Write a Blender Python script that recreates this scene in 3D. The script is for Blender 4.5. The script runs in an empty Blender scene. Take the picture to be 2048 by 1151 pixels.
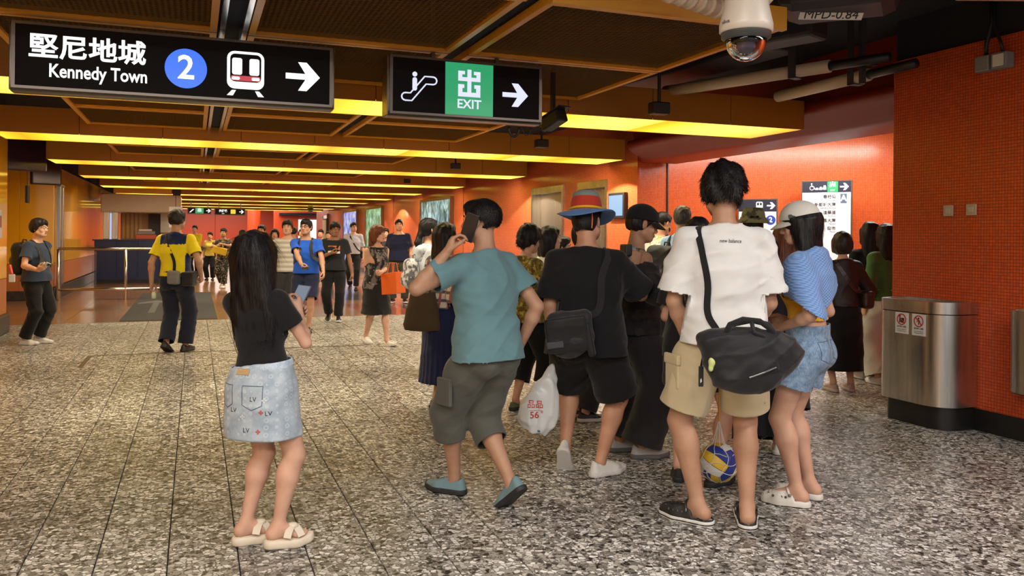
import bpy, bmesh, math, random
import numpy as np
from mathutils import Vector, Matrix
from mathutils.bvhtree import BVHTree

random.seed(7)
SC = bpy.context.scene
COL = SC.collection
PI = math.pi

# ------------------------------------------------------------------ camera, world, lights, exposure
F_PX, CAM_H, CY = 1650.0, 1.5, 470.5
TH = math.atan(634 / 1650)
CT, ST = math.cos(TH), math.sin(TH)
ROLL = 0.0086
RIGHT = Vector((CT, -ST, 0)); FWD = Vector((ST, CT, 0)); UP = Vector((0, 0, 1))

cd = bpy.data.cameras.new('camera')
cam = bpy.data.objects.new('camera', cd); COL.objects.link(cam)
cr, sr = math.cos(ROLL), math.sin(ROLL)
cx = RIGHT * cr + UP * sr
cy = UP * cr - RIGHT * sr
cz = -FWD
cam.matrix_world = Matrix(((cx.x, cy.x, cz.x, 0), (cx.y, cy.y, cz.y, 0), (cx.z, cy.z, cz.z, CAM_H), (0, 0, 0, 1)))
cd.sensor_width = 36.0
cd.lens = F_PX / 2048 * 36.0
cd.shift_x = 0.0
cd.shift_y = -(575.5 - CY) / 2048
cd.clip_start = 0.05; cd.clip_end = 300
SC.camera = cam

SC.view_settings.view_transform = 'Standard'
SC.view_settings.look = 'None'
SC.view_settings.gamma = 1.0
SC.view_settings.use_curve_mapping = False
SC.view_settings.exposure = 0.22

W = bpy.data.worlds.new('world'); SC.world = W; W.use_nodes = True
W.node_tree.nodes['Background'].inputs[0].default_value = (1.0, 0.97, 0.93, 1)
W.node_tree.nodes['Background'].inputs[1].default_value = 0.55

def area(name, loc, sx, sy, watts, col=(1, .93, .82), rot=(0, 0, 0), spread=PI):
    l = bpy.data.lights.new(name, 'AREA'); l.shape = 'RECTANGLE'; l.size = sx; l.size_y = sy
    l.energy = watts; l.color = col; l.spread = spread
    o = bpy.data.objects.new(name, l); o.location = loc; o.rotation_euler = rot; COL.objects.link(o); return o
def spot(name, loc, watts, ang, col=(1, .9, .72), rot=(0, 0, 0), blend=.25, size=.04):
    l = bpy.data.lights.new(name, 'SPOT'); l.spot_size = ang; l.spot_blend = blend; l.energy = watts; l.color = col
    l.shadow_soft_size = size
    o = bpy.data.objects.new(name, l); o.location = loc; o.rotation_euler = rot; COL.objects.link(o); return o

BEAM_V = [7.05 + 3.9 * k for k in range(10)]
# tubes in the hall behind the photographer and above the frame
for j, (u, v, w, sx, sy) in enumerate([(-1.0, -1.2, 150, 3.2, .5), (3.2, -1.2, 105, 3.2, .5), (-.4, 1.6, 105, 3.6, .4), (4.0, 1.6, 62, 2.4, .4)]):
    area('hall_tube_light', (u, v, 3.0), sx, sy, w, (1, .95, .88))
# added fill lights, hidden from view behind each luminous beam
for v in BEAM_V[:6]:
    area('beam_fill_light', (1.9, v + 1.02, 2.73), 7.6, .2, 125, (1, .90, .72))
for v in BEAM_V[6:]:
    area('beam_fill_light', (1.9, v + 1.02, 2.73), 7.6, .2, 60, (1, .86, .62))
# wash on the curved mosaic wall behind the bulkhead
area('wall_washer_light', (8.3, 9.3, 2.97), 2.6, .3, 85, (1, .93, .84), (math.radians(24), 0, math.radians(-14)))
area('passage_light', (7.9, 7.6, 3.0), 2.0, .5, 70, (1, .95, .88))
# downlights close to the lift wall (their cones make the scallops)
for v in (11.3, 14.75, 18.4, 22.2, 25.9, 29.7):
    spot('lift_wall_downlight', (5.5, v, 2.60), 170, math.radians(134), (1, .86, .68), (0, 0, 0), .06, .03)
area('far_hall_light', (2.0, 58, 4.2), 8, 12, 1500, (1, .93, .82))
area('far_hall_light', (1.0, 70, 3.9), 8, 2, 520, (1, .93, .82))

# ------------------------------------------------------------------ pixel helpers (frame of 2048 x 1151)
def ray_ab(px, py):
    x = px - 1024; y = py - CY
    return x + y * ROLL, y - x * ROLL
def atz(px, py, z=0.0):
    a, b = ray_ab(px, py); Y = F_PX * (CAM_H - z) / b
    p = RIGHT * (a * Y / F_PX) + FWD * Y; return Vector((p.x, p.y, z))
def atY(px, py, Y):
    a, b = ray_ab(px, py); p = RIGHT * (a * Y / F_PX) + FWD * Y
    return Vector((p.x, p.y, CAM_H - b * Y / F_PX))
def atu(px, py, u):
    a, b = ray_ab(px, py); Y = u / (a / F_PX * CT + ST); return atY(px, py, Y)
def atv(px, py, v):
    a, b = ray_ab(px, py); Y = v / (CT - ST * a / F_PX); return atY(px, py, Y)

# ------------------------------------------------------------------ materials
MATS = {}
def new_mat(name):
    m = bpy.data.materials.new(name); m.use_nodes = True
    nt = m.node_tree; return m, nt, nt.nodes['Principled BSDF']
def N(nt, typ, **kw):
    n = nt.nodes.new(typ)
    for k, v in kw.items(): setattr(n, k, v)
    return n
def setin(n, **kw):
    for k, v in kw.items(): n.inputs[k.replace('_', ' ')].default_value = v
def srgb(r, g, b):
    f = lambda c: (c / 255 / 12.92) if c / 255 <= .04045 else ((c / 255 + .055) / 1.055) ** 2.4
    return (f(r), f(g), f(b), 1)
def rgba(c): return (c[0], c[1], c[2], 1)
def mat(name, col, rough=.6, metal=0., noise=0., nscale=40., bump=0., bscale=60., coat=0., stretch=None, spec=.5, vary=0.):
    """plain surface: colour with optional fine grain and relief"""
    if name in MATS: return MATS[name]
    m, nt, p = new_mat(name)
    setin(p, Base_Color=rgba(col), Roughness=rough, Metallic=metal)
    p.inputs['Specular IOR Level'].default_value = spec
    if coat: p.inputs['Coat Weight'].default_value = coat; p.inputs['Coat Roughness'].default_value = .08
    if noise or bump:
        tc = N(nt, 'ShaderNodeTexCoord'); mp = N(nt, 'ShaderNodeMapping')
        nt.links.new(tc.outputs['Object'], mp.inputs[0])
        if stretch: mp.inputs['Scale'].default_value = stretch
    if noise:
        nz = N(nt, 'ShaderNodeTexNoise'); setin(nz, Scale=nscale, Detail=4.0)
        nt.links.new(mp.outputs[0], nz.inputs['Vector'])
        mx = N(nt, 'ShaderNodeMix', data_type='RGBA', blend_type='MULTIPLY'); mx.inputs[0].default_value = noise
        mx.inputs[6].default_value = rgba(col)
        rp = N(nt, 'ShaderNodeMapRange'); rp.inputs[1].default_value = .3; rp.inputs[2].default_value = .7; rp.inputs[3].default_value = .25; rp.inputs[4].default_value = 1.35
        nt.links.new(nz.outputs[0], rp.inputs[0]); nt.links.new(rp.outputs[0], mx.inputs[7]); nt.links.new(mx.outputs[2], p.inputs['Base Color'])
    if bump:
        nb = N(nt, 'ShaderNodeTexNoise'); setin(nb, Scale=bscale, Detail=3.0)
        nt.links.new(mp.outputs[0], nb.inputs['Vector'])
        b = N(nt, 'ShaderNodeBump'); b.inputs['Strength'].default_value = bump; b.inputs['Distance'].default_value = .004
        nt.links.new(nb.outputs[0], b.inputs['Height']); nt.links.new(b.outputs[0], p.inputs['Normal'])
    MATS[name] = m; return m
def emit(name, col, strength):
    if name in MATS: return MATS[name]
    m, nt, p = new_mat(name)
    setin(p, Base_Color=(0.02, .02, .02, 1), Roughness=.3)
    p.inputs['Emission Color'].default_value = rgba(col); p.inputs['Emission Strength'].default_value = strength
    MATS[name] = m; return m
def ramp(nt, stops, interp='LINEAR'):
    r = N(nt, 'ShaderNodeValToRGB'); e = r.color_ramp; e.interpolation = interp
    while len(e.elements) < len(stops): e.elements.new(.5)
    for i, (p, c) in enumerate(stops): e.elements[i].position = p; e.elements[i].color = rgba(c)
    return r

def mosaic_mat(name, c1, c2, grout, size=.025, rough=.22):
    m, nt, p = new_mat(name)
    uvn = N(nt, 'ShaderNodeUVMap')
    br = N(nt, 'ShaderNodeTexBrick'); br.offset = 0.0; br.squash = 1.0
    setin(br, Scale=1.0); br.inputs['Brick Width'].default_value = size; br.inputs['Row Height'].default_value = size
    br.inputs['Mortar Size'].default_value = size * .075; br.inputs['Mortar Smooth'].default_value = .3; br.inputs['Bias'].default_value = 0
    br.inputs['Color1'].default_value = rgba(c1); br.inputs['Color2'].default_value = rgba(c2); br.inputs['Mortar'].default_value = rgba(grout)
    nt.links.new(uvn.outputs[0], br.inputs['Vector'])
    nt.links.new(br.outputs['Color'], p.inputs['Base Color'])
    nz = N(nt, 'ShaderNodeTexNoise'); setin(nz, Scale=14.0, Detail=2.0)
    nt.links.new(uvn.outputs[0], nz.inputs['Vector'])
    mul = N(nt, 'ShaderNodeMath', operation='MULTIPLY_ADD'); mul.inputs[1].default_value = -1.0
    mm = N(nt, 'ShaderNodeMath', operation='MULTIPLY'); mm.inputs[1].default_value = .35
    nt.links.new(nz.outputs[0], mm.inputs[0]); nt.links.new(br.outputs['Fac'], mul.inputs[0]); nt.links.new(mm.outputs[0], mul.inputs[2])
    b = N(nt, 'ShaderNodeBump'); b.inputs['Strength'].default_value = .6; b.inputs['Distance'].default_value = .002
    nt.links.new(mul.outputs[0], b.inputs['Height']); nt.links.new(b.outputs[0], p.inputs['Normal'])
    setin(p, Roughness=rough); p.inputs['Specular IOR Level'].default_value = .35
    MATS[name] = m; return m

def terrazzo_mat():
    m, nt, p = new_mat('terrazzo')
    g = N(nt, 'ShaderNodeNewGeometry'); oi = N(nt, 'ShaderNodeObjectInfo')
    off = N(nt, 'ShaderNodeVectorMath', operation='SCALE'); off.inputs[0].default_value = (37., 91., 0); nt.links.new(oi.outputs['Random'], off.inputs['Scale'])
    add = N(nt, 'ShaderNodeVectorMath', operation='ADD'); nt.links.new(g.outputs['Position'], add.inputs[0]); nt.links.new(off.outputs[0], add.inputs[1])
    # slight warp for irregular chips
    wz = N(nt, 'ShaderNodeTexNoise'); setin(wz, Scale=18.0, Detail=1.0); nt.links.new(add.outputs[0], wz.inputs['Vector'])
    ws = N(nt, 'ShaderNodeVectorMath', operation='SCALE'); ws.inputs['Scale'].default_value = .03; nt.links.new(wz.outputs['Color'], ws.inputs[0])
    ad2 = N(nt, 'ShaderNodeVectorMath', operation='ADD'); nt.links.new(add.outputs[0], ad2.inputs[0]); nt.links.new(ws.outputs[0], ad2.inputs[1])
    v1 = N(nt, 'ShaderNodeTexVoronoi', feature='F1'); setin(v1, Scale=40.0); nt.links.new(ad2.outputs[0], v1.inputs['Vector'])
    ve = N(nt, 'ShaderNodeTexVoronoi', feature='DISTANCE_TO_EDGE'); setin(ve, Scale=40.0); nt.links.new(ad2.outputs[0], ve.inputs['Vector'])
    sx = N(nt, 'ShaderNodeSeparateColor'); nt.links.new(v1.outputs['Color'], sx.inputs[0])
    cr_ = ramp(nt, [(0, (.022, .020, .018)), (.12, (.06, .055, .05)), (.22, (.17, .155, .135)), (.33, (.34, .315, .28)), (.50, (.54, .515, .47)), (.70, (.74, .715, .67)), (.87, (.86, .85, .82))], 'CONSTANT')
    nt.links.new(sx.outputs[0], cr_.inputs[0])
    # matrix between chips
    gt = N(nt, 'ShaderNodeMapRange'); gt.inputs[1].default_value = .05; gt.inputs[2].default_value = .13
    # chip size varies: some chips shrink to nothing
    sub = N(nt, 'ShaderNodeMath', operation='MULTIPLY_ADD'); sub.inputs[1].default_value = -.16; nt.links.new(sx.outputs[1], sub.inputs[0]); nt.links.new(ve.outputs['Distance'], sub.inputs[2])
    ad3 = N(nt, 'ShaderNodeMath', operation='ADD'); ad3.inputs[1].default_value = .06; nt.links.new(sub.outputs[0], ad3.inputs[0])
    nt.links.new(ad3.outputs[0], gt.inputs[0])
    v2 = N(nt, 'ShaderNodeTexVoronoi', feature='F1'); setin(v2, Scale=150.0); nt.links.new(add.outputs[0], v2.inputs['Vector'])
    s2 = N(nt, 'ShaderNodeSeparateColor'); nt.links.new(v2.outputs['Color'], s2.inputs[0])
    r2 = ramp(nt, [(0, (.06, .056, .05)), (.25, (.16, .148, .132)), (.6, (.28, .262, .238)), (.85, (.48, .46, .43))], 'CONSTANT'); nt.links.new(s2.outputs[0], r2.inputs[0])
    mx = N(nt, 'ShaderNodeMix', data_type='RGBA'); nt.links.new(gt.outputs[0], mx.inputs[0]); nt.links.new(r2.outputs[0], mx.inputs[6]); nt.links.new(cr_.outputs[0], mx.inputs[7])
    # broad tone variation, per-slab tone
    nz = N(nt, 'ShaderNodeTexNoise'); setin(nz, Scale=.9, Detail=3.0); nt.links.new(g.outputs['Position'], nz.inputs['Vector'])
    mr = N(nt, 'ShaderNodeMapRange'); mr.inputs[1].default_value = .35; mr.inputs[2].default_value = .65; mr.inputs[3].default_value = .80; mr.inputs[4].default_value = 1.1; nt.links.new(nz.outputs[0], mr.inputs[0])
    pm = N(nt, 'ShaderNodeMapRange'); pm.inputs[3].default_value = .88; pm.inputs[4].default_value = 1.08; nt.links.new(oi.outputs['Random'], pm.inputs[0])
    ml = N(nt, 'ShaderNodeMath', operation='MULTIPLY'); nt.links.new(mr.outputs[0], ml.inputs[0]); nt.links.new(pm.outputs[0], ml.inputs[1])
    m2 = N(nt, 'ShaderNodeMix', data_type='RGBA', blend_type='MULTIPLY'); m2.inputs[0].default_value = 1; nt.links.new(mx.outputs[2], m2.inputs[6]); nt.links.new(ml.outputs[0], m2.inputs[7])
    nt.links.new(m2.outputs[2], p.inputs['Base Color'])
    rr = N(nt, 'ShaderNodeMapRange'); rr.inputs[3].default_value = .27; rr.inputs[4].default_value = .44; p.inputs['Specular IOR Level'].default_value = .38; nt.links.new(nz.outputs[0], rr.inputs[0]); nt.links.new(rr.outputs[0], p.inputs['Roughness'])
    MATS['terrazzo'] = m; return m

def cloth(name, c1, pattern='plain', c2=None, c3=None, scale=1., rough=.88, sheen=.15):
    """fabric with weave relief and an optional print, in the garment's own coordinates"""
    if name in MATS: return MATS[name]
    m, nt, p = new_mat(name); setin(p, Roughness=rough, Base_Color=rgba(c1)); p.inputs['Specular IOR Level'].default_value = .25
    p.inputs['Sheen Weight'].default_value = sheen
    tc = N(nt, 'ShaderNodeTexCoord'); O = tc.outputs['Object']
    L = nt.links.new
    def mixn(fac, a, b):
        x = N(nt, 'ShaderNodeMix', data_type='RGBA'); L(fac, x.inputs[0])
        for i, q in ((6, a), (7, b)):
            if isinstance(q, tuple): x.inputs[i].default_value = rgba(q)
            else: L(q, x.inputs[i])
        return x.outputs[2]
    def noise(s, detail=3., stretch=None):
        n = N(nt, 'ShaderNodeTexNoise'); setin(n, Scale=s, Detail=detail)
        if stretch:
            mp = N(nt, 'ShaderNodeMapping'); mp.inputs['Scale'].default_value = stretch; L(O, mp.inputs[0]); L(mp.outputs[0], n.inputs['Vector'])
        else: L(O, n.inputs['Vector'])
        return n.outputs[0]
    def step(x, lo, hi):
        r = N(nt, 'ShaderNodeMapRange'); r.inputs[1].default_value = lo; r.inputs[2].default_value = hi; L(x, r.inputs[0]); return r.outputs[0]
    out = None; bumpsrc = None; bstr = .25
    sep = N(nt, 'ShaderNodeSeparateXYZ'); L(O, sep.inputs[0])
    def sine(comp, freq, lo=-.2, hi=.2):
        a = N(nt, 'ShaderNodeMath', operation='MULTIPLY'); a.inputs[1].default_value = freq * 2 * PI; L(sep.outputs[comp], a.inputs[0])
        b = N(nt, 'ShaderNodeMath', operation='SINE'); L(a.outputs[0], b.inputs[0]); return step(b.outputs[0], lo, hi), b.outputs[0]
    if pattern == 'denim':
        n1 = noise(30 * scale, 5); out = mixn(step(n1, .35, .68), c1, c2)
        n3 = noise(500, 2, (1, 1, .12)); out = mixn(step(n3, .52, .72), out, tuple(min(1, c * 1.5) for c in c2[:3]))
        bumpsrc = n3; bstr = .35
    elif pattern == 'monogram':
        n1 = noise(16 * scale, 5); base = mixn(step(n1, .35, .66), c1, c2)
        v = N(nt, 'ShaderNodeTexVoronoi', feature='F1'); setin(v, Scale=30.0); v.inputs['Randomness'].default_value = .12; L(O, v.inputs['Vector'])
        inv = N(nt, 'ShaderNodeMath', operation='SUBTRACT'); inv.inputs[0].default_value = .27; L(v.outputs['Distance'], inv.inputs[1])
        ab = N(nt, 'ShaderNodeMath', operation='ABSOLUTE'); L(inv.outputs[0], ab.inputs[0])
        lt = N(nt, 'ShaderNodeMath', operation='LESS_THAN'); lt.inputs[1].default_value = .075; L(ab.outputs[0], lt.inputs[0])
        sc_ = N(nt, 'ShaderNodeMath', operation='MULTIPLY'); sc_.inputs[1].default_value = .55; L(lt.outputs[0], sc_.inputs[0])
        out = mixn(sc_.outputs[0], base, c3); bumpsrc = noise(400, 2); bstr = .3
    elif pattern == 'blotch':
        out = mixn(step(noise(16 * scale, 3), .48, .54), c1, c2)
        if c3: out = mixn(step(noise(27 * scale, 2, (1, 1.3, .8)), .56, .61), out, c3)
    elif pattern == 'streak':
        out = mixn(step(noise(9 * scale, 5, (1.6, 1.6, .9)), .5, .58), c1, c2)
        if c3: out = mixn(step(noise(22 * scale, 4), .6, .66), out, c3)
    elif pattern == 'spots':
        v = N(nt, 'ShaderNodeTexVoronoi', feature='F1'); setin(v, Scale=34. * scale); L(O, v.inputs['Vector'])
        out = mixn(step(v.outputs['Distance'], .34, .42), c2, c1)
    elif pattern == 'stripe':
        s, raw = sine('Z', 16 * scale); out = mixn(s, c1, c2)
    elif pattern == 'plaid':
        s1, _ = sine('Z', 14 * scale, .35, .6); s2, _ = sine('X', 14 * scale, .35, .6); s3, _ = sine('Y', 14 * scale, .35, .6)
        out = mixn(s1, c1, c2); out = mixn(s2, out, c3); out = mixn(s3, out, c2)
    elif pattern == 'knit':
        w1, r1 = sine('Z', 58 * scale, -1, 1); w2, r2 = sine('X', 42 * scale, -1, 1)
        mu = N(nt, 'ShaderNodeMath', operation='MULTIPLY'); L(r1, mu.inputs[0]); L(r2, mu.inputs[1])
        out = mixn(step(mu.outputs[0], -.6, .6), c2, c1); bumpsrc = mu.outputs[0]; bstr = .8
    elif pattern == 'sprig':
        out = mixn(step(noise(24 * scale, 2, (1, 1, .6)), .60, .63), c1, c2)
        if c3: out = mixn(step(noise(30 * scale, 2, (1.2, .8, .7)), .64, .67), out, c3)
    else:
        out = mixn(step(noise(7, 4), .2, .8), tuple(c * .9 for c in c1[:3]), tuple(min(1, c * 1.08) for c in c1[:3]))
    L(out, p.inputs['Base Color'])
    b = N(nt, 'ShaderNodeBump'); b.inputs['Strength'].default_value = bstr; b.inputs['Distance'].default_value = .003
    if bumpsrc is None: bumpsrc = noise(22, 5)
    L(bumpsrc, b.inputs['Height']); L(b.outputs[0], p.inputs['Normal'])
    MATS[name] = m; return m

def hair_mat(name, col, col2, rough=.38):
    if name in MATS: return MATS[name]
    m, nt, p = new_mat(name)
    tc = N(nt, 'ShaderNodeTexCoord'); mp = N(nt, 'ShaderNodeMapping'); mp.inputs['Scale'].default_value = (1, 1, .035); nt.links.new(tc.outputs['Object'], mp.inputs[0])
    nz = N(nt, 'ShaderNodeTexNoise'); setin(nz, Scale=220.0, Detail=4.0); nt.links.new(mp.outputs[0], nz.inputs['Vector'])
    r = ramp(nt, [(.4, col), (.68, col2)]); nt.links.new(nz.outputs[0], r.inputs[0]); nt.links.new(r.outputs[0], p.inputs['Base Color'])
    b = N(nt, 'ShaderNodeBump'); b.inputs['Strength'].default_value = .5; b.inputs['Distance'].default_value = .004
    nt.links.new(nz.outputs[0], b.inputs['Height']); nt.links.new(b.outputs[0], p.inputs['Normal'])
    setin(p, Roughness=rough); p.inputs['Specular IOR Level'].default_value = .26
    MATS[name] = m; return m
def skin_mat(name, col):
    if name in MATS: return MATS[name]
    m, nt, p = new_mat(name)
    tc = N(nt, 'ShaderNodeTexCoord')
    nz = N(nt, 'ShaderNodeTexNoise'); setin(nz, Scale=9.0, Detail=4.0); nt.links.new(tc.outputs['Object'], nz.inputs['Vector'])
    r = ramp(nt, [(.3, (col[0] * .86, col[1] * .80, col[2] * .78)), (.7, (min(1, col[0] * 1.06), col[1] * 1.06, col[2] * 1.06))])
    nt.links.new(nz.outputs[0], r.inputs[0]); nt.links.new(r.outputs[0], p.inputs['Base Color'])
    setin(p, Roughness=.5); p.inputs['Specular IOR Level'].default_value = .4
    p.inputs['Subsurface Weight'].default_value = .08; p.inputs['Subsurface Radius'].default_value = (.012, .005, .003); p.inputs['Subsurface Scale'].default_value = 1.0
    MATS[name] = m; return m

# ------------------------------------------------------------------ objects and tags
def link(name, me, parent=None, m=None, loc=None, rot=None, smooth=False):
    o = bpy.data.objects.new(name, me); COL.objects.link(o)
    if parent is not None: o.parent = parent
    if m is not None:
        for x in (m if isinstance(m, (list, tuple)) else [m]): me.materials.append(x)
    if loc is not None: o.location = loc
    if rot is not None: o.rotation_euler = rot
    if smooth: me.polygons.foreach_set('use_smooth', [True] * len(me.polygons))
    return o
def tag(o, label=None, cat=None, group=None, kind=None):
    if label: o['label'] = label
    if cat: o['category'] = cat
    if group: o['group'] = group
    if kind: o['kind'] = kind
    return o
def empty(name, loc=(0, 0, 0), rz=0.):
    o = bpy.data.objects.new(name, None); COL.objects.link(o); o.location = loc; o.rotation_euler = (0, 0, rz)
    o.empty_display_size = .1; return o
def struct(o): o['kind'] = 'structure'; return o
def copy_tree(o, parent=None):
    c = o.copy(); COL.objects.link(c)
    if parent is not None: c.parent = parent
    for ch in list(o.children): copy_tree(ch, c)
    return c

class MB:
    """collects simple solids and links them as one mesh object"""
    def __init__(s): s.v = []; s.f = []; s.mi = []; s.cur = 0; s.uv = None
    def add(s, vs, fs):
        b = len(s.v); s.v += [tuple(v) for v in vs]
        for f in fs: s.f.append([b + i for i in f]); s.mi.append(s.cur)
    def box(s, x0, y0, z0, x1, y1, z1, M=None):
        vs = [Vector((x, y, z)) for z in (z0, z1) for y in (y0, y1) for x in (x0, x1)]
        if M is not None: vs = [M @ v for v in vs]
        s.add(vs, [(0, 2, 3, 1), (4, 5, 7, 6), (0, 1, 5, 4), (2, 6, 7, 3), (0, 4, 6, 2), (1, 3, 7, 5)]); return s
    def bbox(s, x0, y0, z0, x1, y1, z1, r=.01, M=None):
        """box with bevelled edges"""
        bm = bmesh.new(); bmesh.ops.create_cube(bm, size=1)
        for v in bm.verts: v.co = Vector((x0 + (v.co.x + .5) * (x1 - x0), y0 + (v.co.y + .5) * (y1 - y0), z0 + (v.co.z + .5) * (z1 - z0)))
        bmesh.ops.bevel(bm, geom=bm.edges[:], offset=r, segments=2, affect='EDGES', profile=.5)
        bm.verts.index_update()
        s.add([(M @ v.co if M is not None else v.co.copy()) for v in bm.verts], [[v.index for v in f.verts] for f in bm.faces]); bm.free(); return s
    def prism(s, pts, M, d):
        """polygon pts (x, y) in the plane of M, extruded from 0 to d along its z"""
        n = len(pts); vs = [M @ Vector((p[0], p[1], 0)) for p in pts] + [M @ Vector((p[0], p[1], d)) for p in pts]
        s.add(vs, [list(range(n))[::-1], list(range(n, 2 * n))] + [(i, (i + 1) % n, n + (i + 1) % n, n + i) for i in range(n)]); return s
    def tube(s, pts, r, n=8, closed=False, caps=True):
        pts = [Vector(p) for p in pts]; rs = r if isinstance(r, (list, tuple)) else [r] * len(pts)
        rings = []; up = None
        for i, p in enumerate(pts):
            a = pts[i - 1] if (i > 0 or closed) else p; b = pts[(i + 1) % len(pts)] if (i < len(pts) - 1 or closed) else p
            t = (b - a).normalized()
            if up is None: up = Vector((0, 0, 1)) if abs(t.z) < .9 else Vector((1, 0, 0))
            x = t.cross(up).normalized(); y = x.cross(t).normalized(); up = y
            rings.append([p + x * rs[i] * math.cos(2 * PI * k / n) + y * rs[i] * math.sin(2 * PI * k / n) for k in range(n)])
        m = len(rings); fs = []
        for i in range(m if closed else m - 1):
            j = (i + 1) % m
            for k in range(n): fs.append((i * n + k, j * n + k, j * n + (k + 1) % n, i * n + (k + 1) % n))
        if caps and not closed: fs += [list(range(n)), list(range((m - 1) * n, m * n))[::-1]]
        s.add([v for rg in rings for v in rg], fs); return s
    def lathe(s, prof, n=24, M=None, a0=0., a1=2 * PI):
        """profile (r, z) turned about z"""
        full = abs(a1 - a0 - 2 * PI) < 1e-6; cnt = n if full else n + 1
        vs = []
        for r, z in prof:
            for k in range(cnt):
                a = a0 + (a1 - a0) * k / n; v = Vector((r * math.cos(a), r * math.sin(a), z)); vs.append(M @ v if M is not None else v)
        fs = []
        for i in range(len(prof) - 1):
            for k in range(n): fs.append((i * cnt + k, i * cnt + (k + 1) % cnt, (i + 1) * cnt + (k + 1) % cnt, (i + 1) * cnt + k))
        s.add(vs, fs); return s
    def quad(s, a, b, c, d): s.add([a, b, c, d], [(0, 1, 2, 3)]); return s
    def mesh(s, name):
        me = bpy.data.meshes.new(name); me.from_pydata(s.v, [], s.f); me.update()
        if any(s.mi): me.polygons.foreach_set('material_index', s.mi)
        return me
    def build(s, name, m, parent=None, loc=None, rot=None, smooth=False):
        return link(name, s.mesh(name), parent, m, loc, rot, smooth)

def auto_smooth(o, ang=40):
    me = o.data; bm = bmesh.new(); bm.from_mesh(me)
    bmesh.ops.remove_doubles(bm, verts=bm.verts[:], dist=1e-5)
    bmesh.ops.recalc_face_normals(bm, faces=bm.faces[:])
    for f in bm.faces: f.smooth = True
    for e in bm.edges:
        if len(e.link_faces) == 2 and e.calc_face_angle(0) > math.radians(ang): e.smooth = False
    bm.to_mesh(me); bm.free(); return o

def uv_strip(name, path, z0, z1, m, parent=None, zs=None, flip=False):
    """a wall skin along a plan path [(x, y)] with UV in metres"""
    zs = zs or [z0, z1]; vs = []; fs = []; uvs = []; d = [0]
    for i in range(1, len(path)): d.append(d[-1] + math.dist(path[i - 1], path[i]))
    nz = len(zs)
    for i, p in enumerate(path):
        for z in zs: vs.append((p[0], p[1], z))
    me = bpy.data.meshes.new(name); L = []
    for i in range(len(path) - 1):
        for j in range(nz - 1):
            q = [(i, j), (i + 1, j), (i + 1, j + 1), (i, j + 1)]
            if flip: q = q[::-1]
            fs.append([a * nz + b for a, b in q]); L += [(d[a], zs[b]) for a, b in q]
    me.from_pydata(vs, [], fs); ul = me.uv_layers.new(name='uv')
    for k, (a, b) in enumerate(L): ul.data[k].uv = (a, b)
    me.update()
    return link(name, me, parent, m)

def text_mesh(body, size, bold=0., align='CENTER', extrude=.0, width=None, shear=0., bevel=0.):
    c = bpy.data.curves.new('lettering', 'FONT'); c.body = body; c.size = size; c.align_x = align; c.align_y = 'CENTER'
    c.offset = 0 if bevel else bold; c.bevel_depth = bevel; c.bevel_resolution = 0; c.extrude = extrude; c.resolution_u = 3; c.shear = shear
    o = bpy.data.objects.new('lettering', c); COL.objects.link(o)
    bpy.context.view_layer.update()
    me = bpy.data.meshes.new_from_object(o.evaluated_get(bpy.context.evaluated_depsgraph_get()))
    bpy.data.objects.remove(o); bpy.data.curves.remove(c)
    if width:
        co = np.empty(len(me.vertices) * 3); me.vertices.foreach_get('co', co); co = co.reshape(-1, 3)
        w = co[:, 0].max() - co[:, 0].min(); co[:, 0] *= width / max(w, 1e-6); me.vertices.foreach_set('co', co.ravel())
    return me
def put_text(name, body, size, M, m, parent=None, bold=0., align='CENTER', extrude=.0015, width=None, bevel=0.):
    me = text_mesh(body, size, bold, align, extrude, width, 0., bevel)
    me.transform(M); me.name = name
    me.materials.clear()
    return link(name, me, parent, m)
def face_M(origin, xdir, nrm):
    """matrix whose x runs along xdir, z out along nrm"""
    x = Vector(xdir).normalized(); z = Vector(nrm).normalized(); y = z.cross(x)
    o = Vector(origin)
    return Matrix(((x.x, y.x, z.x, o.x), (x.y, y.y, z.y, o.y), (x.z, y.z, z.z, o.z), (0, 0, 0, 1)))
def disc(r, n=24, cx=0, cy=0, rx=None): return [(cx + (rx or r) * math.cos(2 * PI * k / n), cy + r * math.sin(2 * PI * k / n)) for k in range(n)]
def rrect(x0, y0, x1, y1, r, n=5):
    pts = []
    for cx_, cy_, a0 in ((x1 - r, y0 + r, -PI / 2), (x1 - r, y1 - r, 0), (x0 + r, y1 - r, PI / 2), (x0 + r, y0 + r, PI)):
        for k in range(n + 1): a = a0 + PI / 2 * k / n; pts.append((cx_ + r * math.cos(a), cy_ + r * math.sin(a)))
    return pts
# ------------------------------------------------------------------ shared surface materials
RED = mosaic_mat('red_mosaic', (.74, .135, .036), (.63, .105, .028), (.26, .05, .02))
REDP = mosaic_mat('pillar_mosaic', (.64, .095, .022), (.53, .072, .018), (.17, .028, .012), rough=.3)
REDL = mosaic_mat('lift_mosaic', (.66, .145, .05), (.57, .12, .04), (.26, .05, .02), rough=.2)
REDS = mat('red_smooth', (.22, .020, .009), rough=.42, bump=.1, bscale=6)
ORANGE = mat('orange_panel', (.55, .19, .055), rough=.32)
YEL = mat('yellow_enamel', (.92, .46, .012), rough=.09, bump=.22, bscale=3.2, spec=.6)
YELM = mat('yellow_metal', (.68, .32, .018), rough=.38)
FASC = mat('fascia_paint', (.40, .165, .012), rough=.42)
MESHM = mat('mesh_paint', (.62, .42, .18), rough=.4)
BLACK = mat('black_paint', (.012, .012, .014), rough=.45)
DARK = mat('plenum_dark', (.010, .010, .016), rough=.9)
DUCT = mat('duct_dark', (.035, .033, .040), rough=.55)
SKIRT = mat('skirting_stone', (.055, .05, .048), rough=.35, noise=.5, nscale=12)
SKIRTB = mat('skirting_black', (.012, .011, .011), rough=.3)
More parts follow.
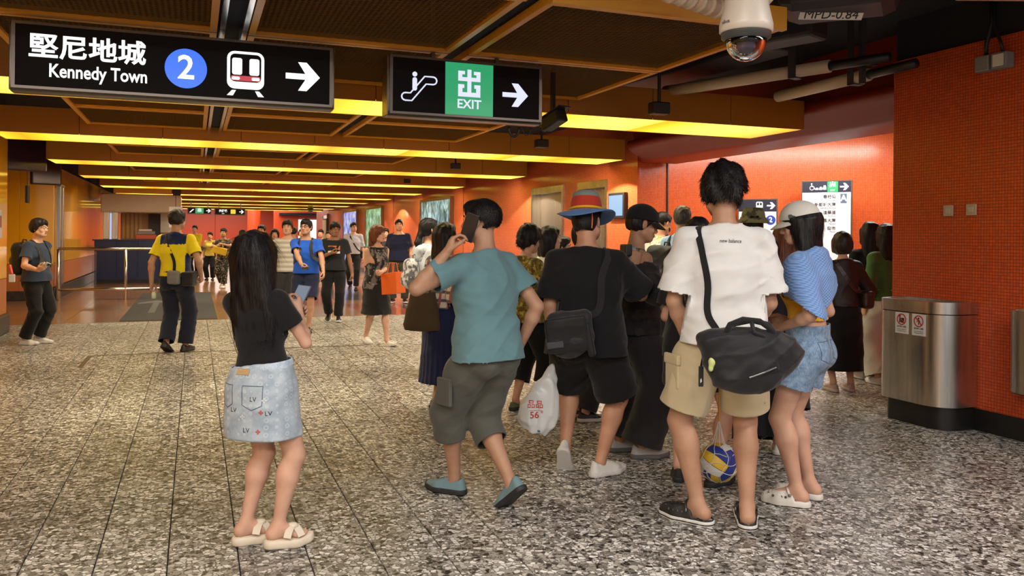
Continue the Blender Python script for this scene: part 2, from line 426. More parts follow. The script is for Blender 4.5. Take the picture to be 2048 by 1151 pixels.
STEEL = mat('brushed_steel', (.62, .60, .57), rough=.26, metal=1., noise=.25, nscale=30, bump=.12, bscale=260, stretch=(1, 1, .04))
CHROME = mat('satin_chrome', (.72, .71, .70), rough=.2, metal=1.)
SIGNF = mat('sign_frame', (.16, .135, .12), rough=.3, metal=.85)
WHITE = mat('white_plastic', (.72, .70, .66), rough=.45)
CREAM = mat('cream_pipe', (.62, .50, .36), rough=.4)
GREY = mat('grey_plastic', (.22, .22, .22), rough=.5)
TERR = terrazzo_mat()

# ------------------------------------------------------------------ floor
floor = struct(MB().box(-6, -4, -.14, 16, 80, -.03).build('floor', mat('floor_bed', (.03, .028, .025), rough=.9)))
TU, TV = .305, 1.705
tb = MB(); g = .0024; b = .003
x0, x1, y0, y1 = g, TU - g, g, TV - g
tb.add([(x0, y0, -.03), (x1, y0, -.03), (x1, y1, -.03), (x0, y1, -.03), (x0, y0, -b), (x1, y0, -b), (x1, y1, -b), (x0, y1, -b),
        (x0 + b, y0 + b, 0), (x1 - b, y0 + b, 0), (x1 - b, y1 - b, 0), (x0 + b, y1 - b, 0)],
       [(0, 1, 5, 4), (1, 2, 6, 5), (2, 3, 7, 6), (3, 0, 4, 7), (4, 5, 9, 8), (5, 6, 10, 9), (6, 7, 11, 10), (7, 4, 8, 11), (8, 9, 10, 11)])
tile_me = tb.mesh('tile'); tile_me.materials.append(TERR)
rest = MB(); ntile = 0
cells = []
for kv in range(-1, 7):
    v0 = 3.225 + TV * kv
    for ku in range(-14, 38):
        u0 = -.41 + TU * ku
        cx_, cy_ = u0 + TU / 2, v0 + TV / 2
        X = cx_ * CT - cy_ * ST; Y = cx_ * ST + cy_ * CT
        if Y < .6: continue
        inside = abs(X / Y) < .66
        near = kv <= 4 and inside and -2.8 < cx_ < 6.0
        cells.append((Y if near else 99, u0, v0, near))
cells.sort()
for i, (Y, u0, v0, near) in enumerate(cells):
    if near and ntile < 290:
        o = bpy.data.objects.new('tile', tile_me); COL.objects.link(o); o.parent = floor; o.location = (u0, v0, 0); ntile += 1
    else:
        vs = [(x + u0, y + v0, z) for x, y, z in tb.v]; rest.add(vs, tb.f)
o = rest.build('tile_field', TERR, floor); o['kind'] = 'stuff'
ins = MB(); ins.box(-1.2, 10.2, 0, -1.15, 11.17, .0012); ins.box(-1.15, 11.11, 0, 2.2, 11.17, .0012)
ins.build('joint_strip', mat('strip_bronze', (.10, .075, .05), rough=.4), floor)
# polished brown slabs beyond
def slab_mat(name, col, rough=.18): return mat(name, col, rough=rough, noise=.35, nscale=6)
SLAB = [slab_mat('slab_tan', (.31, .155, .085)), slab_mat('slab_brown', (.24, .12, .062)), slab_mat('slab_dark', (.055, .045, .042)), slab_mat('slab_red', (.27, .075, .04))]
sl = MB(); sl.box(.003, .003, -.03, .997, 1.197, 0); slab_me = []
for k in range(4):
    me = sl.mesh('slab'); me.materials.append(SLAB[k]); slab_me.append(me)
far_slab = [MB() for _ in range(4)]
nslab = 0
for j in range(54):
    v0 = 15.165 + 1.2 * j
    for i in range(-5, 12):
        u0 = i * 1.0
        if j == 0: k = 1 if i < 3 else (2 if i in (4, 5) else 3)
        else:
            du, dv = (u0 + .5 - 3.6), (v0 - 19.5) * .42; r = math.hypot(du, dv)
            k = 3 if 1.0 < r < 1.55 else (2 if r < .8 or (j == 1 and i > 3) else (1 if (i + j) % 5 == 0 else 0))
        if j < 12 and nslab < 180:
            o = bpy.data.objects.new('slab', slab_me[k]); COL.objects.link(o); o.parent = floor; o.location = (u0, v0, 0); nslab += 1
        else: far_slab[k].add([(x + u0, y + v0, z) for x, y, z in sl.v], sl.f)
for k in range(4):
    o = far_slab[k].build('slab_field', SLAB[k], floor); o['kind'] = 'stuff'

# ------------------------------------------------------------------ ceiling: black plenum, luminous beams, mesh panels
struct(MB().box(-6, -5, 3.42, 16, 46.5, 3.5).build('ceiling', DARK))
ceil = struct(empty('ceiling_grid'))
def diffuser_mat():
    m, nt, p = new_mat('diffuser')
    tc = N(nt, 'ShaderNodeTexCoord'); sp = N(nt, 'ShaderNodeSeparateXYZ'); nt.links.new(tc.outputs['Generated'], sp.inputs[0])
    oi = N(nt, 'ShaderNodeObjectInfo')
    # tube glow painted into the emission: bright mid-tube, dim orange at the ends
    ad = N(nt, 'ShaderNodeMath', operation='ADD'); nt.links.new(sp.outputs[0], ad.inputs[0]); nt.links.new(oi.outputs['Random'], ad.inputs[1])
    fr = N(nt, 'ShaderNodeMath', operation='FRACT'); nt.links.new(ad.outputs[0], fr.inputs[0])
    r = ramp(nt, [(0, (1.05, .42, .012)), (.14, (1.25, .72, .03)), (.36, (1.7, 1.35, .16)), (.68, (1.7, 1.35, .16)), (.88, (1.2, .68, .03)), (1, (1.05, .42, .012))])
    nt.links.new(fr.outputs[0], r.inputs[0])
    setin(p, Base_Color=(.5, .3, .03, 1), Roughness=.35)
    nt.links.new(r.outputs[0], p.inputs['Emission Color']); p.inputs['Emission Strength'].default_value = 1.0
    return m
DIFF = diffuser_mat()
BU0, BU1, BZ, BH, BD = -2.2, 6.0, 2.65, .30, .9
nP = 9; pw = (BU1 - BU0) / nP
fp = MB().bbox(.003, 0, 0, pw - .003, .012, BH, .003).mesh('fascia_panel'); fp.materials.append(FASC)
dw = (BU1 - BU0) / 5
dp = MB().box(.003, .02, 0, dw - .003, BD - .02, .008).mesh('diffuser'); dp.materials.append(DIFF)
for k, v in enumerate(BEAM_V):
    beam = struct(empty('ceiling_beam', (0, v, BZ)))
    bb = MB().box(BU0 + .01, .014, .012, BU1 - .01, BD - .014, BH - .01).build('beam_core', BLACK, beam)
    for i in range(nP):
        o = bpy.data.objects.new('fascia_panel', fp); COL.objects.link(o); o.parent = beam; o.location = (BU0 + i * pw, 0, 0)
    for i in range(5):
        o = bpy.data.objects.new('diffuser', dp); COL.objects.link(o); o.parent = beam; o.location = (BU0 + i * dw, 0, -.002)
    ec = MB().box(BU0, BD - .013, 0, BU1, BD, BH)
    ec.box(BU0 - .012, 0, 0, BU0, BD, BH); ec.box(BU1, 0, 0, BU1 + .012, BD, BH)
    ec.box(BU0, 0, -.004, BU1, .02, .0); ec.box(BU0, BD - .02, -.004, BU1, BD, 0)
    ec.build('beam_casing', FASC, beam)
    bt = MB(); bt.bbox(BU0 + .2, BD + .02, .09, BU1 - .2, BD + .2, .15, .01); bt.build('added_batten', WHITE, beam)  # added fixture for the fill light, unseen behind the beam

def expanded(w, d, lw=.066, sw=.032, t=.0085):
    mb = MB(); nx = int(w / lw); ny = int(d / sw)
    lw, sw = w / nx, d / ny
    vs = []; fs = []
    def bar(a, b_, th):
        ax = Vector((b_[0] - a[0], b_[1] - a[1], 0)).normalized(); n = Vector((-ax.y, ax.x, 0)) * th / 2; dz = Vector((0, 0, .006))
        A, B = Vector((a[0], a[1], 0)), Vector((b_[0], b_[1], 0)); i = len(vs)
        vs.extend([A - n, B - n, B + n + dz, A + n + dz]); fs.append((i, i + 1, i + 2, i + 3))
    for j in range(ny):
        for i in range(nx):
            x, y = i * lw, j * sw
            bar((x, y), (x + lw / 2, y + sw / 2), t); bar((x + lw / 2, y + sw / 2), (x + lw, y), t)
            bar((x, y + sw), (x + lw / 2, y + sw / 2), t); bar((x + lw / 2, y + sw / 2), (x + lw, y + sw), t)
    mb.add(vs, fs); return mb.mesh('expanded_metal')
EXM = expanded(1.3, 1.4); EXM.materials.append(MESHM)
MZ = 2.775
def mesh_panel(u0, u1, v0, v1, fh=.05):
    w = .042; fr = MB(); W_, D_ = u1 - u0, v1 - v0
    fr.box(0, 0, 0, W_, w, fh); fr.box(0, D_ - w, 0, W_, D_, fh); fr.box(0, w, 0, w, D_ - w, fh); fr.box(W_ - w, w, 0, W_, D_ - w, fh)
    f = fr.build('panel_frame', YELM, ceil, (u0, v0, MZ))
    o = bpy.data.objects.new('expanded_metal', EXM); COL.objects.link(o); o.parent = f; o.location = (w, w, .02)
    o.scale = ((W_ - 2 * w) / 1.3, (D_ - 2 * w) / 1.4, 1)
    o['kind'] = 'stuff'
UC = [(-1.2, .12), (.31, 1.66), (1.80, 3.36)]
rows = [(4.15, 5.58), (5.60, 7.03)]
for v in BEAM_V[:-1]: rows += [(v + .92, v + 2.41), (v + 2.43, v + 3.88)]
for r_, (v0, v1) in enumerate(rows):
    for u0, u1 in UC: mesh_panel(u0, u1, v0, v1)
# front fascia of the first row, dark slot between panels with silver rails
ft = MB()
for u0, u1 in UC: ft.box(u0, 4.10, MZ - .01, u1, 4.145, MZ + .13)
ft.build('front_fascia', YELM, ceil)
sr = MB()
for u in (.135, .265): sr.box(u, 3.0, MZ - .025, u + .03, 46, MZ + .03)
sr.build('slot_rail', CHROME, ceil)
struct(MB().box(.12, 3.0, MZ + .04, .31, 46, MZ + .05).build('trim_slot', DARK))
struct(MB().box(1.67, 4.1, MZ + .06, 1.79, 46, MZ + .08).build('trim_gap', DARK))
# ducts and pipes up in the plenum
def pipe(name, pts, r, m, label, cat='pipe', n=12):
    return tag(MB().tube(pts, r, n).build(name, m, smooth=True), label, cat)
dk = MB().bbox(-1.0, 4.4, 3.05, 3.4, 4.9, 3.35, .03); dk.build('air_duct', mat('duct_brown', (.20, .10, .05), rough=.5))
tag(bpy.data.objects['air_duct'], 'brown air duct lying above the mesh ceiling panels', 'duct')
a, b_ = atz(1330, 180, 2.95), atz(1660, 132, 2.95)
p_ = empty('cream_pipe', a); tag(p_, 'upper cream pipe clamped under the black ceiling services', 'pipe')
def pipe_run(px0, px1, z, hang_px, label):
    a, b_ = atz(*px0, z), atz(*px1, z); d = (b_ - a).normalized()
    root = empty('cream_pipe', a); tag(root, label, 'pipe', )
    MB().tube([(0, 0, 0), b_ - a], .055, 14).build('pipe_tube', CREAM, root, smooth=True)
    e = b_ - a; MB().tube([e - d * .02, e + d * .5], .04, 12).build('pipe_sleeve', BLACK, root, smooth=True)
    h = atz(*hang_px, z) - a; t = h.dot(d); c = d * t
    M = face_M(c, d, (0, 0, 1))
    hb = MB(); hb.box(-.035, -.065, -.066, .035, .065, -.056, M); hb.box(-.035, -.065, -.066, .035, -.056, .5, M); hb.box(-.035, .056, -.066, .035, .065, .5, M)
    hb.build('pipe_hanger', DUCT, root)
bpy.data.objects.remove(p_)
pipe_run((1330, 183), (1660, 132), 2.95, (1592, 143), 'upper cream pipe clamped under the black ceiling services')
pipe_run((1556, 193), (1738, 149), 2.90, (1708, 155), 'lower cream pipe nearest the red bulkhead')
dz = 3.0
def duct_box(px0, px1, z, w, h, label, r=.03):
    a, b_ = atz(*px0, z), atz(*px1, z); d = (b_ - a); L = d.length
    M = face_M(a, d, (0, 0, 1)); o = MB().bbox(0, -w / 2, 0, L, w / 2, h, r, M).build('air_duct', DUCT); return tag(o, label, 'duct')
duct_box((1560, 40), (1800, 15), 2.92, .55, .3, 'dark duct wrapped in cloth carrying the white tape label', .1)
duct_box((1500, 100), (1640, 75), 3.05, .3, .2, 'short dark duct behind the dome camera')
duct_box((1250, 185), (1560, 100), 3.2, .5, .15, 'dark cable tray running along the mesh ceiling edge')
rk = empty('support_bracket', atz(1725, 120, 3.0)); tag(rk, 'dark steel bracket hanging beside the lower cream pipe', 'bracket')
MB().box(-.02, -.02, -.2, .02, .02, .42).build('hanger_rod', DUCT, rk); MB().box(-.14, -.03, -.04, .14, .03, 0).build('cross_bar', DUCT, rk)
lb = atz(1655, 33, 2.915); d_ = (atz(1800, 15, 2.915) - atz(1560, 40, 2.915)).normalized()
n_ = Vector((-FWD.x * .0, 0, -1)).normalized()
tp = MB(); Mt = face_M(lb + Vector((0, 0, -.004)) - FWD * .06, RIGHT, Vector((0, 0, -1)) - FWD * 1.0)
tp.prism([(-.2, -.035), (.2, -.035), (.2, .035), (-.2, .035)], Mt, .004)
tpo = tp.build('tape_label', WHITE); tag(tpo, 'white tape label with handwritten letters on the dark duct', 'label')
put_text('handwriting', 'MPD-0.84', .085, Mt @ Matrix.Translation((0, 0, .005)), BLACK, tpo)

# ------------------------------------------------------------------ walls
def panel_wall(name, u, v0, v1, z0, z1, zsplit, w, fac):
    """enamel wall in panels along v; fac +1 faces +u"""
    root = struct(empty(name)); n = max(1, round((v1 - v0) / w)); pw_ = (v1 - v0) / n; t = .03
    ua, ub = (u - t, u) if fac > 0 else (u, u + t)
    me1 = MB().bbox(ua, .002, zsplit + .004, ub, pw_ - .002, z1, .003).mesh('enamel_panel'); me1.materials.append(YEL)
    me2 = MB().bbox(ua, .002, z0 + .002, ub, pw_ - .002, zsplit - .004, .003).mesh('orange_panel'); me2.materials.append(ORANGE)
    for i in range(n):
        for nm, me in (('enamel_panel', me1), ('orange_panel', me2)):
            o = bpy.data.objects.new(nm, me); COL.objects.link(o); o.parent = root; o.location = (0, v0 + i * pw_, 0)
    MB().box(min(ua, ub) - .1 * fac - (.1 if fac > 0 else -.1), v0, 0, min(ua, ub) if fac > 0 else max(ua, ub) + .1, v1, 3.42).build('wall_core', DARK, root)
    return root
panel_wall('wall_left', -2.62, -3, 14.2, .28, 3.0, .80, 1.22, 1)
struct(MB().bbox(-2.72, -3, 0, -2.57, 14.2, .28, .02).build('baseboard_left', SKIRT))
panel_wall('wall_left_far', -2.9, 20.55, 46, .28, 2.95, .80, 1.25, 1)
struct(MB().bbox(-3.0, 20.5, 0, -2.86, 46, .26, .02).build('baseboard_left_far', SKIRT))
# alcove between them: end wall faces the photographer
rw = struct(empty('wall_alcove'))
for i in range(2):
    x = -4.2 + .65 * i
    MB().bbox(x + .002, 20.5, .79, x + .648, 20.53, 2.95, .003).build('enamel_panel', YEL, rw)
    MB().bbox(x + .002, 20.5, .2, x + .648, 20.53, .78, .003).build('orange_panel', ORANGE, rw)
MB().box(-4.25, 20.535, 0, -2.93, 20.8, 3.4).build('wall_core', DARK, rw)
struct(MB().bbox(-4.2, 20.46, 0, -2.88, 20.52, .2, .01).build('baseboard_alcove', SKIRT))
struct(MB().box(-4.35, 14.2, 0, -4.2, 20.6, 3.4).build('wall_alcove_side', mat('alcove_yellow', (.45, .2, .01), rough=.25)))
# right lift wall with two lift openings
L1, L2, LT = (13.55, 15.05), (11.85, 12.95), 2.42
VW = 6.2
rw = struct(empty('wall_right'))
zs0 = .17
uv_strip('mosaic_face', [(VW, 10.9), (VW, L2[0])], zs0, 3.42, REDL, rw, flip=True)
uv_strip('mosaic_face', [(VW, L2[0]), (VW, L2[1])], LT, 3.42, REDL, rw, flip=True)
uv_strip('mosaic_face', [(VW, L2[1]), (VW, L1[0])], zs0, 3.42, REDL, rw, flip=True)
uv_strip('mosaic_face', [(VW, L1[0]), (VW, L1[1])], LT, 3.42, REDL, rw, flip=True)
uv_strip('mosaic_face', [(VW, L1[1]), (VW, 46)], zs0, 3.42, REDL, rw, flip=True)
MB().box(VW + .4, 12.0, 0, VW + .6, 46, 3.42).build('wall_core', DARK, rw)
sk = MB(); 
for a, b_ in ((10.9, L2[0] - .02), (L2[1] + .02, L1[0] - .02), (L1[1] + .02, 46)): sk.box(VW - .012, a, 0, VW + .1, b_, .17)
struct(sk.build('baseboard_right', SKIRTB))
for j in (19.5, 27.2, 34.9):
    struct(MB().box(VW - .004, j, .17, VW + .01, j + .02, 3.4).build('trim_joint', BLACK))
# curved mosaic wall behind the queue
path = [(VW, 10.9)]
for a in range(1, 6): t = a / 5 * PI / 2; path.append((VW + .16 - .16 * math.cos(t), 10.9 + .16 * math.sin(t)))
path += [(6.75, 11.1), (7.3, 11.06), (7.9, 10.92), (8.5, 10.72), (9.1, 10.47), (9.7, 10.15), (10.3, 9.75), (10.9, 9.2), (11.4, 8.5), (11.7, 7.6), (11.8, 5.6)]
path = path[:6] + [tuple((1 - t) ** 0 * (.5 * (2 * b[j] + (c[j] - a[j]) * t + (2 * a[j] - 5 * b[j] + 4 * c[j] - d[j]) * t * t + (3 * b[j] - a[j] - 3 * c[j] + d[j]) * t ** 3)) for j in (0, 1)) for a, b, c, d in zip(path[5:-3], path[6:-2], path[7:-1], path[8:]) for t in (0, .25, .5, .75)] + path[-2:]
uv_strip('wall_curved', path, .17, 3.42, RED, flip=True); struct(bpy.data.objects['wall_curved']); bpy.data.objects['wall_curved'].data.polygons.foreach_set('use_smooth', [True] * len(bpy.data.objects['wall_curved'].data.polygons))
struct(uv_strip('baseboard_curved', [(x - .012, y - .012) for x, y in path], 0, .17, SKIRTB, flip=True))
struct(MB().box(6.83, 11.075, .17, 6.85, 11.10, 3.3).build('trim_curved_joint', BLACK))
# near pillar wall
pth = [(5.76, -3), (5.76, 5.58)]
for a in range(1, 6): t = a / 5 * PI / 2; pth.append((5.76 + .06 - .06 * math.cos(t), 5.58 + .06 * math.sin(t)))
pth += [(11.8, 5.64)]
struct(uv_strip('wall_pillar', pth, .17, 3.06, REDP, flip=True))
struct(uv_strip('baseboard_pillar', [(x - .008, y + (.008 if i > 1 else 0)) for i, (x, y) in enumerate(pth)], 0, .17, SKIRTB, flip=True))
struct(uv_strip('trim_pillar_top', [(x + .03, y) for x, y in pth], 3.06, 3.45, DARK, flip=True))
# bulkhead over the passage: rounded lower edge
bp = [(6.16, 3.42), (6.16, 2.93)] + [(6.10 + .06 * math.cos(a), 2.87 + .07 * math.sin(a)) for a in [math.radians(x) for x in (60, 110, 160, 200, 250)]] + [(6.2, 2.72), (6.24, 2.64), (6.30, 2.62), (6.9, 2.62), (6.9, 3.42)]
bk = MB(); Mx = Matrix(((1, 0, 0, 0), (0, 0, 1, 5.5), (0, 1, 0, 0), (0, 0, 0, 1)))
bk.prism(bp, Mx, 5.45)
struct(auto_smooth(bk.build('trim_bulkhead', REDS), 50))
# far red hall
fw = struct(empty('wall_far'))
FH = mat('far_red', (.60, .07, .018), rough=.35)
for i in range(6):
    MB().bbox(-8 + 3.2 * i + .01, 75, .3, -8 + 3.2 * i + 3.19, 75.06, 5.2, .01).build('wall_panel', FH, fw)
MB().box(-8, 75.06, 0, 16, 75.3, 6).build('wall_core', DARK, fw)
struct(MB().box(-8, 74.95, 0, 12, 75, .35).build('baseboard_far', SKIRTB))
struct(MB().box(-8, 46.5, 5.2, 16, 76, 5.3).build('ceiling_far', mat('far_ceiling', (.25, .05, .02), rough=.6)))
struct(MB().box(-8.1, 46, 0, -8, 75, 5.3).build('wall_far_left', FH))
struct(MB().box(-8, 46.0, 0, -2.9, 46.2, 5.3).build('wall_far_return', FH))
struct(MB().box(15.5, 46, 0, 15.6, 75, 5.3).build('wall_far_right', FH))
col = MB().lathe([(.45, 0), (.45, 5.2)], 28, Matrix.Translation((3.95, 62, 0))); struct(col.build('trim_round_column', FH, smooth=True))
# red end block with a lit opening, right of the column
eb = struct(empty('wall_end_block'))
MB().bbox(5.0, 58, 0, 6.6, 58.4, 5.2, .03).build('wall_panel', FH, eb); MB().bbox(8.6, 58, 0, 15, 58.4, 5.2, .03).build('wall_panel', FH, eb)
MB().bbox(6.6, 58, 2.55, 8.6, 58.4, 5.2, .03).build('wall_panel', FH, eb); MB().bbox(5.3, 57.5, 2.72, 9.6, 58, 2.9, .02).build('door_canopy', SKIRTB, eb)
struct(MB().box(6.7, 60, 0, 8.6, 60.1, 2.5).build('window_1', emit('lit_opening', (1, .95, .85), 1.1)))
# ------------------------------------------------------------------ hanging signs
SIGNB = mat('sign_black', (.006, .004, .005), rough=.5, spec=.12)
LIT = emit('lit_white', (1, .99, .96), 1.25); LITB = emit('lit_blue', (.035, .16, .95), 1.0); LITG = emit('lit_green', (.02, .30, .12), 1.0); LITR = emit('lit_red', (.55, .03, .05), .9)
LITW2 = emit('lit_soft_white', (.68, .70, .86), 1.0)
LITK = SIGNB
XR, NY = Vector((1, 0, 0)), Vector((0, -1, 0))
def arrow_pts(s):
    w = .2 * s
    return [(-s, -.17 * s), (.15 * s, -.17 * s), (-.28 * s, -.85 * s), (.22 * s, -.85 * s), (s, 0), (.22 * s, .85 * s), (-.28 * s, .85 * s), (.15 * s, .17 * s), (-s, .17 * s)]
def sign_housing(root, x0, x1, z0, z1, depth, bz=.03):
    # rounded casing section, extruded along the sign's width
    r = .035
    pts = rrect(-depth, z0 - bz, 0, z1 + bz * .7, r, 4)
    m = MB(); Mx = Matrix(((0, 0, 1, x0 - .03), (-1, 0, 0, 0), (0, 1, 0, 0), (0, 0, 0, 1)))
    m.prism([(p[0], p[1]) for p in pts], Mx, x1 - x0 + .06)
    o = m.build('casing', SIGNF, root); auto_smooth(o, 35)
    fr = MB()
    for a in ((x0 - .02, z0 - .016, x1 + .02, z0), (x0 - .02, z1, x1 + .02, z1 + .016), (x0 - .02, z0, x0, z1), (x1, z0, x1 + .02, z1)): fr.box(a[0], -.016, a[1], a[2], 0, a[3])
    fr.build('bezel', SIGNF, root)
    MB().box(x0, -.008, z0, x1, 0, z1).build('sign_face', SIGNB, root)
    for x in (x0 - .035, x1 + .025):
        MB().bbox(x, .005, z0 - bz + .005, x + .01, depth - .005, z1 + .015, .004).build('end_cap', SIGNF, root)
    return root
def sM(x, z, y=-.009): return Matrix(((1, 0, 0, x), (0, 0, -1, y), (0, 1, 0, z), (0, 0, 0, 1)))
S1V = 5.5
k1 = S1V / 6.4
s1 = empty('hanging_sign', (0, S1V, 0)); tag(s1, 'long black lit sign reading Kennedy Town with a blue number 2 and train', 'sign')
X0, X1, Z0, Z1 = -1.14 * k1, .95 * k1, 1.5 + .985 * k1, 1.5 + 1.4 * k1
sign_housing(s1, X0, X1, Z0, Z1, .17)
HSG = Z1 - Z0; WS = X1 - X0
# positions measured on the sign face, 0..1
def sp(fx, fz): return X0 + fx * WS, Z1 - fz * HSG
x, z = sp(.211, .36); put_text('characters', '堅尼地城', .15, sM(x, z), LIT, s1, width=.625, bevel=.0034)
x, z = sp(.243, .735); put_text('lettering', 'Kennedy Town', .11, sM(x, z), LIT, s1, width=.525, bevel=.0018)
x, z = sp(.512, .53); MB().prism(disc(.122, 40), sM(x, z), .003).build('number_disc', LITB, s1)
put_text('numeral', '2', .205, sM(x, z, -.014), LIT, s1, bevel=.003)
x, z = sp(.708, .5); TW = .235
tr = MB(); tr.prism(rrect(-.112, -.118, .112, .118, .045), sM(x, z + .005), .003)
tro = tr.build('train_symbol', LIT, s1)
MB().prism(rrect(-.094, -.074, .094, .102, .03), sM(x, z + .005, -.0125), .001).build('train_front', SIGNB, tro)
wn = MB(); wn.prism(rrect(-.082, -.03, -.022, .075, .012, 3), sM(x, z + .005, -.014), .001); wn.build('train_window', LIT, tro)
wn = MB(); wn.prism(rrect(.022, -.03, .082, .075, .012, 3), sM(x, z + .005, -.014), .001); wn.build('train_window', LIT, tro)
MB().prism(rrect(-.088, -.068, .088, -.036, .006, 2), sM(x, z + .005, -.014), .001).build('train_band', LITR, tro)
for dx in (-.06, .06): MB().prism(rrect(dx - .024, -.063, dx + .024, -.043, .008, 3), sM(x, z + .005, -.0155), .001).build('head_lamp', LIT, tro)
for sgn in (-1, 1):
    MB().prism([(sgn * .058, -.128), (sgn * .082, -.128), (sgn * .112, -.162), (sgn * .076, -.162)][::sgn], sM(x, z + .005), .003).build('track_rail', LIT, tro)
x, z = sp(.905, .52); MB().prism(arrow_pts(.108), sM(x, z), .003).build('arrow', LIT, s1)
for xx in (.14, .265): MB().box(xx - .012, .05, Z1, xx + .012, .09, 3.3).build('hanger_rod', CHROME, s1)
# exit sign
s2 = empty('hanging_sign', (0, S1V + .04, 0)); tag(s2, 'shorter lit exit sign with a green panel and an escalator symbol', 'sign')
k2 = (S1V + .04) / 6.4
A0, A1, B0, B1 = 1.44 * k2, 2.685 * k2, 1.5 + .97 * k2, 1.5 + 1.395 * k2
sign_housing(s2, A0, A1, B0, B1, .17)
HS2, W2 = B1 - B0, A1 - A0
def sq(fx, fz): return A0 + fx * W2, B1 - fz * HS2
gx0, gx1 = A0 + .345 * W2, A0 + .672 * W2
MB().box(gx0, -.011, B0 + .002, gx1, -.008, B1 - .002).build('green_panel', LITG, s2)
x, z = sq(.507, .40); u = .0195
ex = MB()
def er(a, b_, c, d): ex.prism([(a * u, b_ * u), (c * u, b_ * u), (c * u, d * u), (a * u, d * u)], sM(x, z, -.0115), .002)
er(-.75, -4.4, .75, 5.2); er(-4.2, 1.0, 4.2, 2.4); er(-4.2, 2.4, -2.7, 4.6); er(2.7, 2.4, 4.2, 4.6); er(-4.2, -4.6, 4.2, -3.0); er(-4.2, -3.0, -2.6, -.2); er(2.6, -3.0, 4.2, -.2)
er(-4.2, 3.4, -1.7, 4.6); er(1.7, 3.4, 4.2, 4.6); er(-4.2, -1.5, -1.9, -.2); er(1.9, -1.5, 4.2, -.2)
ex.build('exit_character', LITW2, s2)
x, z = sq(.507, .79); put_text('lettering', 'EXIT', .088, sM(x, z, -.0115), LITW2, s2, .0015, width=.175)
x, z = sq(.83, .545); MB().prism(arrow_pts(.098), sM(x, z), .003).build('arrow', LITW2, s2)
x, z = sq(.175, .52)
q = MB(); path_ = [(-.105, -.07), (-.055, -.07), (.055, .055), (.105, .055)]
def outline(pts, w, Mx, m):
    """closed rounded stroke"""
    m.tube([Mx @ Vector((p[0], p[1], .002)) for p in pts], w, 6, closed=True)
oval = []
for a in range(7): t = PI / 2 + PI * a / 6; oval.append((-.10 + .026 * math.cos(t), -.072 + .026 * math.sin(t)))
oval += [(-.055, -.098), (.045, .022), (.09, .022)]
for a in range(7): t = -PI / 2 + PI * a / 6; oval.append((.095 + .026 * math.cos(t), .048 + .026 * math.sin(t)))
oval += [(.035, .074), (-.065, -.046)]
outline(oval, .0055, sM(x, z), q); q.build('escalator_symbol', LITW2, s2)
fg = MB(); fg.prism(disc(.017, 16, -.035, .085), sM(x, z), .003); fg.prism(rrect(-.051, -.028, -.019, .063, .014, 3), sM(x, z), .003); fg.build('rider_symbol', LITW2, s2)
for xx in (A0 + .3, A1 - .3): MB().box(xx - .012, .05, B1, xx + .012, .09, 3.3).build('hanger_rod', SIGNF, s2)
# cables looped under the exit sign
cb = atv(1028, 262, S1V + .1)
cm = MB(); 
for j, (dx, r) in enumerate(((0, .05), (.10, .04))):
    cm.tube([(cb.x + dx + r * math.cos(t) * .8, cb.y, cb.z + .03 - r * 1.4 * math.sin(t)) for t in [PI * i / 10 for i in range(11)]], .011 if j == 0 else .005, 8)
tag(cm.build('cable_loop', BLACK, smooth=True), 'black cable loops hanging under the exit sign', 'cable')
# black camera housing hanging by the exit sign's end
p = atv(1108, 240, 6.0)
o = empty('box_camera', p, math.radians(-70)); tag(o, 'black box camera hanging at the end of the exit sign', 'camera')
m_ = MB(); Mr = Matrix.Rotation(math.radians(-20), 4, 'Y')
m_.bbox(-.11, -.055, -.05, .1, .055, .05, .012, Mr); m_.build('camera_body', BLACK, o)
MB().bbox(-.13, -.065, .045, .15, .065, .055, .004, Mr).build('sun_hood', BLACK, o); MB().box(-.03, -.015, .05, .0, .015, .5).build('camera_bracket', BLACK, o)
MB().lathe([(.0, -.11), (.035, -.11), (.04, -.105), (.04, -.06)], 18, Mr @ Matrix.Rotation(-PI / 2, 4, 'Y') @ Matrix.Translation((0, 0, .2))).build('lens', mat('lens_glass', (.02, .02, .03), rough=.08), o)
# four little black boxes on stems
for (px, py, Yd, s, which) in ((1318, 217, 7.5, .085, 'nearest'), (1083, 287, 11.2, .085, 'second'), (911, 332, 15.2, .085, 'third'), (813, 362, 19.2, .085, 'farthest')):
    p = atY(px, py, Yd); o = empty('hanging_speaker', p, 0)
    tag(o, {'nearest': 'largest black box on a stem before the nearest luminous beam', 'second': 'black box on a stem before the second luminous beam', 'third': 'small black box on a stem before the third luminous beam', 'farthest': 'smallest black box on a stem before the fourth luminous beam'}[which], 'speaker', 'speakers hanging before the beams')
    MB().bbox(-s, -.06, -.055, s, .06, .055, .012).build('speaker_box', BLACK, o); MB().tube([(0, 0, .05), (0, 0, 3.425 - p.z)], .016, 8).build('stem', BLACK, o)
    MB().box(-s + .012, -.064, -.043, s - .012, -.059, .043).build('grille', mat('grille', (.03, .03, .03), rough=.7), o)

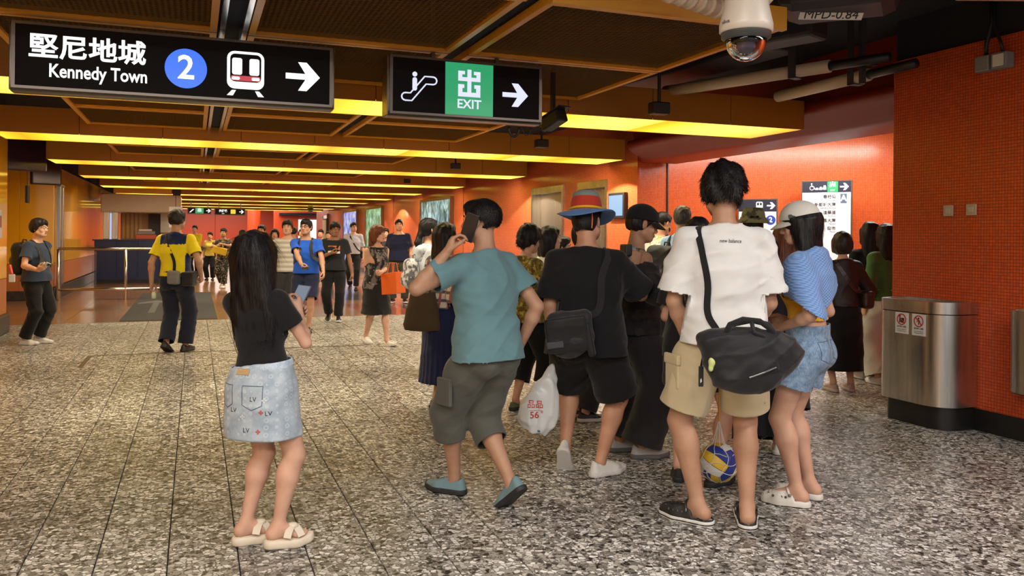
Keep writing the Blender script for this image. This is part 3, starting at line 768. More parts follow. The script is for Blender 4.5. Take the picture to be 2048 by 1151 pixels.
# ------------------------------------------------------------------ dome camera
p = atY(1492, 60, 3.55); o = empty('dome_camera', p); tag(o, 'white dome security camera with dark glass bubble', 'camera')
R_ = .113
MB().lathe([(0, .34), (.06, .34), (.075, .30), (.082, .2), (.095, .1), (R_, .02), (R_, -.008), (.105, -.014)], 40).build('camera_housing', mat('camera_white', (.66, .60, .53), rough=.35), o, smooth=True)
MB().lathe([(.106, -.008), (.104, -.035), (.088, -.045)], 40).build('trim_ring', mat('ring_grey', (.06, .065, .065), rough=.35), o, smooth=True)
gm, nt, pb = new_mat('bubble_glass'); setin(pb, Base_Color=(.55, .55, .58, 1), Roughness=.03, IOR=1.3); pb.inputs['Transmission Weight'].default_value = 1.0
MB().lathe([(.084, -.04)] + [(.086 * math.cos(t), -.048 - .086 * math.sin(t)) for t in [PI / 2 * i / 10 for i in range(11)]], 36).build('dome', gm, o, smooth=True)
cm = MB(); cm.lathe([(.0, -.03), (.07, -.032), (.07, -.06), (.06, -.062)], 28); cm.build('camera_gimbal', BLACK, o, smooth=True)
MB().lathe([(.0, -.118), (.03, -.112), (.045, -.10), (.052, -.085), (.052, -.06)], 24).build('lens', mat('lens_ball', (.10, .085, .12), rough=.15), o, smooth=True)
MB().tube([(.095, -.0, .28), (.13, .0, .17), (.10, .0, .13)], [.03, .034, .02], 12).build('side_cap', mat('cap_cream', (.7, .55, .38), rough=.4), o, smooth=True)
arm = MB(); arm.tube([(0, 0, .33), (0, 0, .45), (-.1, .02, .5), (-.5, .1, .5)], .045, 14); arm.build('mount_arm', WHITE, o, smooth=True)
put_text('lettering', 'alhua', .022, Matrix.Translation(Vector((0, 0, .022))) @ Matrix.Rotation(math.radians(-62) - TH, 4, 'Z') @ Matrix.Translation((0, -R_ - .001, 0)) @ Matrix.Rotation(PI / 2, 4, 'X'), GREY, o)
# cream conduit beside the camera, near edge of the frame
ca, cb_ = atz(1330, -20, 2.75), atz(1440, 18, 2.75)
mb = MB(); mb.tube([ca, cb_], .05, 14)
o = mb.build('ribbed_conduit', CREAM, smooth=True); tag(o, 'cream ribbed conduit beside the dome camera', 'conduit')
rb = MB(); d = (cb_ - ca)
for i in range(6): c = ca + d * (i + .5) / 6; rb.tube([c - d * .03, c + d * .03], .058, 14)
rb.build('rib', CREAM, o, smooth=True)
# cream lamp end at the top right edge
o = MB().bbox(-.45, -.03, -.02, .5, .03, .02, .008, Matrix.Translation(atz(2060, -6, 3.0)) @ Matrix.Rotation(-TH, 4, 'Z')).build('tube_lamp', CREAM); tag(o, 'cream tube lamp housing above the mosaic pillar', 'lamp')

# ------------------------------------------------------------------ pillar fittings
def on_pillar(px, py, u=5.755): return atu(px, py, u)
p = on_pillar(2000, 125); o = empty('junction_box', p); tag(o, 'grey junction boxes with a white label high on the mosaic pillar', 'junction box')
MB().bbox(-.09, .03, -.06, 0, .15, .06, .008).build('grey_box', GREY, o); MB().bbox(-.09, -.12, -.06, 0, .01, .06, .008).build('labelled_box', GREY, o)
MB().box(-.093, -.10, -.045, -.09, -.01, .045).build('white_label', WHITE, o)
mb = MB(); mb.tube([(-.04, .09, .06), (-.04, .085, .16), (-.03, .05, .3), (-.02, .06, .5)], .016, 8); mb.tube([(-.04, -.06, .06), (-.04, -.03, .16), (-.03, .03, .3), (-.02, .03, .5)], .012, 8); mb.build('cable', BLACK, o, smooth=True)
for px, py, lab in ((1898, 421, 'beige switch plate on the mosaic pillar, the one nearer the corner'), (1944, 419, 'beige switch plate on the mosaic pillar, farther from the corner')):
    p = on_pillar(px, py); o = empty('switch_plate', p); tag(o, lab, 'switch', None)
    MB().bbox(-.014, -.045, -.045, 0, .045, .045, .004).build('plate', mat('plate_beige', (.45, .36, .26), rough=.4), o); MB().bbox(-.02, -.022, -.022, -.012, .022, .022, .003).build('socket_insert', mat('insert_beige', (.52, .42, .32), rough=.4), o)
# waste bin: rounded steel body against the pillar
o = empty('litter_bin', (5.75, 5.085, 0)); tag(o, 'large brushed steel litter bin with two warning stickers', 'bin')
hw, dp_ = .345, .36
def bin_outline(hw, dp_, r):
    pts = [(0, -hw)]
    for k in range(11): a = k / 10 * PI / 2; pts.append((-dp_ + r - r * math.sin(a), -hw + r - r * math.cos(a)))
    for k in range(11): a = k / 10 * PI / 2; pts.append((-dp_ + r - r * math.cos(a), hw - r * .5 + r * .5 * math.sin(a)))
    pts += [(0, hw)]
    return pts
def shell(name, pts, z0, z1, m, parent, inner=None, close=True):
    mb = MB(); n = len(pts)
    mb.add([(x, y, z) for z in (z0, z1) for x, y in pts], [(i, (i + 1) % n, n + (i + 1) % n, n + i) for i in range(n)])
    if inner:
        b0 = len(mb.v); mb.v += [(x, y, z1) for x, y in inner] + [(x, y, z1 - .09) for x, y in inner]
        for i in range(n):
            j = (i + 1) % n; mb.f.append([n + i, n + j, b0 + j, b0 + i]); mb.mi.append(0); mb.f.append([b0 + i, b0 + j, b0 + n + j, b0 + n + i]); mb.mi.append(0)
        mb.f.append([b0 + n + i for i in range(n)]); mb.mi.append(0)
    elif close: mb.f += [list(range(n, 2 * n))]; mb.mi += [0]
    return auto_smooth(mb.build(name, m, parent), 40)
po = bin_outline(hw, dp_, .21)
shell('bin_body', po, .185, .905, STEEL, o)
pi_ = bin_outline(hw - .04, dp_ - .045, .18); pi_[0] = (-.03, pi_[0][1]); pi_[-1] = (-.03, pi_[-1][1])
shell('bin_rim', [(x * 1.012, y * 1.006) for x, y in po], .912, 1.005, STEEL, o, pi_)
shell('bin_plinth', bin_outline(hw - .03, dp_ - .05, .18), 0, .19, SKIRTB, o)
for yy, sym in ((.055, 'can'), (-.115, 'man')):
    st = MB().box(-dp_ - .004, yy - .065, .73, -dp_ - .0005, yy + .065, .90).build('sticker', mat('sticker_white', (.72, .7, .68), rough=.4), o)
    Mx = face_M((-dp_ - .005, yy, .845), (0, -1, 0), (-1, 0, 0))
    rg = MB(); nn = 28
    for k in range(nn):
        a, b_ = 2 * PI * k / nn, 2 * PI * (k + 1) / nn
        rg.prism([(.038 * math.cos(a), .038 * math.sin(a)), (.047 * math.cos(a), .047 * math.sin(a)), (.047 * math.cos(b_), .047 * math.sin(b_)), (.038 * math.cos(b_), .038 * math.sin(b_))], Mx, .001)
    rg.prism([(-.033, .026), (-.026, .033), (.033, -.026), (.026, -.033)], Mx @ Matrix.Translation((0, 0, .001)), .001)
    rg.build('prohibition_ring', mat('ring_red', (.5, .03, .03), rough=.4), st)
    ic = MB()
    if sym == 'can': ic.prism(rrect(-.006, -.028, .026, .012, .004, 2), Mx, .0008); ic.prism(rrect(-.022, -.028, -.01, .02, .004, 2), Mx, .0008); ic.prism(disc(.007, 12, -.014, .028), Mx, .0008)
    else: ic.prism(disc(.008, 12, 0, .022), Mx, .0008); ic.prism([(-.004, -.03), (.004, -.03), (.004, .012), (-.004, .012)], Mx, .0008); ic.prism([(-.02, -.004), (.0, .012), (.018, .0), (.018, -.006), (0, .004), (-.02, -.01)], Mx, .0008)
    ic.build('pictogram', BLACK, st)
    for t, zz, sz in (('請勿倒入液體', .785, .017), ('Do not dispose', .764, .012), ('of liquids here', .750, .012)):
        put_text('small_print', t, sz, face_M((-dp_ - .005, yy, zz), (0, -1, 0), (-1, 0, 0)), BLACK, st, extrude=.0002, width=.09)
# second bin on the wall
o = empty('wall_bin', (5.75, 3.98, 0)); tag(o, 'narrow brushed steel bin fixed to the pillar at the frame edge', 'bin')
pb_ = [(0, -.36), (-.10, -.36)] + [(-.10 - .15 * math.sin(k / 8 * PI / 2), -.36 + .15 - .15 * math.cos(k / 8 * PI / 2)) for k in range(1, 9)] + [(-.10 - .15 * math.cos(k / 8 * PI / 2), .36 - .15 + .15 * math.sin(k / 8 * PI / 2)) for k in range(0, 9)] + [(0, .36)]
shell('bin_body', pb_, .40, .99, STEEL, o, [(x * .93 - .005, y * .95) for x, y in pb_]); shell('bin_floor', [(x * .97, y * .97) for x, y in pb_], .392, .402, DUCT, o)
o = MB().bbox(5.735, 4.06, .265, 5.762, 4.12, .315, .006).build('door_stop', BLACK); tag(o, 'small black stop on the pillar under the narrow bin', 'stop')

# ------------------------------------------------------------------ lifts
def lift(v0, v1, label, nd):
    o = empty('lift_entrance', (VW, (v0 + v1) / 2, 0)); tag(o, label, 'lift')
    w = (v1 - v0) / 2; m = MB()
    m.box(-.02, -w, 0, .32, -w + .07, LT); m.box(-.02, w - .07, 0, .32, w, LT); m.box(-.02, -w + .07, LT - .12, .32, w - .07, LT); m.build('door_frame', STEEL, o)
    for i in range(nd):
        a = -w + .07 + (2 * w - .14) * i / nd; b_ = -w + .07 + (2 * w - .14) * (i + 1) / nd
        MB().bbox(.16, a + .003, .02, .2, b_ - .003, LT - .12, .004).build('lift_door', mat('lift_steel', (.46, .40, .33), rough=.3, metal=.9, bump=.05, bscale=40), o)
    MB().box(-.0, -w + .07, 0, .3, w - .07, .02).build('door_sill', STEEL, o)
    MB().box(.3, -w, 0, .34, w, LT).build('shaft_wall', DARK, o)
lift(*L1, 'wide steel lift entrance, the farther of the two', 2)
lift(*L2, 'narrow steel lift entrance beside the small lit screen', 2)
o = empty('lift_display', (VW, 11.45, 1.98)); tag(o, 'small lit screen on the orange wall beside the narrow lift', 'screen')
MB().bbox(-.07, -.26, -.2, 0, .26, .2, .01).build('screen_case', BLACK, o); MB().box(-.075, -.22, -.16, -.07, .22, .16).build('screen', emit('screen_blue', (.35, .6, .9), .8), o)

# ------------------------------------------------------------------ light boxes along the right wall
def poster_mat(name, c1, c2, c3, s):
    m, nt, p = new_mat(name); tc = N(nt, 'ShaderNodeTexCoord'); mp = N(nt, 'ShaderNodeMapping'); mp.inputs['Scale'].default_value = (1, 1.6, .8); nt.links.new(tc.outputs['Object'], mp.inputs[0])
    nz = N(nt, 'ShaderNodeTexNoise'); setin(nz, Scale=s, Detail=4.0, Distortion=.8); nt.links.new(mp.outputs[0], nz.inputs['Vector'])
    r = ramp(nt, [(.36, c1), (.5, c2), (.64, c3)]); nt.links.new(nz.outputs[0], r.inputs[0])
    nt.links.new(r.outputs[0], p.inputs['Emission Color']); p.inputs['Emission Strength'].default_value = 1.0; setin(p, Base_Color=(.02, .02, .02, 1), Roughness=.12); return m
for v0, v1, lab, cs in ((20.3, 23.4, 'widest backlit poster, teal and dark, behind the ponytail woman', ((.02, .03, .03), (.10, .30, .32), (.6, .85, .85))), (28.7, 31.7, 'tall backlit green poster beside the navy shirt man', ((.10, .16, .02), (.06, .42, .20), (.55, .8, .6))), (33.5, 36.8, 'tall backlit blue poster behind the grey shirt man', ((.05, .10, .55), (.25, .40, .85), (.75, .85, .95))), (41.5, 43.0, 'smallest lit white poster at the far end of the wall', ((.5, .3, .25), (.7, .66, .62), (.85, .85, .85)))):
    o = empty('poster_light_box', (VW, (v0 + v1) / 2, 0)); tag(o, lab, 'light box', None)
    w = (v1 - v0) / 2; z0, z1 = .25, 2.5; m = MB(); m.box(-.1, -w, z0, 0, -w + .07, z1); m.box(-.1, w - .07, z0, 0, w, z1); m.box(-.1, -w + .07, z0, 0, w - .07, z0 + .07); m.box(-.1, -w + .07, z1 - .07, 0, w - .07, z1); m.build('poster_frame', mat('bronze', (.24, .14, .07), rough=.3, metal=.8), o)
    MB().box(-.06, -w + .07, z0 + .07, -.03, w - .07, z1 - .07).build('lit_poster', poster_mat('poster_' + str(int(v0)), *[tuple(q * .75 for q in c) for c in cs], 3.6), o)

# ------------------------------------------------------------------ direction boards on the curved wall
BLUEB = mat('board_navy', (.010, .014, .035), rough=.35); BW = mat('board_white', (.66, .68, .72), rough=.35); GRN = mat('board_green', (.02, .27, .09), rough=.35); INK = mat('ink', (.03, .03, .04), rough=.5); PWH = mat('print_white', (.85, .87, .9), rough=.4); BLU2 = mat('board_blue', (.01, .05, .35), rough=.35)
def board(px0, px1, py0, Yl, Yr, H, label):
    a, b_ = atY(*px0, Yl), atY(*px1, Yr); a.z = b_.z = py0; d = (b_ - a); L = d.length; d.normalize(); n = d.cross(UP).normalized()
    if n.dot(FWD) > 0: n = -n
    o = empty('direction_board', a); tag(o, label, 'sign'); M = face_M((0, 0, 0), d, n)
    fr = MB(); fr.prism([(0, -H), (L, -H), (L, 0), (0, 0)], M @ Matrix.Translation((0, 0, -.06)), .06); fr.build('board_body', BW, o)
    e = MB()
    for q in ([(-.018, -H), (0, -H), (0, .015), (-.018, .015)], [(L, -H), (L + .018, -H), (L + .018, .015), (L, .015)], [(0, 0), (L, 0), (L, .015), (0, .015)]): e.prism(q, M @ Matrix.Translation((0, 0, -.06)), .066)
    e.build('board_frame', SIGNF, o); return o, M @ Matrix.Translation((0, 0, .001)), L
def plate(o, nm, M, x0, y0, x1, y1, m, z=0): MB().prism([(x0, y0), (x1, y0), (x1, y1), (x0, y1)], M @ Matrix.Translation((0, 0, z)), .001).build(nm, m, o)
def T(o, M, x, y, s, body, m, w=None, b=0., al='CENTER', z=.002): put_text('lettering', body, s, M @ Matrix.Translation((x, y, z)), m, o, b, al, .0004, w)
o, M, L = board((1605, 367), (1702, 363), 2.36, 12.7, 12.35, 1.75, 'white directory board with a black exit header on the curved mosaic wall')
plate(o, 'header', M, 0, -.165, L, 0, BLUEB); plate(o, 'green_panel', M, L * .52, -.165, L * .74, 0, GRN, .001)
T(o, M, L * .63, -.06, .10, '出', PWH, None, .004); T(o, M, L * .63, -.135, .035, 'EXIT', PWH)
MB().prism(arrow_pts(.062), M @ Matrix.Translation((L * .87, -.083, .001)), .002).build('arrow', PWH, o)
wc = MB(); Mw = M @ Matrix.Translation((L * .2, -.085, .001)); wc.tube([Mw @ Vector((.03 * math.cos(t), -.012 + .03 * math.sin(t), .001)) for t in [2 * PI * i / 14 for i in range(14)]], .005, 5, closed=True); wc.prism(disc(.011, 10, -.005, .052), Mw, .001); wc.tube([Mw @ Vector(q) for q in ((-.005, .04, .001), (-.002, .008, .001), (.028, .006, .001), (.045, -.035, .001))], .006, 5); wc.build('wheelchair_symbol', PWH, o)
for x0, h in ((.27, .022), (.35, .03), (.43, .045)):
    vh = MB(); vh.prism(rrect(L * x0, -.125, L * (x0 + .07), -.125 + h, .006, 2), M, .0015); vh.prism(rrect(L * (x0 + .012), -.125 + h * .6, L * (x0 + .058), -.125 + h * 1.5, .006, 2), M, .0015); vh.build('vehicle_symbol', PWH, o)
plate(o, 'letter_panel', M, L * .79, -.33, L * .92, -.19, mat('board_slate', (.06, .10, .16), rough=.35), .001); T(o, M, L * .855, -.26, .13, 'A', PWH, None, .003)
for i, (zh, en) in enumerate((('春秧街', 'Chun Yeung Street'), ('新都城大廈', 'Metropole Building'), ('渣華道', 'Java Road'), ('昌大廈', 'Mansion'), ('街市', 'Market'))):
    y = -.235 - .12 * i; T(o, M, L * .70, y, .062, zh, INK, None, .001, 'RIGHT'); T(o, M, L * .70, y - .048, .030, en, INK, None, 0, 'RIGHT')
o, M, L = board((1478, 398), (1553, 396), 2.08, 12.8, 12.6, 1.5, 'lower board with a navy train header behind the white tee man')
plate(o, 'header', M, 0, -.18, L, 0, BLUEB); MB().prism(arrow_pts(.062), M @ Matrix.Translation((L * .86, -.09, .001)), .002).build('arrow', PWH, o)
tq = MB(); tq.prism(rrect(L * .46, -.135, L * .64, -.03, .02, 3), M, .0015); tq.build('train_symbol', PWH, o); tq = MB(); tq.prism(rrect(L * .485, -.085, L * .54, -.045, .008, 2), M @ Matrix.Translation((0, 0, .001)), .0015); tq.prism(rrect(L * .56, -.085, L * .615, -.045, .008, 2), M @ Matrix.Translation((0, 0, .001)), .0015); tq.build('train_window', BLUEB, o)
MB().prism(disc(.072, 24), M @ Matrix.Translation((L * .85, -.31, .001)), .002).build('number_disc', BLU2, o); T(o, M, L * .85, -.31, .11, '2', PWH, None, .003, z=.004)
T(o, M, L * .35, -.31, .09, '堅尼地城', INK, None, .001); T(o, M, L * .35, -.42, .055, 'Kennedy Town', INK)

# ------------------------------------------------------------------ left side: screens, door post, window, kiosk, railing
for (px, py, Yd, w, h, lab) in ((52, 308, 13.6, .62, .56, 'dark hanging screen nearest the yellow wall'), (92, 344, 16.2, .55, .5, 'dark hanging screen just above the alcove corner')):
    p = atY(px, py, Yd); o = empty('hanging_screen', p, math.radians(28)); tag(o, lab, 'screen')
    MB().bbox(-w / 2, -.05, -h / 2, w / 2, .05, h / 2, .02).build('screen_case', mat('screen_case', (.03, .012, .02), rough=.35), o); MB().box(-w / 2 + .03, -.054, -h / 2 + .03, w / 2 - .03, -.05, h / 2 - .03).build('screen', mat('screen_dark', (.04, .012, .022), rough=.15), o)
    MB().tube([(0, 0, h / 2), (0, 0, 1.3)], .025, 8).build('ceiling_pole', BLACK, o)
o = empty('small_board', atY(55, 385, 14.5)); tag(o, 'small black notice hanging by the yellow wall edge', 'sign'); MB().bbox(-.02, -.1, -.18, .02, .1, .12, .006).build('notice', BLACK, o); MB().box(-.024, -.06, -.1, -.02, .06, .05).build('notice_print', BW, o)
MB().tube([(0, 0, .1), (0, 0, 3.425 - o.location.z)], .008, 6).build('cord', BLACK, o)
o = empty('leaflet_holder', (-2.60, 13.6, 1.6)); tag(o, 'narrow white notice stuck on the yellow wall edge', 'notice'); MB().box(0, -.1, -.2, .01, .1, .2).build('notice_sheet', BW, o); MB().box(.01, -.07, -.05, .011, .07, .12).build('notice_print', mat('faded_red', (.4, .15, .12)), o)
o = empty('door_post', (-2.83, 20.62, 0)); tag(o, 'tall steel door post at the alcove corner', 'post'); MB().bbox(-.02, -.06, .0, .06, .06, 2.5, .008).build('post_shaft', STEEL, o); MB().bbox(-.02, .5, .3, .045, .58, 2.5, .008).build('post_shaft', STEEL, o); MB().bbox(-.02, -.06, 2.5, .06, .58, 2.56, .008).build('post_head', STEEL, o)
struct(MB().bbox(-2.91, 31.5, .25, -2.86, 36.0, 2.55, .01).build('window_2', emit('blue_light_box', (.32, .5, .75), .85)))
# kiosk
ko = empty('service_kiosk', (-1.55, 26.4, 0)); tag(ko, 'service kiosk with a navy counter under a beige canopy', 'kiosk')
NAVY = mat('navy_panel', (.008, .018, .075), rough=.3)
for i in range(4):
    MB().bbox(-1.15 + .575 * i + .004, 0, .12, -1.15 + .575 * (i + 1) - .004, .05, 1.25, .004).build('counter_panel', NAVY, ko)
MB().bbox(-1.2, -.02, 1.25, 1.2, .5, 1.29, .008).build('counter_top', mat('counter_top', (.03, .05, .12), rough=.2), ko)
MB().bbox(-1.15, .02, 0, 1.15, .5, .12, .005).build('counter_base', SKIRTB, ko); MB().bbox(-1.15, .06, .12, 1.15, .5, 1.25, .005).build('counter_body', NAVY, ko)
BEI = mat('canopy_beige', (.50, .44, .36), rough=.35)
MB().bbox(-1.0, .12, 2.08, 1.15, 1.8, 2.62, .03).build('canopy', BEI, ko); MB().bbox(-.66, .0, 2.63, .9, .12, 2.84, .01).build('canopy_sign', mat('amber', (.75, .42, .06), rough=.4), ko)
o2 = MB().bbox(.93, -.03, 2.60, 1.15, .0, 2.86, .02).build('round_sign', BLACK, ko)
for a in ((-.95, .25), (-.72, .25), (1.0, .25)): MB().bbox(a[0], a[1], 1.29, a[0] + .16, a[1] + .16, 2.3, .01).build('canopy_post', STEEL, ko)
MB().bbox(-.6, 1.75, 0, 1.15, 1.8, 2.3, .01).build('back_wall', mat('kiosk_amber', (.5, .22, .04), rough=.3), ko)
for i in range(5): MB().bbox(-.55 + .12 * i, 1.72, 1.3, -.48 + .12 * i, 1.75, 2.2, .005).build('back_slat', mat('slat_gold', (.62, .42, .16), rough=.3), ko)
MB().bbox(.2, 1.6, 1.3, .55, 1.7, 2.15, .01).build('cabinet', mat('kiosk_dark', (.05, .05, .06), rough=.5), ko); MB().bbox(.55, 1.3, 1.5, 1.0, 1.4, 2.2, .01).build('notice_board', BW, ko)
o = empty('ticket_machine', (-1.35, 26.66, 1.292)); tag(o, 'red and grey machine standing on the kiosk counter', 'machine'); MB().bbox(-.28, -.12, 0, .28, .12, .14, .02).build('machine_base', mat('machine_red', (.5, .08, .03), rough=.4), o); MB().bbox(-.24, -.1, .14, .24, .1, .24, .02).build('machine_top', GREY, o); MB().bbox(-.2, -.08, .24, .16, .06, .30, .02).build('machine_lid', WHITE, o)
o = empty('information_board', (-.45, 25.9, 1.95)); tag(o, 'white notice sheets hanging at the kiosk front', 'notice'); MB().bbox(-.26, 0, -.3, .1, .02, .3, .005).build('notice_sheet', BW, o); MB().bbox(-.0, -.012, -.22, .2, .0, .0, .004).build('notice_print', GREY, o); MB().tube([(-.08, .01, .3), (-.08, .01, 1.475)], .008, 6).build('cord', BLACK, o)
# railing
ro = empty('steel_railing', (0, 20.2, 0)); tag(ro, 'steel railing with two rails before the kiosk', 'railing')
rx = [-2.76, -1.43, -.5]
for x in rx: MB().tube([(x, 0, 0), (x, 0, 1.12)], .03, 12).build('rail_post', CHROME, ro, smooth=True)
for z in (1.13, .24): MB().tube([(rx[0], 0, z), (rx[2], 0, z)], .032, 12).build('rail', CHROME, ro, smooth=True)
gm2, nt, pb = new_mat('rail_glass'); setin(pb, Base_Color=(.9, .93, .92, 1), Roughness=.02, IOR=1.1); pb.inputs['Transmission Weight'].default_value = 1.0; pb.inputs['Alpha'].default_value = .35
for a, b_ in ((rx[0], rx[1]), (rx[1], rx[2])): MB().box(a + .05, -.005, .30, b_ - .05, .005, 1.07).build('glass_panel', gm2, ro)
# floor mat with a pale arrow
o = empty('floor_mat', (0, 0, 0)); tag(o, 'long grey floor mat with a pale arrow on the brown slabs', 'mat'); o.location = (-.4, 15.3, 0)
MB().bbox(-.78, 0, .0, .78, 6.9, .008, .003).build('mat_sheet', mat('mat_grey', (.042, .041, .043), rough=.8, noise=.3, nscale=60), o)
ar = MB(); ar.prism([(-.06, 1.2), (.06, 1.2), (.06, 3.6), (.35, 3.3), (.35, 3.6), (0, 4.2), (-.35, 3.6), (-.35, 3.3), (-.06, 3.6)], Matrix.Translation((-.35, .2, .0085)), .001); ar.build('arrow_print', mat('mat_pale', (.12, .118, .115), rough=.8), o)
# far hanging signs
def far_sign(px, py, v, w, h, lab, kind):
    p = atv(px, py, v); o = empty('hanging_sign', p); tag(o, lab, 'sign')
    MB().bbox(-w / 2, 0, -h / 2, w / 2, .15, h / 2, .02).build('casing', SIGNF, o); MB().box(-w / 2 + .03, -.01, -h / 2 + .03, w / 2 - .03, .0, h / 2 - .03).build('sign_face', SIGNB, o)
    MB().prism(arrow_pts(h * .3), Matrix(((1, 0, 0, w * .37), (0, 0, -1, -.011), (0, 1, 0, 0), (0, 0, 0, 1))), .003).build('arrow', LIT, o)
    Ms = Matrix(((1, 0, 0, 0), (0, 0, -1, -.011), (0, 1, 0, 0), (0, 0, 0, 1)))
    if kind == 'exit':
        MB().box(-w * .17, -.014, -h / 2 + .03, w * .17, -.01, h / 2 - .03).build('green_panel', LITG, o); put_text('lettering', '出', h * .55, Ms @ Matrix.Translation((0, .02, .004)), LIT, o, .004)
        MB().prism([(-w * .42, -h * .25), (-w * .36, -h * .25), (-w * .22, h * .2), (-w * .28, h * .2)], Ms, .003).build('escalator_symbol', LIT, o)
    else:
        MB().prism(rrect(w * .02, -h * .3, w * .18, h * .3, .02, 2), Ms, .003).build('yellow_panel', emit('lit_yellow', (.75, .55, .03), 1.), o); put_text('characters', '升降機', h * .36, Ms @ Matrix.Translation((-w * .22, h * .08, .001)), LIT, o, .003); put_text('lettering', 'Lifts', h * .2, Ms @ Matrix.Translation((-w * .22, -h * .27, .001)), LIT, o)
    for x in (-w * .35, w * .35): MB().box(x - .015, .06, h / 2, x + .015, .09, h / 2 + .4).build('hanger_rod', SIGNF, o)
far_sign(399, 421, 33, .85, .26, 'small far exit sign with a green panel beside the kiosk', 'exit')
far_sign(460, 423, 33, 1.12, .27, 'small far black sign with a yellow panel and arrow', 'line')
p = atY(621, 420, 34); o = empty('dome_camera', p); tag(o, 'tiny far ceiling camera above the crowd', 'camera'); MB().lathe([(0, .2), (.1, .2), (.12, .05), (.11, 0)], 16).build('camera_housing', BLACK, o, smooth=True); MB().lathe([(.11, 0), (.08, -.08), (0, -.11)], 16).build('dome', GREY, o, smooth=True)
MB().tube([(0, 0, .2), (0, 0, .5)], .03, 8).build('mount_arm', BLACK, o)
o = empty('poster_stand', (5.6, 38.5, 0)); tag(o, 'tall framed notice stand at the far end of the lift wall', 'stand'); MB().bbox(-.05, -.6, .3, .05, .6, 2.2, .02).build('stand_frame', BLACK, o); MB().box(-.055, -.54, .36, -.05, .54, 2.14).build('stand_sheet', mat('sheet_pale', (.55, .45, .4), rough=.5), o); MB().bbox(-.2, -.5, 0, .2, .5, .05, .01).build('stand_base', BLACK, o); MB().box(-.03, -.05, .05, .03, .05, .3).build('stand_post', BLACK, o)
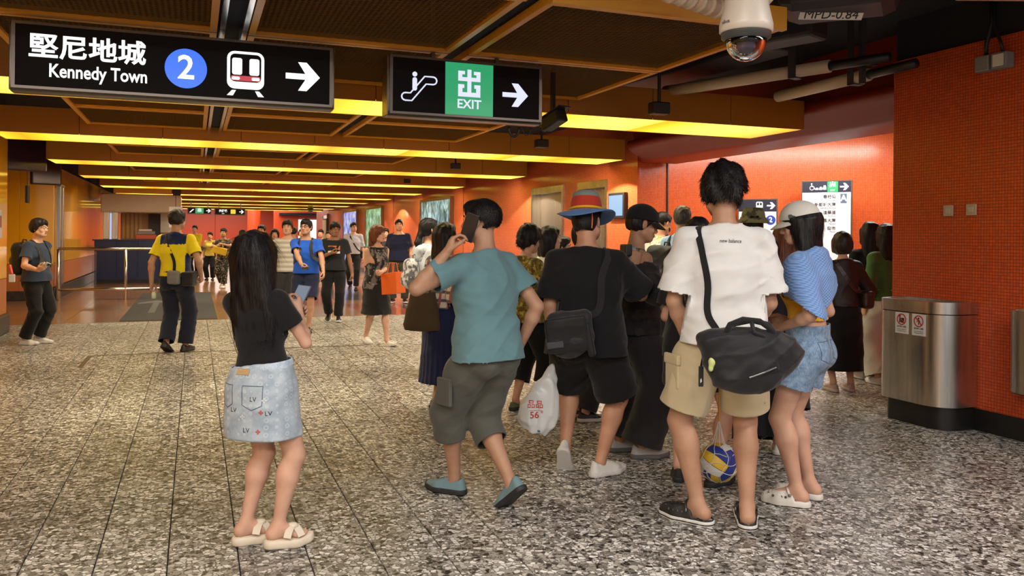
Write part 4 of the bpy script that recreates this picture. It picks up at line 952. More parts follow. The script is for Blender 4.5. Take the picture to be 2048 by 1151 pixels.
# ------------------------------------------------------------------ implicit surfaces: fields, surface nets
def V3(*a): return np.array(a, float)
def nrm(v): return v / max(np.linalg.norm(v), 1e-9)
class Field:
    def __init__(s): s.pr = []; s.mods = []
    def raw(s, fn, lo, hi, k=.02, op='u'): s.pr.append((fn, np.minimum(lo, hi), np.maximum(lo, hi), k, op)); return s
    def cone(s, a, b, ra, rb, k=.02, op='u'):
        a = np.array(a, float); b = np.array(b, float); ba = b - a; bb = max(ba @ ba, 1e-9); r = max(ra, rb)
        def fn(x, y, z):
            px, py, pz = x - a[0], y - a[1], z - a[2]
            t = np.clip((px * ba[0] + py * ba[1] + pz * ba[2]) / bb, 0, 1)
            return np.sqrt((px - t * ba[0]) ** 2 + (py - t * ba[1]) ** 2 + (pz - t * ba[2]) ** 2) - (ra + t * (rb - ra))
        return s.raw(fn, np.minimum(a, b) - r, np.maximum(a, b) + r, k, op)
    def ell(s, c, r, R=None, k=.02, op='u'):
        c = np.array(c, float); r = np.array(r, float)
        def fn(x, y, z):
            px, py, pz = x - c[0], y - c[1], z - c[2]
            if R is not None: px, py, pz = [R[0, i] * px + R[1, i] * py + R[2, i] * pz for i in range(3)]
            k0 = np.sqrt((px / r[0]) ** 2 + (py / r[1]) ** 2 + (pz / r[2]) ** 2) + 1e-6
            k1 = np.sqrt((px / r[0] ** 2) ** 2 + (py / r[1] ** 2) ** 2 + (pz / r[2] ** 2) ** 2) + 1e-6
            return k0 * (k0 - 1) / k1
        e = np.full(3, r.max()) if R is not None else r
        return s.raw(fn, c - e, c + e, k, op)
    def box(s, c, h, R=None, r=.01, k=.01, op='u'):
        c = np.array(c, float); h = np.array(h, float)
        def fn(x, y, z):
            px, py, pz = x - c[0], y - c[1], z - c[2]
            if R is not None: px, py, pz = [R[0, i] * px + R[1, i] * py + R[2, i] * pz for i in range(3)]
            qx, qy, qz = np.abs(px) - h[0] + r, np.abs(py) - h[1] + r, np.abs(pz) - h[2] + r
            return np.sqrt(np.maximum(qx, 0) ** 2 + np.maximum(qy, 0) ** 2 + np.maximum(qz, 0) ** 2) + np.minimum(np.maximum(qx, np.maximum(qy, qz)), 0) - r
        e = np.full(3, np.linalg.norm(h)) if R is not None else h
        return s.raw(fn, c - e, c + e, k, op)
    def loft(s, a, b, xd, secs, k=.02, op='u', p=2.3, ang=None):
        """elliptic sections (t, rx, ry, oy) along a -> b; t may run past 0 and 1"""
        a = np.array(a, float); b = np.array(b, float); L = np.linalg.norm(b - a); zd = (b - a) / L
        xd = np.array(xd, float); xd = nrm(xd - zd * (xd @ zd)); yd = np.cross(zd, xd)
        S = np.array([(q + (0.,))[:4] if len(q) == 3 else q for q in secs], float)
        t0, t1 = S[0, 0], S[-1, 0]; rm = max(S[:, 1].max(), S[:, 2].max()) + abs(S[:, 3]).max()
        def fn(x, y, z):
            px, py, pz = x - a[0], y - a[1], z - a[2]
            t = (px * zd[0] + py * zd[1] + pz * zd[2]) / L
            X = px * xd[0] + py * xd[1] + pz * xd[2]; Y = px * yd[0] + py * yd[1] + pz * yd[2]
            rx = np.interp(t, S[:, 0], S[:, 1]); ry = np.interp(t, S[:, 0], S[:, 2]); Y = Y - np.interp(t, S[:, 0], S[:, 3])
            if ang is not None:
                w = 1 + ang(np.arctan2(Y, X), t); rx = rx * w; ry = ry * w
            q = (np.abs(X / rx) ** p + np.abs(Y / ry) ** p) ** (1 / p) + 1e-4
            rho = np.sqrt(X * X + Y * Y) + 1e-4
            d = rho * (1 - 1 / q)
            return np.maximum(d, np.maximum((t0 - t) * L, (t - t1) * L))
        A, B = a + zd * L * t0, a + zd * L * t1
        return s.raw(fn, np.minimum(A, B) - rm, np.maximum(A, B) + rm, k, op)
    def mod(s, fn): s.mods.append(fn); return s
    def bounds(s):
        lo = np.min([p[1] for p in s.pr if p[4] == 'u'], 0); hi = np.max([p[2] for p in s.pr if p[4] == 'u'], 0); return lo, hi
    def grid(s, h, lo, hi):
        n = np.ceil((hi - lo) / h).astype(int) + 1
        ax = [lo[i] + h * np.arange(n[i]) for i in range(3)]
        D = np.full(n, .5)
        for fn, l, u, k, op in s.pr:
            m = k + 2.5 * h
            i0 = np.clip(np.floor((l - m - lo) / h).astype(int), 0, n); i1 = np.clip(np.ceil((u + m - lo) / h).astype(int) + 1, 0, n)
            if np.any(i1 <= i0): continue
            sl = tuple(slice(i0[i], i1[i]) for i in range(3))
            d = fn(ax[0][sl[0]][:, None, None], ax[1][sl[1]][None, :, None], ax[2][sl[2]][None, None, :])
            A = D[sl]
            if op == 'u':
                hh = np.maximum(k - np.abs(A - d), 0) / k; D[sl] = np.minimum(A, d) - hh * hh * k * .25
            else:
                d = -d; hh = np.maximum(k - np.abs(A - d), 0) / k; D[sl] = np.maximum(A, d) + hh * hh * k * .25
        for fn in s.mods: D = D + fn(ax[0][:, None, None], ax[1][None, :, None], ax[2][None, None, :])
        return D, ax
    def at(s, P):
        """field value at points"""
        x, y, z = P[:, 0], P[:, 1], P[:, 2]; D = np.full(len(P), .5)
        for fn, l, u, k, op in s.pr:
            d = fn(x, y, z)
            if op == 'u': hh = np.maximum(k - np.abs(D - d), 0) / k; D = np.minimum(D, d) - hh * hh * k * .25
            else: d = -d; hh = np.maximum(k - np.abs(D - d), 0) / k; D = np.maximum(D, d) + hh * hh * k * .25
        return D
    def mesh(s, h, lo=None, hi=None):
        if lo is None:
            lo, hi = s.bounds(); lo = lo - 3 * h; hi = hi + 3 * h
        D, ax = s.grid(h, np.array(lo, float), np.array(hi, float))
        return nets(D, np.array([a[0] for a in ax]), h)

def nets(D, org, h):
    """surface nets: vertices and quads of the zero level"""
    S = D < 0; n = np.array(D.shape)
    acc = np.zeros(tuple(n - 1) + (3,), np.float32); cnt = np.zeros(tuple(n - 1), np.float32)
    edges = []
    for a in range(3):
        s0 = [slice(None)] * 3; s1 = [slice(None)] * 3; s0[a] = slice(0, -1); s1[a] = slice(1, None)
        I = np.argwhere(S[tuple(s0)] != S[tuple(s1)])
        if len(I) == 0: continue
        J = I.copy(); J[:, a] += 1
        d0 = D[I[:, 0], I[:, 1], I[:, 2]]; d1 = D[J[:, 0], J[:, 1], J[:, 2]]; t = d0 / (d0 - d1)
        P = I.astype(float); P[:, a] += t
        b, c = (a + 1) % 3, (a + 2) % 3
        for ob in (0, -1):
            for oc in (0, -1):
                K = I.copy(); K[:, b] += ob; K[:, c] += oc
                ok = np.all((K >= 0) & (K < n - 1), 1); Kk = K[ok]
                f = (Kk[:, 0] * (n[1] - 1) + Kk[:, 1]) * (n[2] - 1) + Kk[:, 2]
                np.add.at(acc.reshape(-1, 3), f, P[ok]); np.add.at(cnt.reshape(-1), f, 1)
        edges.append((a, I, S[I[:, 0], I[:, 1], I[:, 2]]))
    act = np.argwhere(cnt > 0)
    if len(act) == 0: return np.zeros((0, 3)), np.zeros((0, 4), int)
    idx = np.full(cnt.shape, -1, int); idx[act[:, 0], act[:, 1], act[:, 2]] = np.arange(len(act))
    V = acc[act[:, 0], act[:, 1], act[:, 2]] / cnt[act[:, 0], act[:, 1], act[:, 2]][:, None]
    Q = []
    for a, I, inside in edges:
        b, c = (a + 1) % 3, (a + 2) % 3
        ok = (I[:, b] > 0) & (I[:, c] > 0) & (I[:, b] < n[b] - 1) & (I[:, c] < n[c] - 1); I = I[ok]; ins = inside[ok]
        def g(ob, oc):
            K = I.copy(); K[:, b] += ob; K[:, c] += oc; return idx[K[:, 0], K[:, 1], K[:, 2]]
        q = np.stack([g(-1, -1), g(0, -1), g(0, 0), g(-1, 0)], 1)
        q[~ins] = q[~ins][:, ::-1]
        Q.append(q[np.all(q >= 0, 1)])
    return V * h + org, np.concatenate(Q)

def clip_mesh(V, Q, cuts):
    """cuts: (point, normal, mask(V) or None): drop what lies beyond each plane, with clean edges"""
    for p, n, mask in cuts:
        if len(Q) == 0: break
        c = (V - p) @ n
        if mask is not None: c = np.where(mask(V), c, -1)
        out = c > 0; fo = out[Q]
        Q = Q[~fo.all(1)]
        keep = np.unique(Q); mv = keep[out[keep]]
        V = V.copy(); V[mv] -= c[mv][:, None] * n
    u, inv = np.unique(Q, return_inverse=True)
    return V[u], inv.reshape(Q.shape)
def add_rim(V, Q, w=.007):
    """turn open edges inwards so hems show a thickness"""
    if len(Q) == 0: return V, Q
    E = np.concatenate([Q[:, [0, 1]], Q[:, [1, 2]], Q[:, [2, 3]], Q[:, [3, 0]]]); E = E[E[:, 0] != E[:, 1]]
    key = np.sort(E, 1); kk = key[:, 0] * (len(V) + 1) + key[:, 1]
    u, first, c = np.unique(kk, return_index=True, return_counts=True); B = E[first[c == 1]]
    if len(B) == 0: return V, Q
    p = V[Q]; fn = np.cross(p[:, 2] - p[:, 0], p[:, 3] - p[:, 1]); vn = np.zeros_like(V)
    for i in range(4): np.add.at(vn, Q[:, i], fn)
    vn /= np.maximum(np.linalg.norm(vn, axis=1), 1e-9)[:, None]
    bv = np.unique(B); mp = np.full(len(V), -1); mp[bv] = np.arange(len(bv)) + len(V)
    V2 = np.concatenate([V, V[bv] - vn[bv] * w]); Q2 = np.stack([B[:, 1], B[:, 0], mp[B[:, 0]], mp[B[:, 1]]], 1)
    return V2, np.concatenate([Q, Q2])
def smooth_mesh(V, Q, it=1, f=.5):
    for _ in range(it):
        S = np.zeros_like(V); C = np.zeros(len(V))
        for i in range(4):
            np.add.at(S, Q[:, i], V[Q[:, (i + 1) % 4]]); np.add.at(S, Q[:, i], V[Q[:, (i + 3) % 4]]); np.add.at(C, Q[:, i], 2)
        ok = C > 0; V = V.copy(); V[ok] = V[ok] * (1 - f) + f * S[ok] / C[ok][:, None]
    return V
def to_mesh(name, V, Q, mats, paint=None, smooth=True):
    me = bpy.data.meshes.new(name); n = len(V); m = len(Q)
    me.vertices.add(n); me.vertices.foreach_set('co', np.ascontiguousarray(V, np.float32).ravel())
    me.loops.add(m * 4); me.loops.foreach_set('vertex_index', np.ascontiguousarray(Q, np.int32).ravel())
    me.polygons.add(m); me.polygons.foreach_set('loop_start', np.arange(0, m * 4, 4, dtype=np.int32)); me.polygons.foreach_set('loop_total', np.full(m, 4, np.int32))
    if smooth: me.polygons.foreach_set('use_smooth', np.ones(m, bool))
    for x in (mats if isinstance(mats, (list, tuple)) else [mats]): me.materials.append(x)
    if paint is not None: me.polygons.foreach_set('material_index', paint(V[Q].mean(1)).astype(np.int32))
    me.update(calc_edges=True); me.validate(); return me

def folds(amp, seed=0, fx=1., fz=1.):
    r = np.random.RandomState(seed); a = r.rand(8) * 6.28
    def fn(x, y, z):
        w = np.sin(9 * fx * x + 7 * y + a[0]) + .7 * np.sin(13 * y - 5 * z + a[1])
        n1 = np.sin(30 * fz * z + 2.2 * w + a[2]) ** 3
        n2 = np.sin(21 * fx * x + 16 * fz * z + 1.6 * np.sin(11 * z + 14 * y + a[3]) + a[4])
        n3 = np.sin(26 * y - 19 * fz * z + 1.8 * np.sin(15 * x + a[5]) + a[6])
        n4 = 1 - np.abs(np.sin(13 * fx * x - 15 * fz * z + 1.9 * np.sin(7 * z + 9 * y + a[7]) + 1.2 * w)) ** .7
        return np.minimum(amp * (.5 * n1 + .35 * n2 + .35 * n3 - 1.1 * n4 + .25), .0015)
    return fn
def strands(amp, seed=0, fz=6., f=1.):
    r = np.random.RandomState(seed); a = r.rand(6) * 6.28
    def fn(x, y, z):
        w = .9 * np.sin(fz * z + a[0]) + .5 * np.sin(2.3 * fz * z + a[1])
        return amp * (.5 * np.sin(115 * f * x + 2 * w + a[2]) + .4 * np.sin(140 * f * y + 2.4 * w + a[3]) + .35 * np.sin(75 * f * (x + y) + 3 * w + a[4]))
    return fn

def rotx(a): c, s = math.cos(a), math.sin(a); return np.array([[1, 0, 0], [0, c, -s], [0, s, c]])
def roty(a): c, s = math.cos(a), math.sin(a); return np.array([[c, 0, s], [0, 1, 0], [-s, 0, c]])
def rotz(a): c, s = math.cos(a), math.sin(a); return np.array([[c, -s, 0], [s, c, 0], [0, 0, 1]])
def ik(a, c, l1, l2, pole):
    d = c - a; L = np.linalg.norm(d); mx = (l1 + l2) * .998
    if L > mx: c = a + d / L * mx; d = c - a; L = mx
    L = max(L, abs(l1 - l2) + .01)
    x = (l1 * l1 - l2 * l2 + L * L) / (2 * L); y = math.sqrt(max(l1 * l1 - x * x, 1e-6)); dn = d / np.linalg.norm(d)
    p = pole - dn * (pole @ dn); p = nrm(p); return a + dn * x + p * y, c

SKIN = {'light': skin_mat('skin_light', (.62, .34, .22)), 'fair': skin_mat('skin_fair', (.66, .40, .29)), 'tan': skin_mat('skin_tan', (.47, .27, .175)), 'dark': skin_mat('skin_brown', (.34, .17, .10))}
HAIRB = hair_mat('hair_black', (.005, .004, .005), (.022, .019, .021), .46); HAIRR = hair_mat('hair_auburn', (.075, .020, .010), (.22, .075, .035)); HAIRBR = hair_mat('hair_dark_brown', (.014, .009, .008), (.06, .04, .035)); HAIRG = hair_mat('hair_grey', (.03, .03, .032), (.13, .125, .12))
LIPM = mat('lips', (.38, .12, .10), rough=.4); BROWM = mat('brow', (.02, .015, .012), rough=.7); EYEW = mat('eye_white', (.6, .58, .55), rough=.2); EYEB = mat('eye_dark', (.01, .007, .006), rough=.1)

class Person:
    """px/m sets the fineness; heading in degrees: 0 faces away from the camera, 90 to the picture's right, 180 the camera"""
    def __init__(s, loc, heading, H=1.7, sex='m', label='', group=None, fat=1., lean=0., side=0., twist=0., pelvis=(0, 0, 0), feet=None, hands=None, head=(0, 0, 0), skin='light', fine=1., sole=.02, barefoot=False, hw=1., shoulders=1., ground=0., arm=1., limb=1.):
        s.H = H; s.s = H / 1.75; s.sex = sex; s.sk = SKIN[skin]; s.fine = fine; s.fat = fat; s.fl = (.5 + .5 * fat) * limb; s.seed = random.randint(0, 9999)
        h = math.radians(heading); f = FWD * math.cos(h) + RIGHT * math.sin(h); s.rz = math.atan2(-f.x, f.y)
        s.loc = Vector((loc[0], loc[1], ground)); s.inv = (Matrix.Translation(s.loc) @ Matrix.Rotation(s.rz, 4, 'Z')).inverted()
        k = s.s; fem = sex == 'f'; s.fem = fem
        P = V3(0, 0, .525 * H) + np.array(pelvis, float) * 1.; s.P = P
        s.hipx = (.052 if fem else .054) * H
        R = rotx(-math.radians(lean)) @ roty(math.radians(side)); s.Rp = np.eye(3)
        s.Rc = R @ rotz(-math.radians(twist)); L = .305 * H
        s.N = P + R @ V3(0, 0, L); s.up = R @ V3(0, 0, 1); s.R = R; s.torsoL = L
        s.fwdc = s.Rc @ V3(0, 1, 0); s.rt = s.Rc @ V3(1, 0, 0)
        sw = (.094 if fem else .106) * H * shoulders; s.sw = sw
        s.sh = {i: s.N + s.rt * (sw * i) - s.up * (.034 * H) for i in (-1, 1)}
        s.hip = {i: P + V3(s.hipx * i, 0, -.012 * H) for i in (-1, 1)}
        s.foot = {}; s.an = {}; s.kn = {}; s.sole = sole
        feet = feet or {-1: (-.09, 0, 8, 0), 1: (.09, 0, 8, 0)}
        ball = .125 * k
        for i in (-1, 1):
            x, y, yaw, pit = feet[i][:4]; zl = feet[i][4] if len(feet[i]) > 4 else 0
            Rf = rotz(-math.radians(yaw * i)) @ rotx(-math.radians(pit)); Rz = rotz(-math.radians(yaw * i))
            o = V3(x, y, zl) + Rz @ V3(0, ball, 0) - Rf @ V3(0, ball, 0)
            s.foot[i] = (Rf, o); a = o + Rf @ V3(0, 0, .075 * k + sole)
            l1, l2 = .245 * H, .238 * H
            s.kn[i], s.an[i] = ik(s.hip[i], a, l1, l2, Rz @ V3(.08 * i, 1, .0))
        hands = hands or {}
        s.el = {}; s.wr = {}; s.hd = {}; s.pn = {}; s.curl = {}; s.hand = {}
        a1, a2 = .172 * H * arm, .148 * H * arm
        for i in (-1, 1):
            hs = hands.get(i, {}); w = hs.get('w')
            if w is None: w = s.sh[i] + s.Rc @ V3(.07 * i * k, .03, -.31 * H)
            elif isinstance(w, Vector): w = np.array(s.inv @ w)
            else: w = np.array(w, float)
            pole = np.array(hs.get('pole', (.35 * i, -1, -.1)), float)
            s.el[i], s.wr[i] = ik(s.sh[i], w, a1, a2, pole)
            fd = nrm(s.wr[i] - s.el[i]); s.hd[i] = nrm(np.array(hs['d'], float)) if 'd' in hs else fd
            pn = np.array(hs.get('n', (-i, .15, 0)), float); pn = pn - s.hd[i] * (pn @ s.hd[i]); s.pn[i] = nrm(pn); s.curl[i] = hs.get('curl', .35)
        # head
        y_, p_, r_ = [math.radians(q) for q in head]
        s.Rh = s.Rc @ rotz(-y_) @ rotx(p_) @ roty(r_); s.hs = 1.03 * (.5 + .5 * k) * (0.96 if fem else 1.) * hw
        nk = .052 * H
        s.C = s.N + s.up * nk + s.fwdc * .022 + s.Rh @ V3(0, .012, .098 * s.hs)
        s.field = s.body_field(barefoot); s.parts = []
        h_ = .0095 * fine; V, Q = s.field.mesh(h_)
        s.bare = barefoot
        hb = s.H * .03
        # finer head and hands, the same surface
        regs = [(s.C - V3(.14, .15, .16), s.C + V3(.14, .15, .16), .0058 * fine)]
        for i in (-1, 1):
            c = s.wr[i] + s.hd[i] * .09 * k; regs.append((c - .105 * k, c + .105 * k, .0046 * fine))
        Vs, Qs = [V], []
        keep = np.ones(len(Q), bool); ct = V[Q].mean(1)
        for lo, hi, hh in regs:
            m = h_ * .6; keep &= ~np.all((ct > lo + m) & (ct < hi - m), 1)
        Qs.append(Q[keep]); nV = len(V)
        for lo, hi, hh in regs:
            v2, q2 = s.field.mesh(hh, lo, hi)
            if len(q2): Qs.append(q2 + nV); Vs.append(v2); nV += len(v2)
        V = np.concatenate(Vs); Q = np.concatenate(Qs); u, inv = np.unique(Q, return_inverse=True)
        me = to_mesh('person', V[u], inv.reshape(Q.shape), s.sk)
        s.obj = link('person', me, None, None, s.loc, (0, 0, s.rz)); tag(s.obj, label, 'person', group)
        s.bv = []; s.reg(V[u], inv.reshape(Q.shape)); s.face()
    def reg(s, V, Q): s.bv.append((V, Q)); s._bvh = None
    def bvh(s):
        if s._bvh is None:
            vs = []; fs = []
            for V, Q in s.bv: b = len(vs); vs += V.tolist(); fs += (Q + b).tolist()
            s._bvh = BVHTree.FromPolygons(vs, fs)
        return s._bvh
    def secs(s, e=0., ex=None):
        """torso sections (t, rx, ry, oy) with ease e"""
        k = s.s; f = s.fat
        if s.fem: S = [(-.20, .125, .098, -.005), (-.04, .168, .112, -.008), (.10, .160, .108, -.004), (.36, .122, .090, .004), (.62, .138, .104, .014), (.80, .138, .09, .002), (.92, .10, .066, -.006), (1.0, .055, .05, -.006), (1.03, .05, .046, -.006)]
        else: S = [(-.20, .13, .10, -.005), (-.02, .168, .115, -.004), (.12, .160, .110, 0), (.36, .148, .104, .004), (.62, .166, .116, .006), (.79, .163, .102, 0), (.90, .122, .078, -.006), (.98, .07, .06, -.006), (1.03, .058, .055, -.006)]
        q = lambda t: e * min(1., max(.25, (1.08 - t) / .42))
        return [(t, rx * k * f + q(t), ry * k * f + q(t), oy) for t, rx, ry, oy in S]
    def body_field(s, bare):
        k = s.s; H = s.H; f = s.fl; F = Field(); fem = s.fem
        F.loft(s.P, s.N, s.rt * .5 + V3(.5, 0, 0), s.secs(), .03)
        if fem:
            for i in (-1, 1): F.ell(s.P + s.R @ V3(0, 0, .62 * s.torsoL) + s.rt * (.062 * k * i) + s.fwdc * .085 * k, (.058 * k, .052 * k, .058 * k), None, .04)
        for i in (-1, 1):
            F.cone(s.N + s.rt * .035 * i - s.up * .01, s.sh[i] - s.rt * .012 * i, .044 * k, .044 * k * f, .045)
            a = .92 if fem else 1.06
            g = f; f = .5 + .5 * s.fat; F.cone(s.sh[i], s.el[i], .047 * k * a * f, .036 * k * a * f, .03)
            m = s.el[i] + (s.wr[i] - s.el[i]) * .28; F.cone(s.el[i], m, .036 * k * a * f, .038 * k * a * f, .015); F.cone(m, s.wr[i], .037 * k * a * f, .0245 * k * a, .02)
            f = g
            F.cone(s.hip[i], s.kn[i], .083 * k * f * (1.0 if fem else 1.02), .052 * k * f, .03)
            d = s.an[i] - s.kn[i]; mid = s.kn[i] + d * .3; nb = nrm(V3(0, -1, 0) - nrm(d) * (V3(0, -1, 0) @ nrm(d)))
            Rz = s.foot[i][0]; nb = -(Rz @ V3(0, 1, 0)); nb = nrm(nb - nrm(d) * (nb @ nrm(d)))
            F.cone(s.kn[i], mid + nb * .008, .051 * k * f, .053 * k * f, .02); F.cone(mid + nb * .008, s.an[i], .052 * k * f, .033 * k, .02)
            F.ell(mid + nb * .022 * k, (.040 * k * f, .044 * k * f, .095 * k), None, .03)
            F.ell(s.P + V3(.072 * i * k, -.062 * k, -.03 * H), (.078 * k * s.fat, .075 * k * s.fat, .085 * k), None, .04)
            if bare:
                Rf, o = s.foot[i]; z = s.sole
                T = lambda x, y, zz: o + Rf @ V3(x * k, y * k, zz * k + z)
                F.cone(s.an[i], T(0, -.035, .032), .032 * k, .034 * k, .02); F.cone(T(0, -.03, .032), T(.004 * -i, .10, .026), .032 * k, .030 * k, .025); F.cone(s.an[i], T(0, .10, .03), .03 * k, .022 * k, .025)
                F.cone(T(-.02 * i, .10, .022), T(-.026 * i, .165, .014), .021 * k, .014 * k, .012)
                for j, (xx, yy, rr) in enumerate(((-.006, .165, .0105), (.008, .158, .010), (.021, .15, .0095), (.033, .14, .009))): F.cone(T((xx * .9) * i, .10, .02), T(xx * i, yy, .012), .017 * k, rr * k, .006)
            else:
                Rf, o = s.foot[i]; F.cone(s.an[i], o + Rf @ V3(0, .03, .05 * k), .032 * k, .03 * k, .02)
            s.hand_field(F, i)
        # neck, head
        C, R, q = s.C, s.Rh, s.hs; T = lambda x, y, z: C + R @ (V3(x, y, z) * q)
        nr = (.047 if fem else .056) * k * (.6 + .4 * s.fat)
        F.cone(s.N - s.up * .01, T(0, -.022, -.05), nr * 1.08, nr * .96, .035)
        F.ell(T(0, -.018, .030), V3(.074, .093, .085) * q, R, .02)
        F.ell(T(0, .022, -.038), V3(.056, .066, .068) * q, R, .035)
        F.cone(T(0, .06, -.088), T(0, .052, -.07), .021 * q, .03 * q, .03)
        for i in (-1, 1):
            F.cone(T(.055 * i, .008, -.06), T(.03 * i, .06, -.085), .022 * q, .02 * q, .03)
            F.ell(T(.031 * i, .094, .008), V3(.015, .012, .010) * q, R, .010, 's')
            F.cone(T(.014 * i, .080, .026), T(.045 * i, .066, .024), .012 * q, .010 * q, .014)
            F.ell(T(.038 * i, .060, -.03), V3(.024, .018, .022) * q, R, .02)
            F.ell(T(.076 * i, -.010, -.004), V3(.010, .020, .033) * q, R @ rotz(.5 * i), .008)
            F.ell(T(.084 * i, -.004, .0), V3(.006, .010, .018) * q, R @ rotz(.5 * i), .006, 's')
            F.ell(T(.013 * i, .093, -.032), V3(.009, .010, .008) * q, R, .008)
        F.cone(T(0, .078, .018), T(0, .103, -.026), .008 * q, .0125 * q, .012)
        F.ell(T(0, .083, -.056), V3(.022, .012, .0075) * q, R, .008); F.ell(T(0, .081, -.067), V3(.019, .012, .0075) * q, R, .008)
        return F
    def hand_field(s, F, i):
        k = s.s * (.93 if s.fem else 1.); w, hd, pn = s.wr[i], s.hd[i], s.pn[i]; th = np.cross(hd, pn) * i; c = s.curl[i]
        kn = []
        for j, x in enumerate((.030, .0105, -.0095, -.028)):
            b = w + (hd * (.082, .086, .082, .074)[j] + th * x - pn * .002) * k; kn.append(b)
            F.cone(w + (hd * .012 + th * x * .55) * k, b, .0145 * k, .0115 * k, .014)
        F.ell(w + (hd * .05 + pn * .005 + th * .012) * k, V3(.03, .03, .016) * k, np.stack([th, hd, pn], 1), .015)
        for j in range(4):
            p = kn[j]; a = 0; ls = ((.042, .026, .021), (.047, .029, .023), (.043, .027, .022), (.034, .021, .019))[j]; r = (.0092, .0095, .009, .0078)[j]
            sp_ = (.10, .03, -.04, -.12)[j] * (1 - c)
            for m in range(3):
                a += c * (1.25, 1.45, 1.0)[m] * (1 + .06 * j); d = hd * math.cos(a) + pn * math.sin(a) + th * sp_
                e = p + nrm(d) * ls[m] * k; F.cone(p, e, r * k * (1 - .07 * m), r * k * (1 - .07 * (m + 1)), .004); p = e
        b = w + (hd * .018 + th * .022 + pn * .006) * k; m1 = b + nrm(hd * .75 + th * (.75 - .3 * c) + pn * (.25 + .5 * c)) * .042 * k
        m2 = m1 + nrm(hd * .95 + th * (.25 - .35 * c) + pn * (.2 + .75 * c)) * .033 * k; m3 = m2 + nrm(hd * .95 + th * (.05 - .5 * c) + pn * (.15 + .8 * c)) * .026 * k
        F.cone(b, m1, .0155 * k, .0125 * k, .014); F.cone(m1, m2, .0115 * k, .0105 * k, .004); F.cone(m2, m3, .0105 * k, .0085 * k, .004)
    def clear(s, V, Q, gap=.006):
        """push a garment clear of the skin below it"""
        d = s.field.at(V); bad = d < gap
        if not bad.any(): return V
        p = V[Q]; fn = np.cross(p[:, 2] - p[:, 0], p[:, 3] - p[:, 1]); vn = np.zeros_like(V)
        for i in range(4): np.add.at(vn, Q[:, i], fn)
        vn /= np.maximum(np.linalg.norm(vn, axis=1), 1e-9)[:, None]; V = V.copy(); V[bad] += vn[bad] * np.clip(gap - d[bad], 0, .03)[:, None]; return V
    def part(s, name, V, Q, m, paint=None, reg=True, label=None, smooth=True):
        if len(Q) == 0: return None
        o = link(name, to_mesh(name, V, Q, m, paint, smooth), s.obj, None)
        if label: o['label'] = label
        if reg: s.reg(V, Q)
        return o
    def hm(s, x, y, z): return s.C + s.Rh @ (V3(x, y, z) * s.hs)
    def face(s):
        if s.fine > 2.2: return
        H4 = Matrix([[*(s.Rh[r] * s.hs), s.C[r]] for r in range(3)] + [[0, 0, 0, 1]])
        for i in (-1, 1):
            e = MB(); e.lathe([(.0, -.0085), (.006, -.006), (.0085, 0), (.006, .006), (.0, .0085)], 10, H4 @ Matrix.Translation((.031 * i, .0785, .008)) @ Matrix.Diagonal((1.3, .75, .75, 1)))
            e.cur = 1; e.lathe([(0, .003), (.0036, .0018), (.005, 0)], 10, H4 @ Matrix.Translation((.031 * i, .0837, .008)) @ Matrix.Rotation(-PI / 2, 4, 'X'))
            e.build('eye', [EYEW, EYEB], s.obj, smooth=True)
            MB().tube([H4 @ Vector((x * i, y, z)) for x, y, z in ((.013, .0915, .026), (.028, .089, .031), (.046, .0765, .027))], [.0035, .0045, .002], 6).build('eyebrow', BROWM, s.obj, smooth=True)
        l = MB(); l.tube([H4 @ Vector(q) for q in ((-.023, .0845, -.0605), (-.010, .0945, -.0575), (0, .0955, -.059), (.010, .0945, -.0575), (.023, .0845, -.0605))], [.002, .0045, .004, .0045, .002], 6)
        l.tube([H4 @ Vector(q) for q in ((-.02, .085, -.063), (0, .0945, -.0665), (.02, .085, -.063))], [.002, .0055, .002], 6)
        l.build('lips', LIPM, s.obj, smooth=True)
    # ---- clothes
    def arm_masks(s, Ft):
        def mk(i):
            A, B = s.sh[i], s.el[i]; W_ = s.wr[i]
            def m(V):
                def dist(a, b): ba = b - a; t = np.clip((V - a) @ ba / (ba @ ba), 0, 1); return np.linalg.norm(V - a - t[:, None] * ba, axis=1)
                da = np.minimum(dist(A, B), dist(B, W_)); dt = Ft.at(V)
                return (da - s._sr < dt)
            return m
        return {i: mk(i) for i in (-1, 1)}
    def top(s, m, e=.022, hem=.06, sleeve=.6, se=.018, fold=.006, name='shirt', neck=0., paint=None, vneck=0., flare=0., label=None, blouse=0., hemtilt=0., sl_end=None):
        """hem: height of the hem as a fraction of the torso above the pelvis point; sleeve: 0 none, 1 elbow, 2 wrist"""
        k = s.s; S = s.secs(e); S2 = []
        t0 = hem - .04
        base = [q for q in S if q[0] > max(t0, -.15)]
        rx0, ry0 = np.interp(t0, [q[0] for q in S], [q[1] for q in S]), np.interp(t0, [q[0] for q in S], [q[2] for q in S])
        if t0 < -.04: rx0, ry0 = S[1][1] + .014, S[1][2] + .018; base = [(t, rx + (.012 if t < .15 else 0), ry + (.014 if t < .15 else 0), oy) for t, rx, ry, oy in base if t > -.06]
        if blouse: base = [(t, rx + blouse * math.sin(PI * min(max((t - hem) / (1 - hem), 0), 1)), ry + blouse * .6, oy) for t, rx, ry, oy in base]
        S2 = [(t0, rx0 + flare, ry0 + flare, -.004)] + [(q[0], q[1] + flare * max(0, .5 - q[0]), q[2] + flare * max(0, .5 - q[0]), q[3]) for q in base]
        Ft = Field(); Ft.loft(s.P, s.N, s.rt * .5 + V3(.5, 0, 0), S2, .03, p=2.4)
        F = Field(); F.pr = list(Ft.pr)
        if s.fem and e < .05:
            for i in (-1, 1): F.ell(s.P + s.R @ V3(0, 0, .62 * s.torsoL) + s.rt * (.06 * k * i) + s.fwdc * .085 * k, V3(.06, .055, .06) * k + e * .7, None, .05)
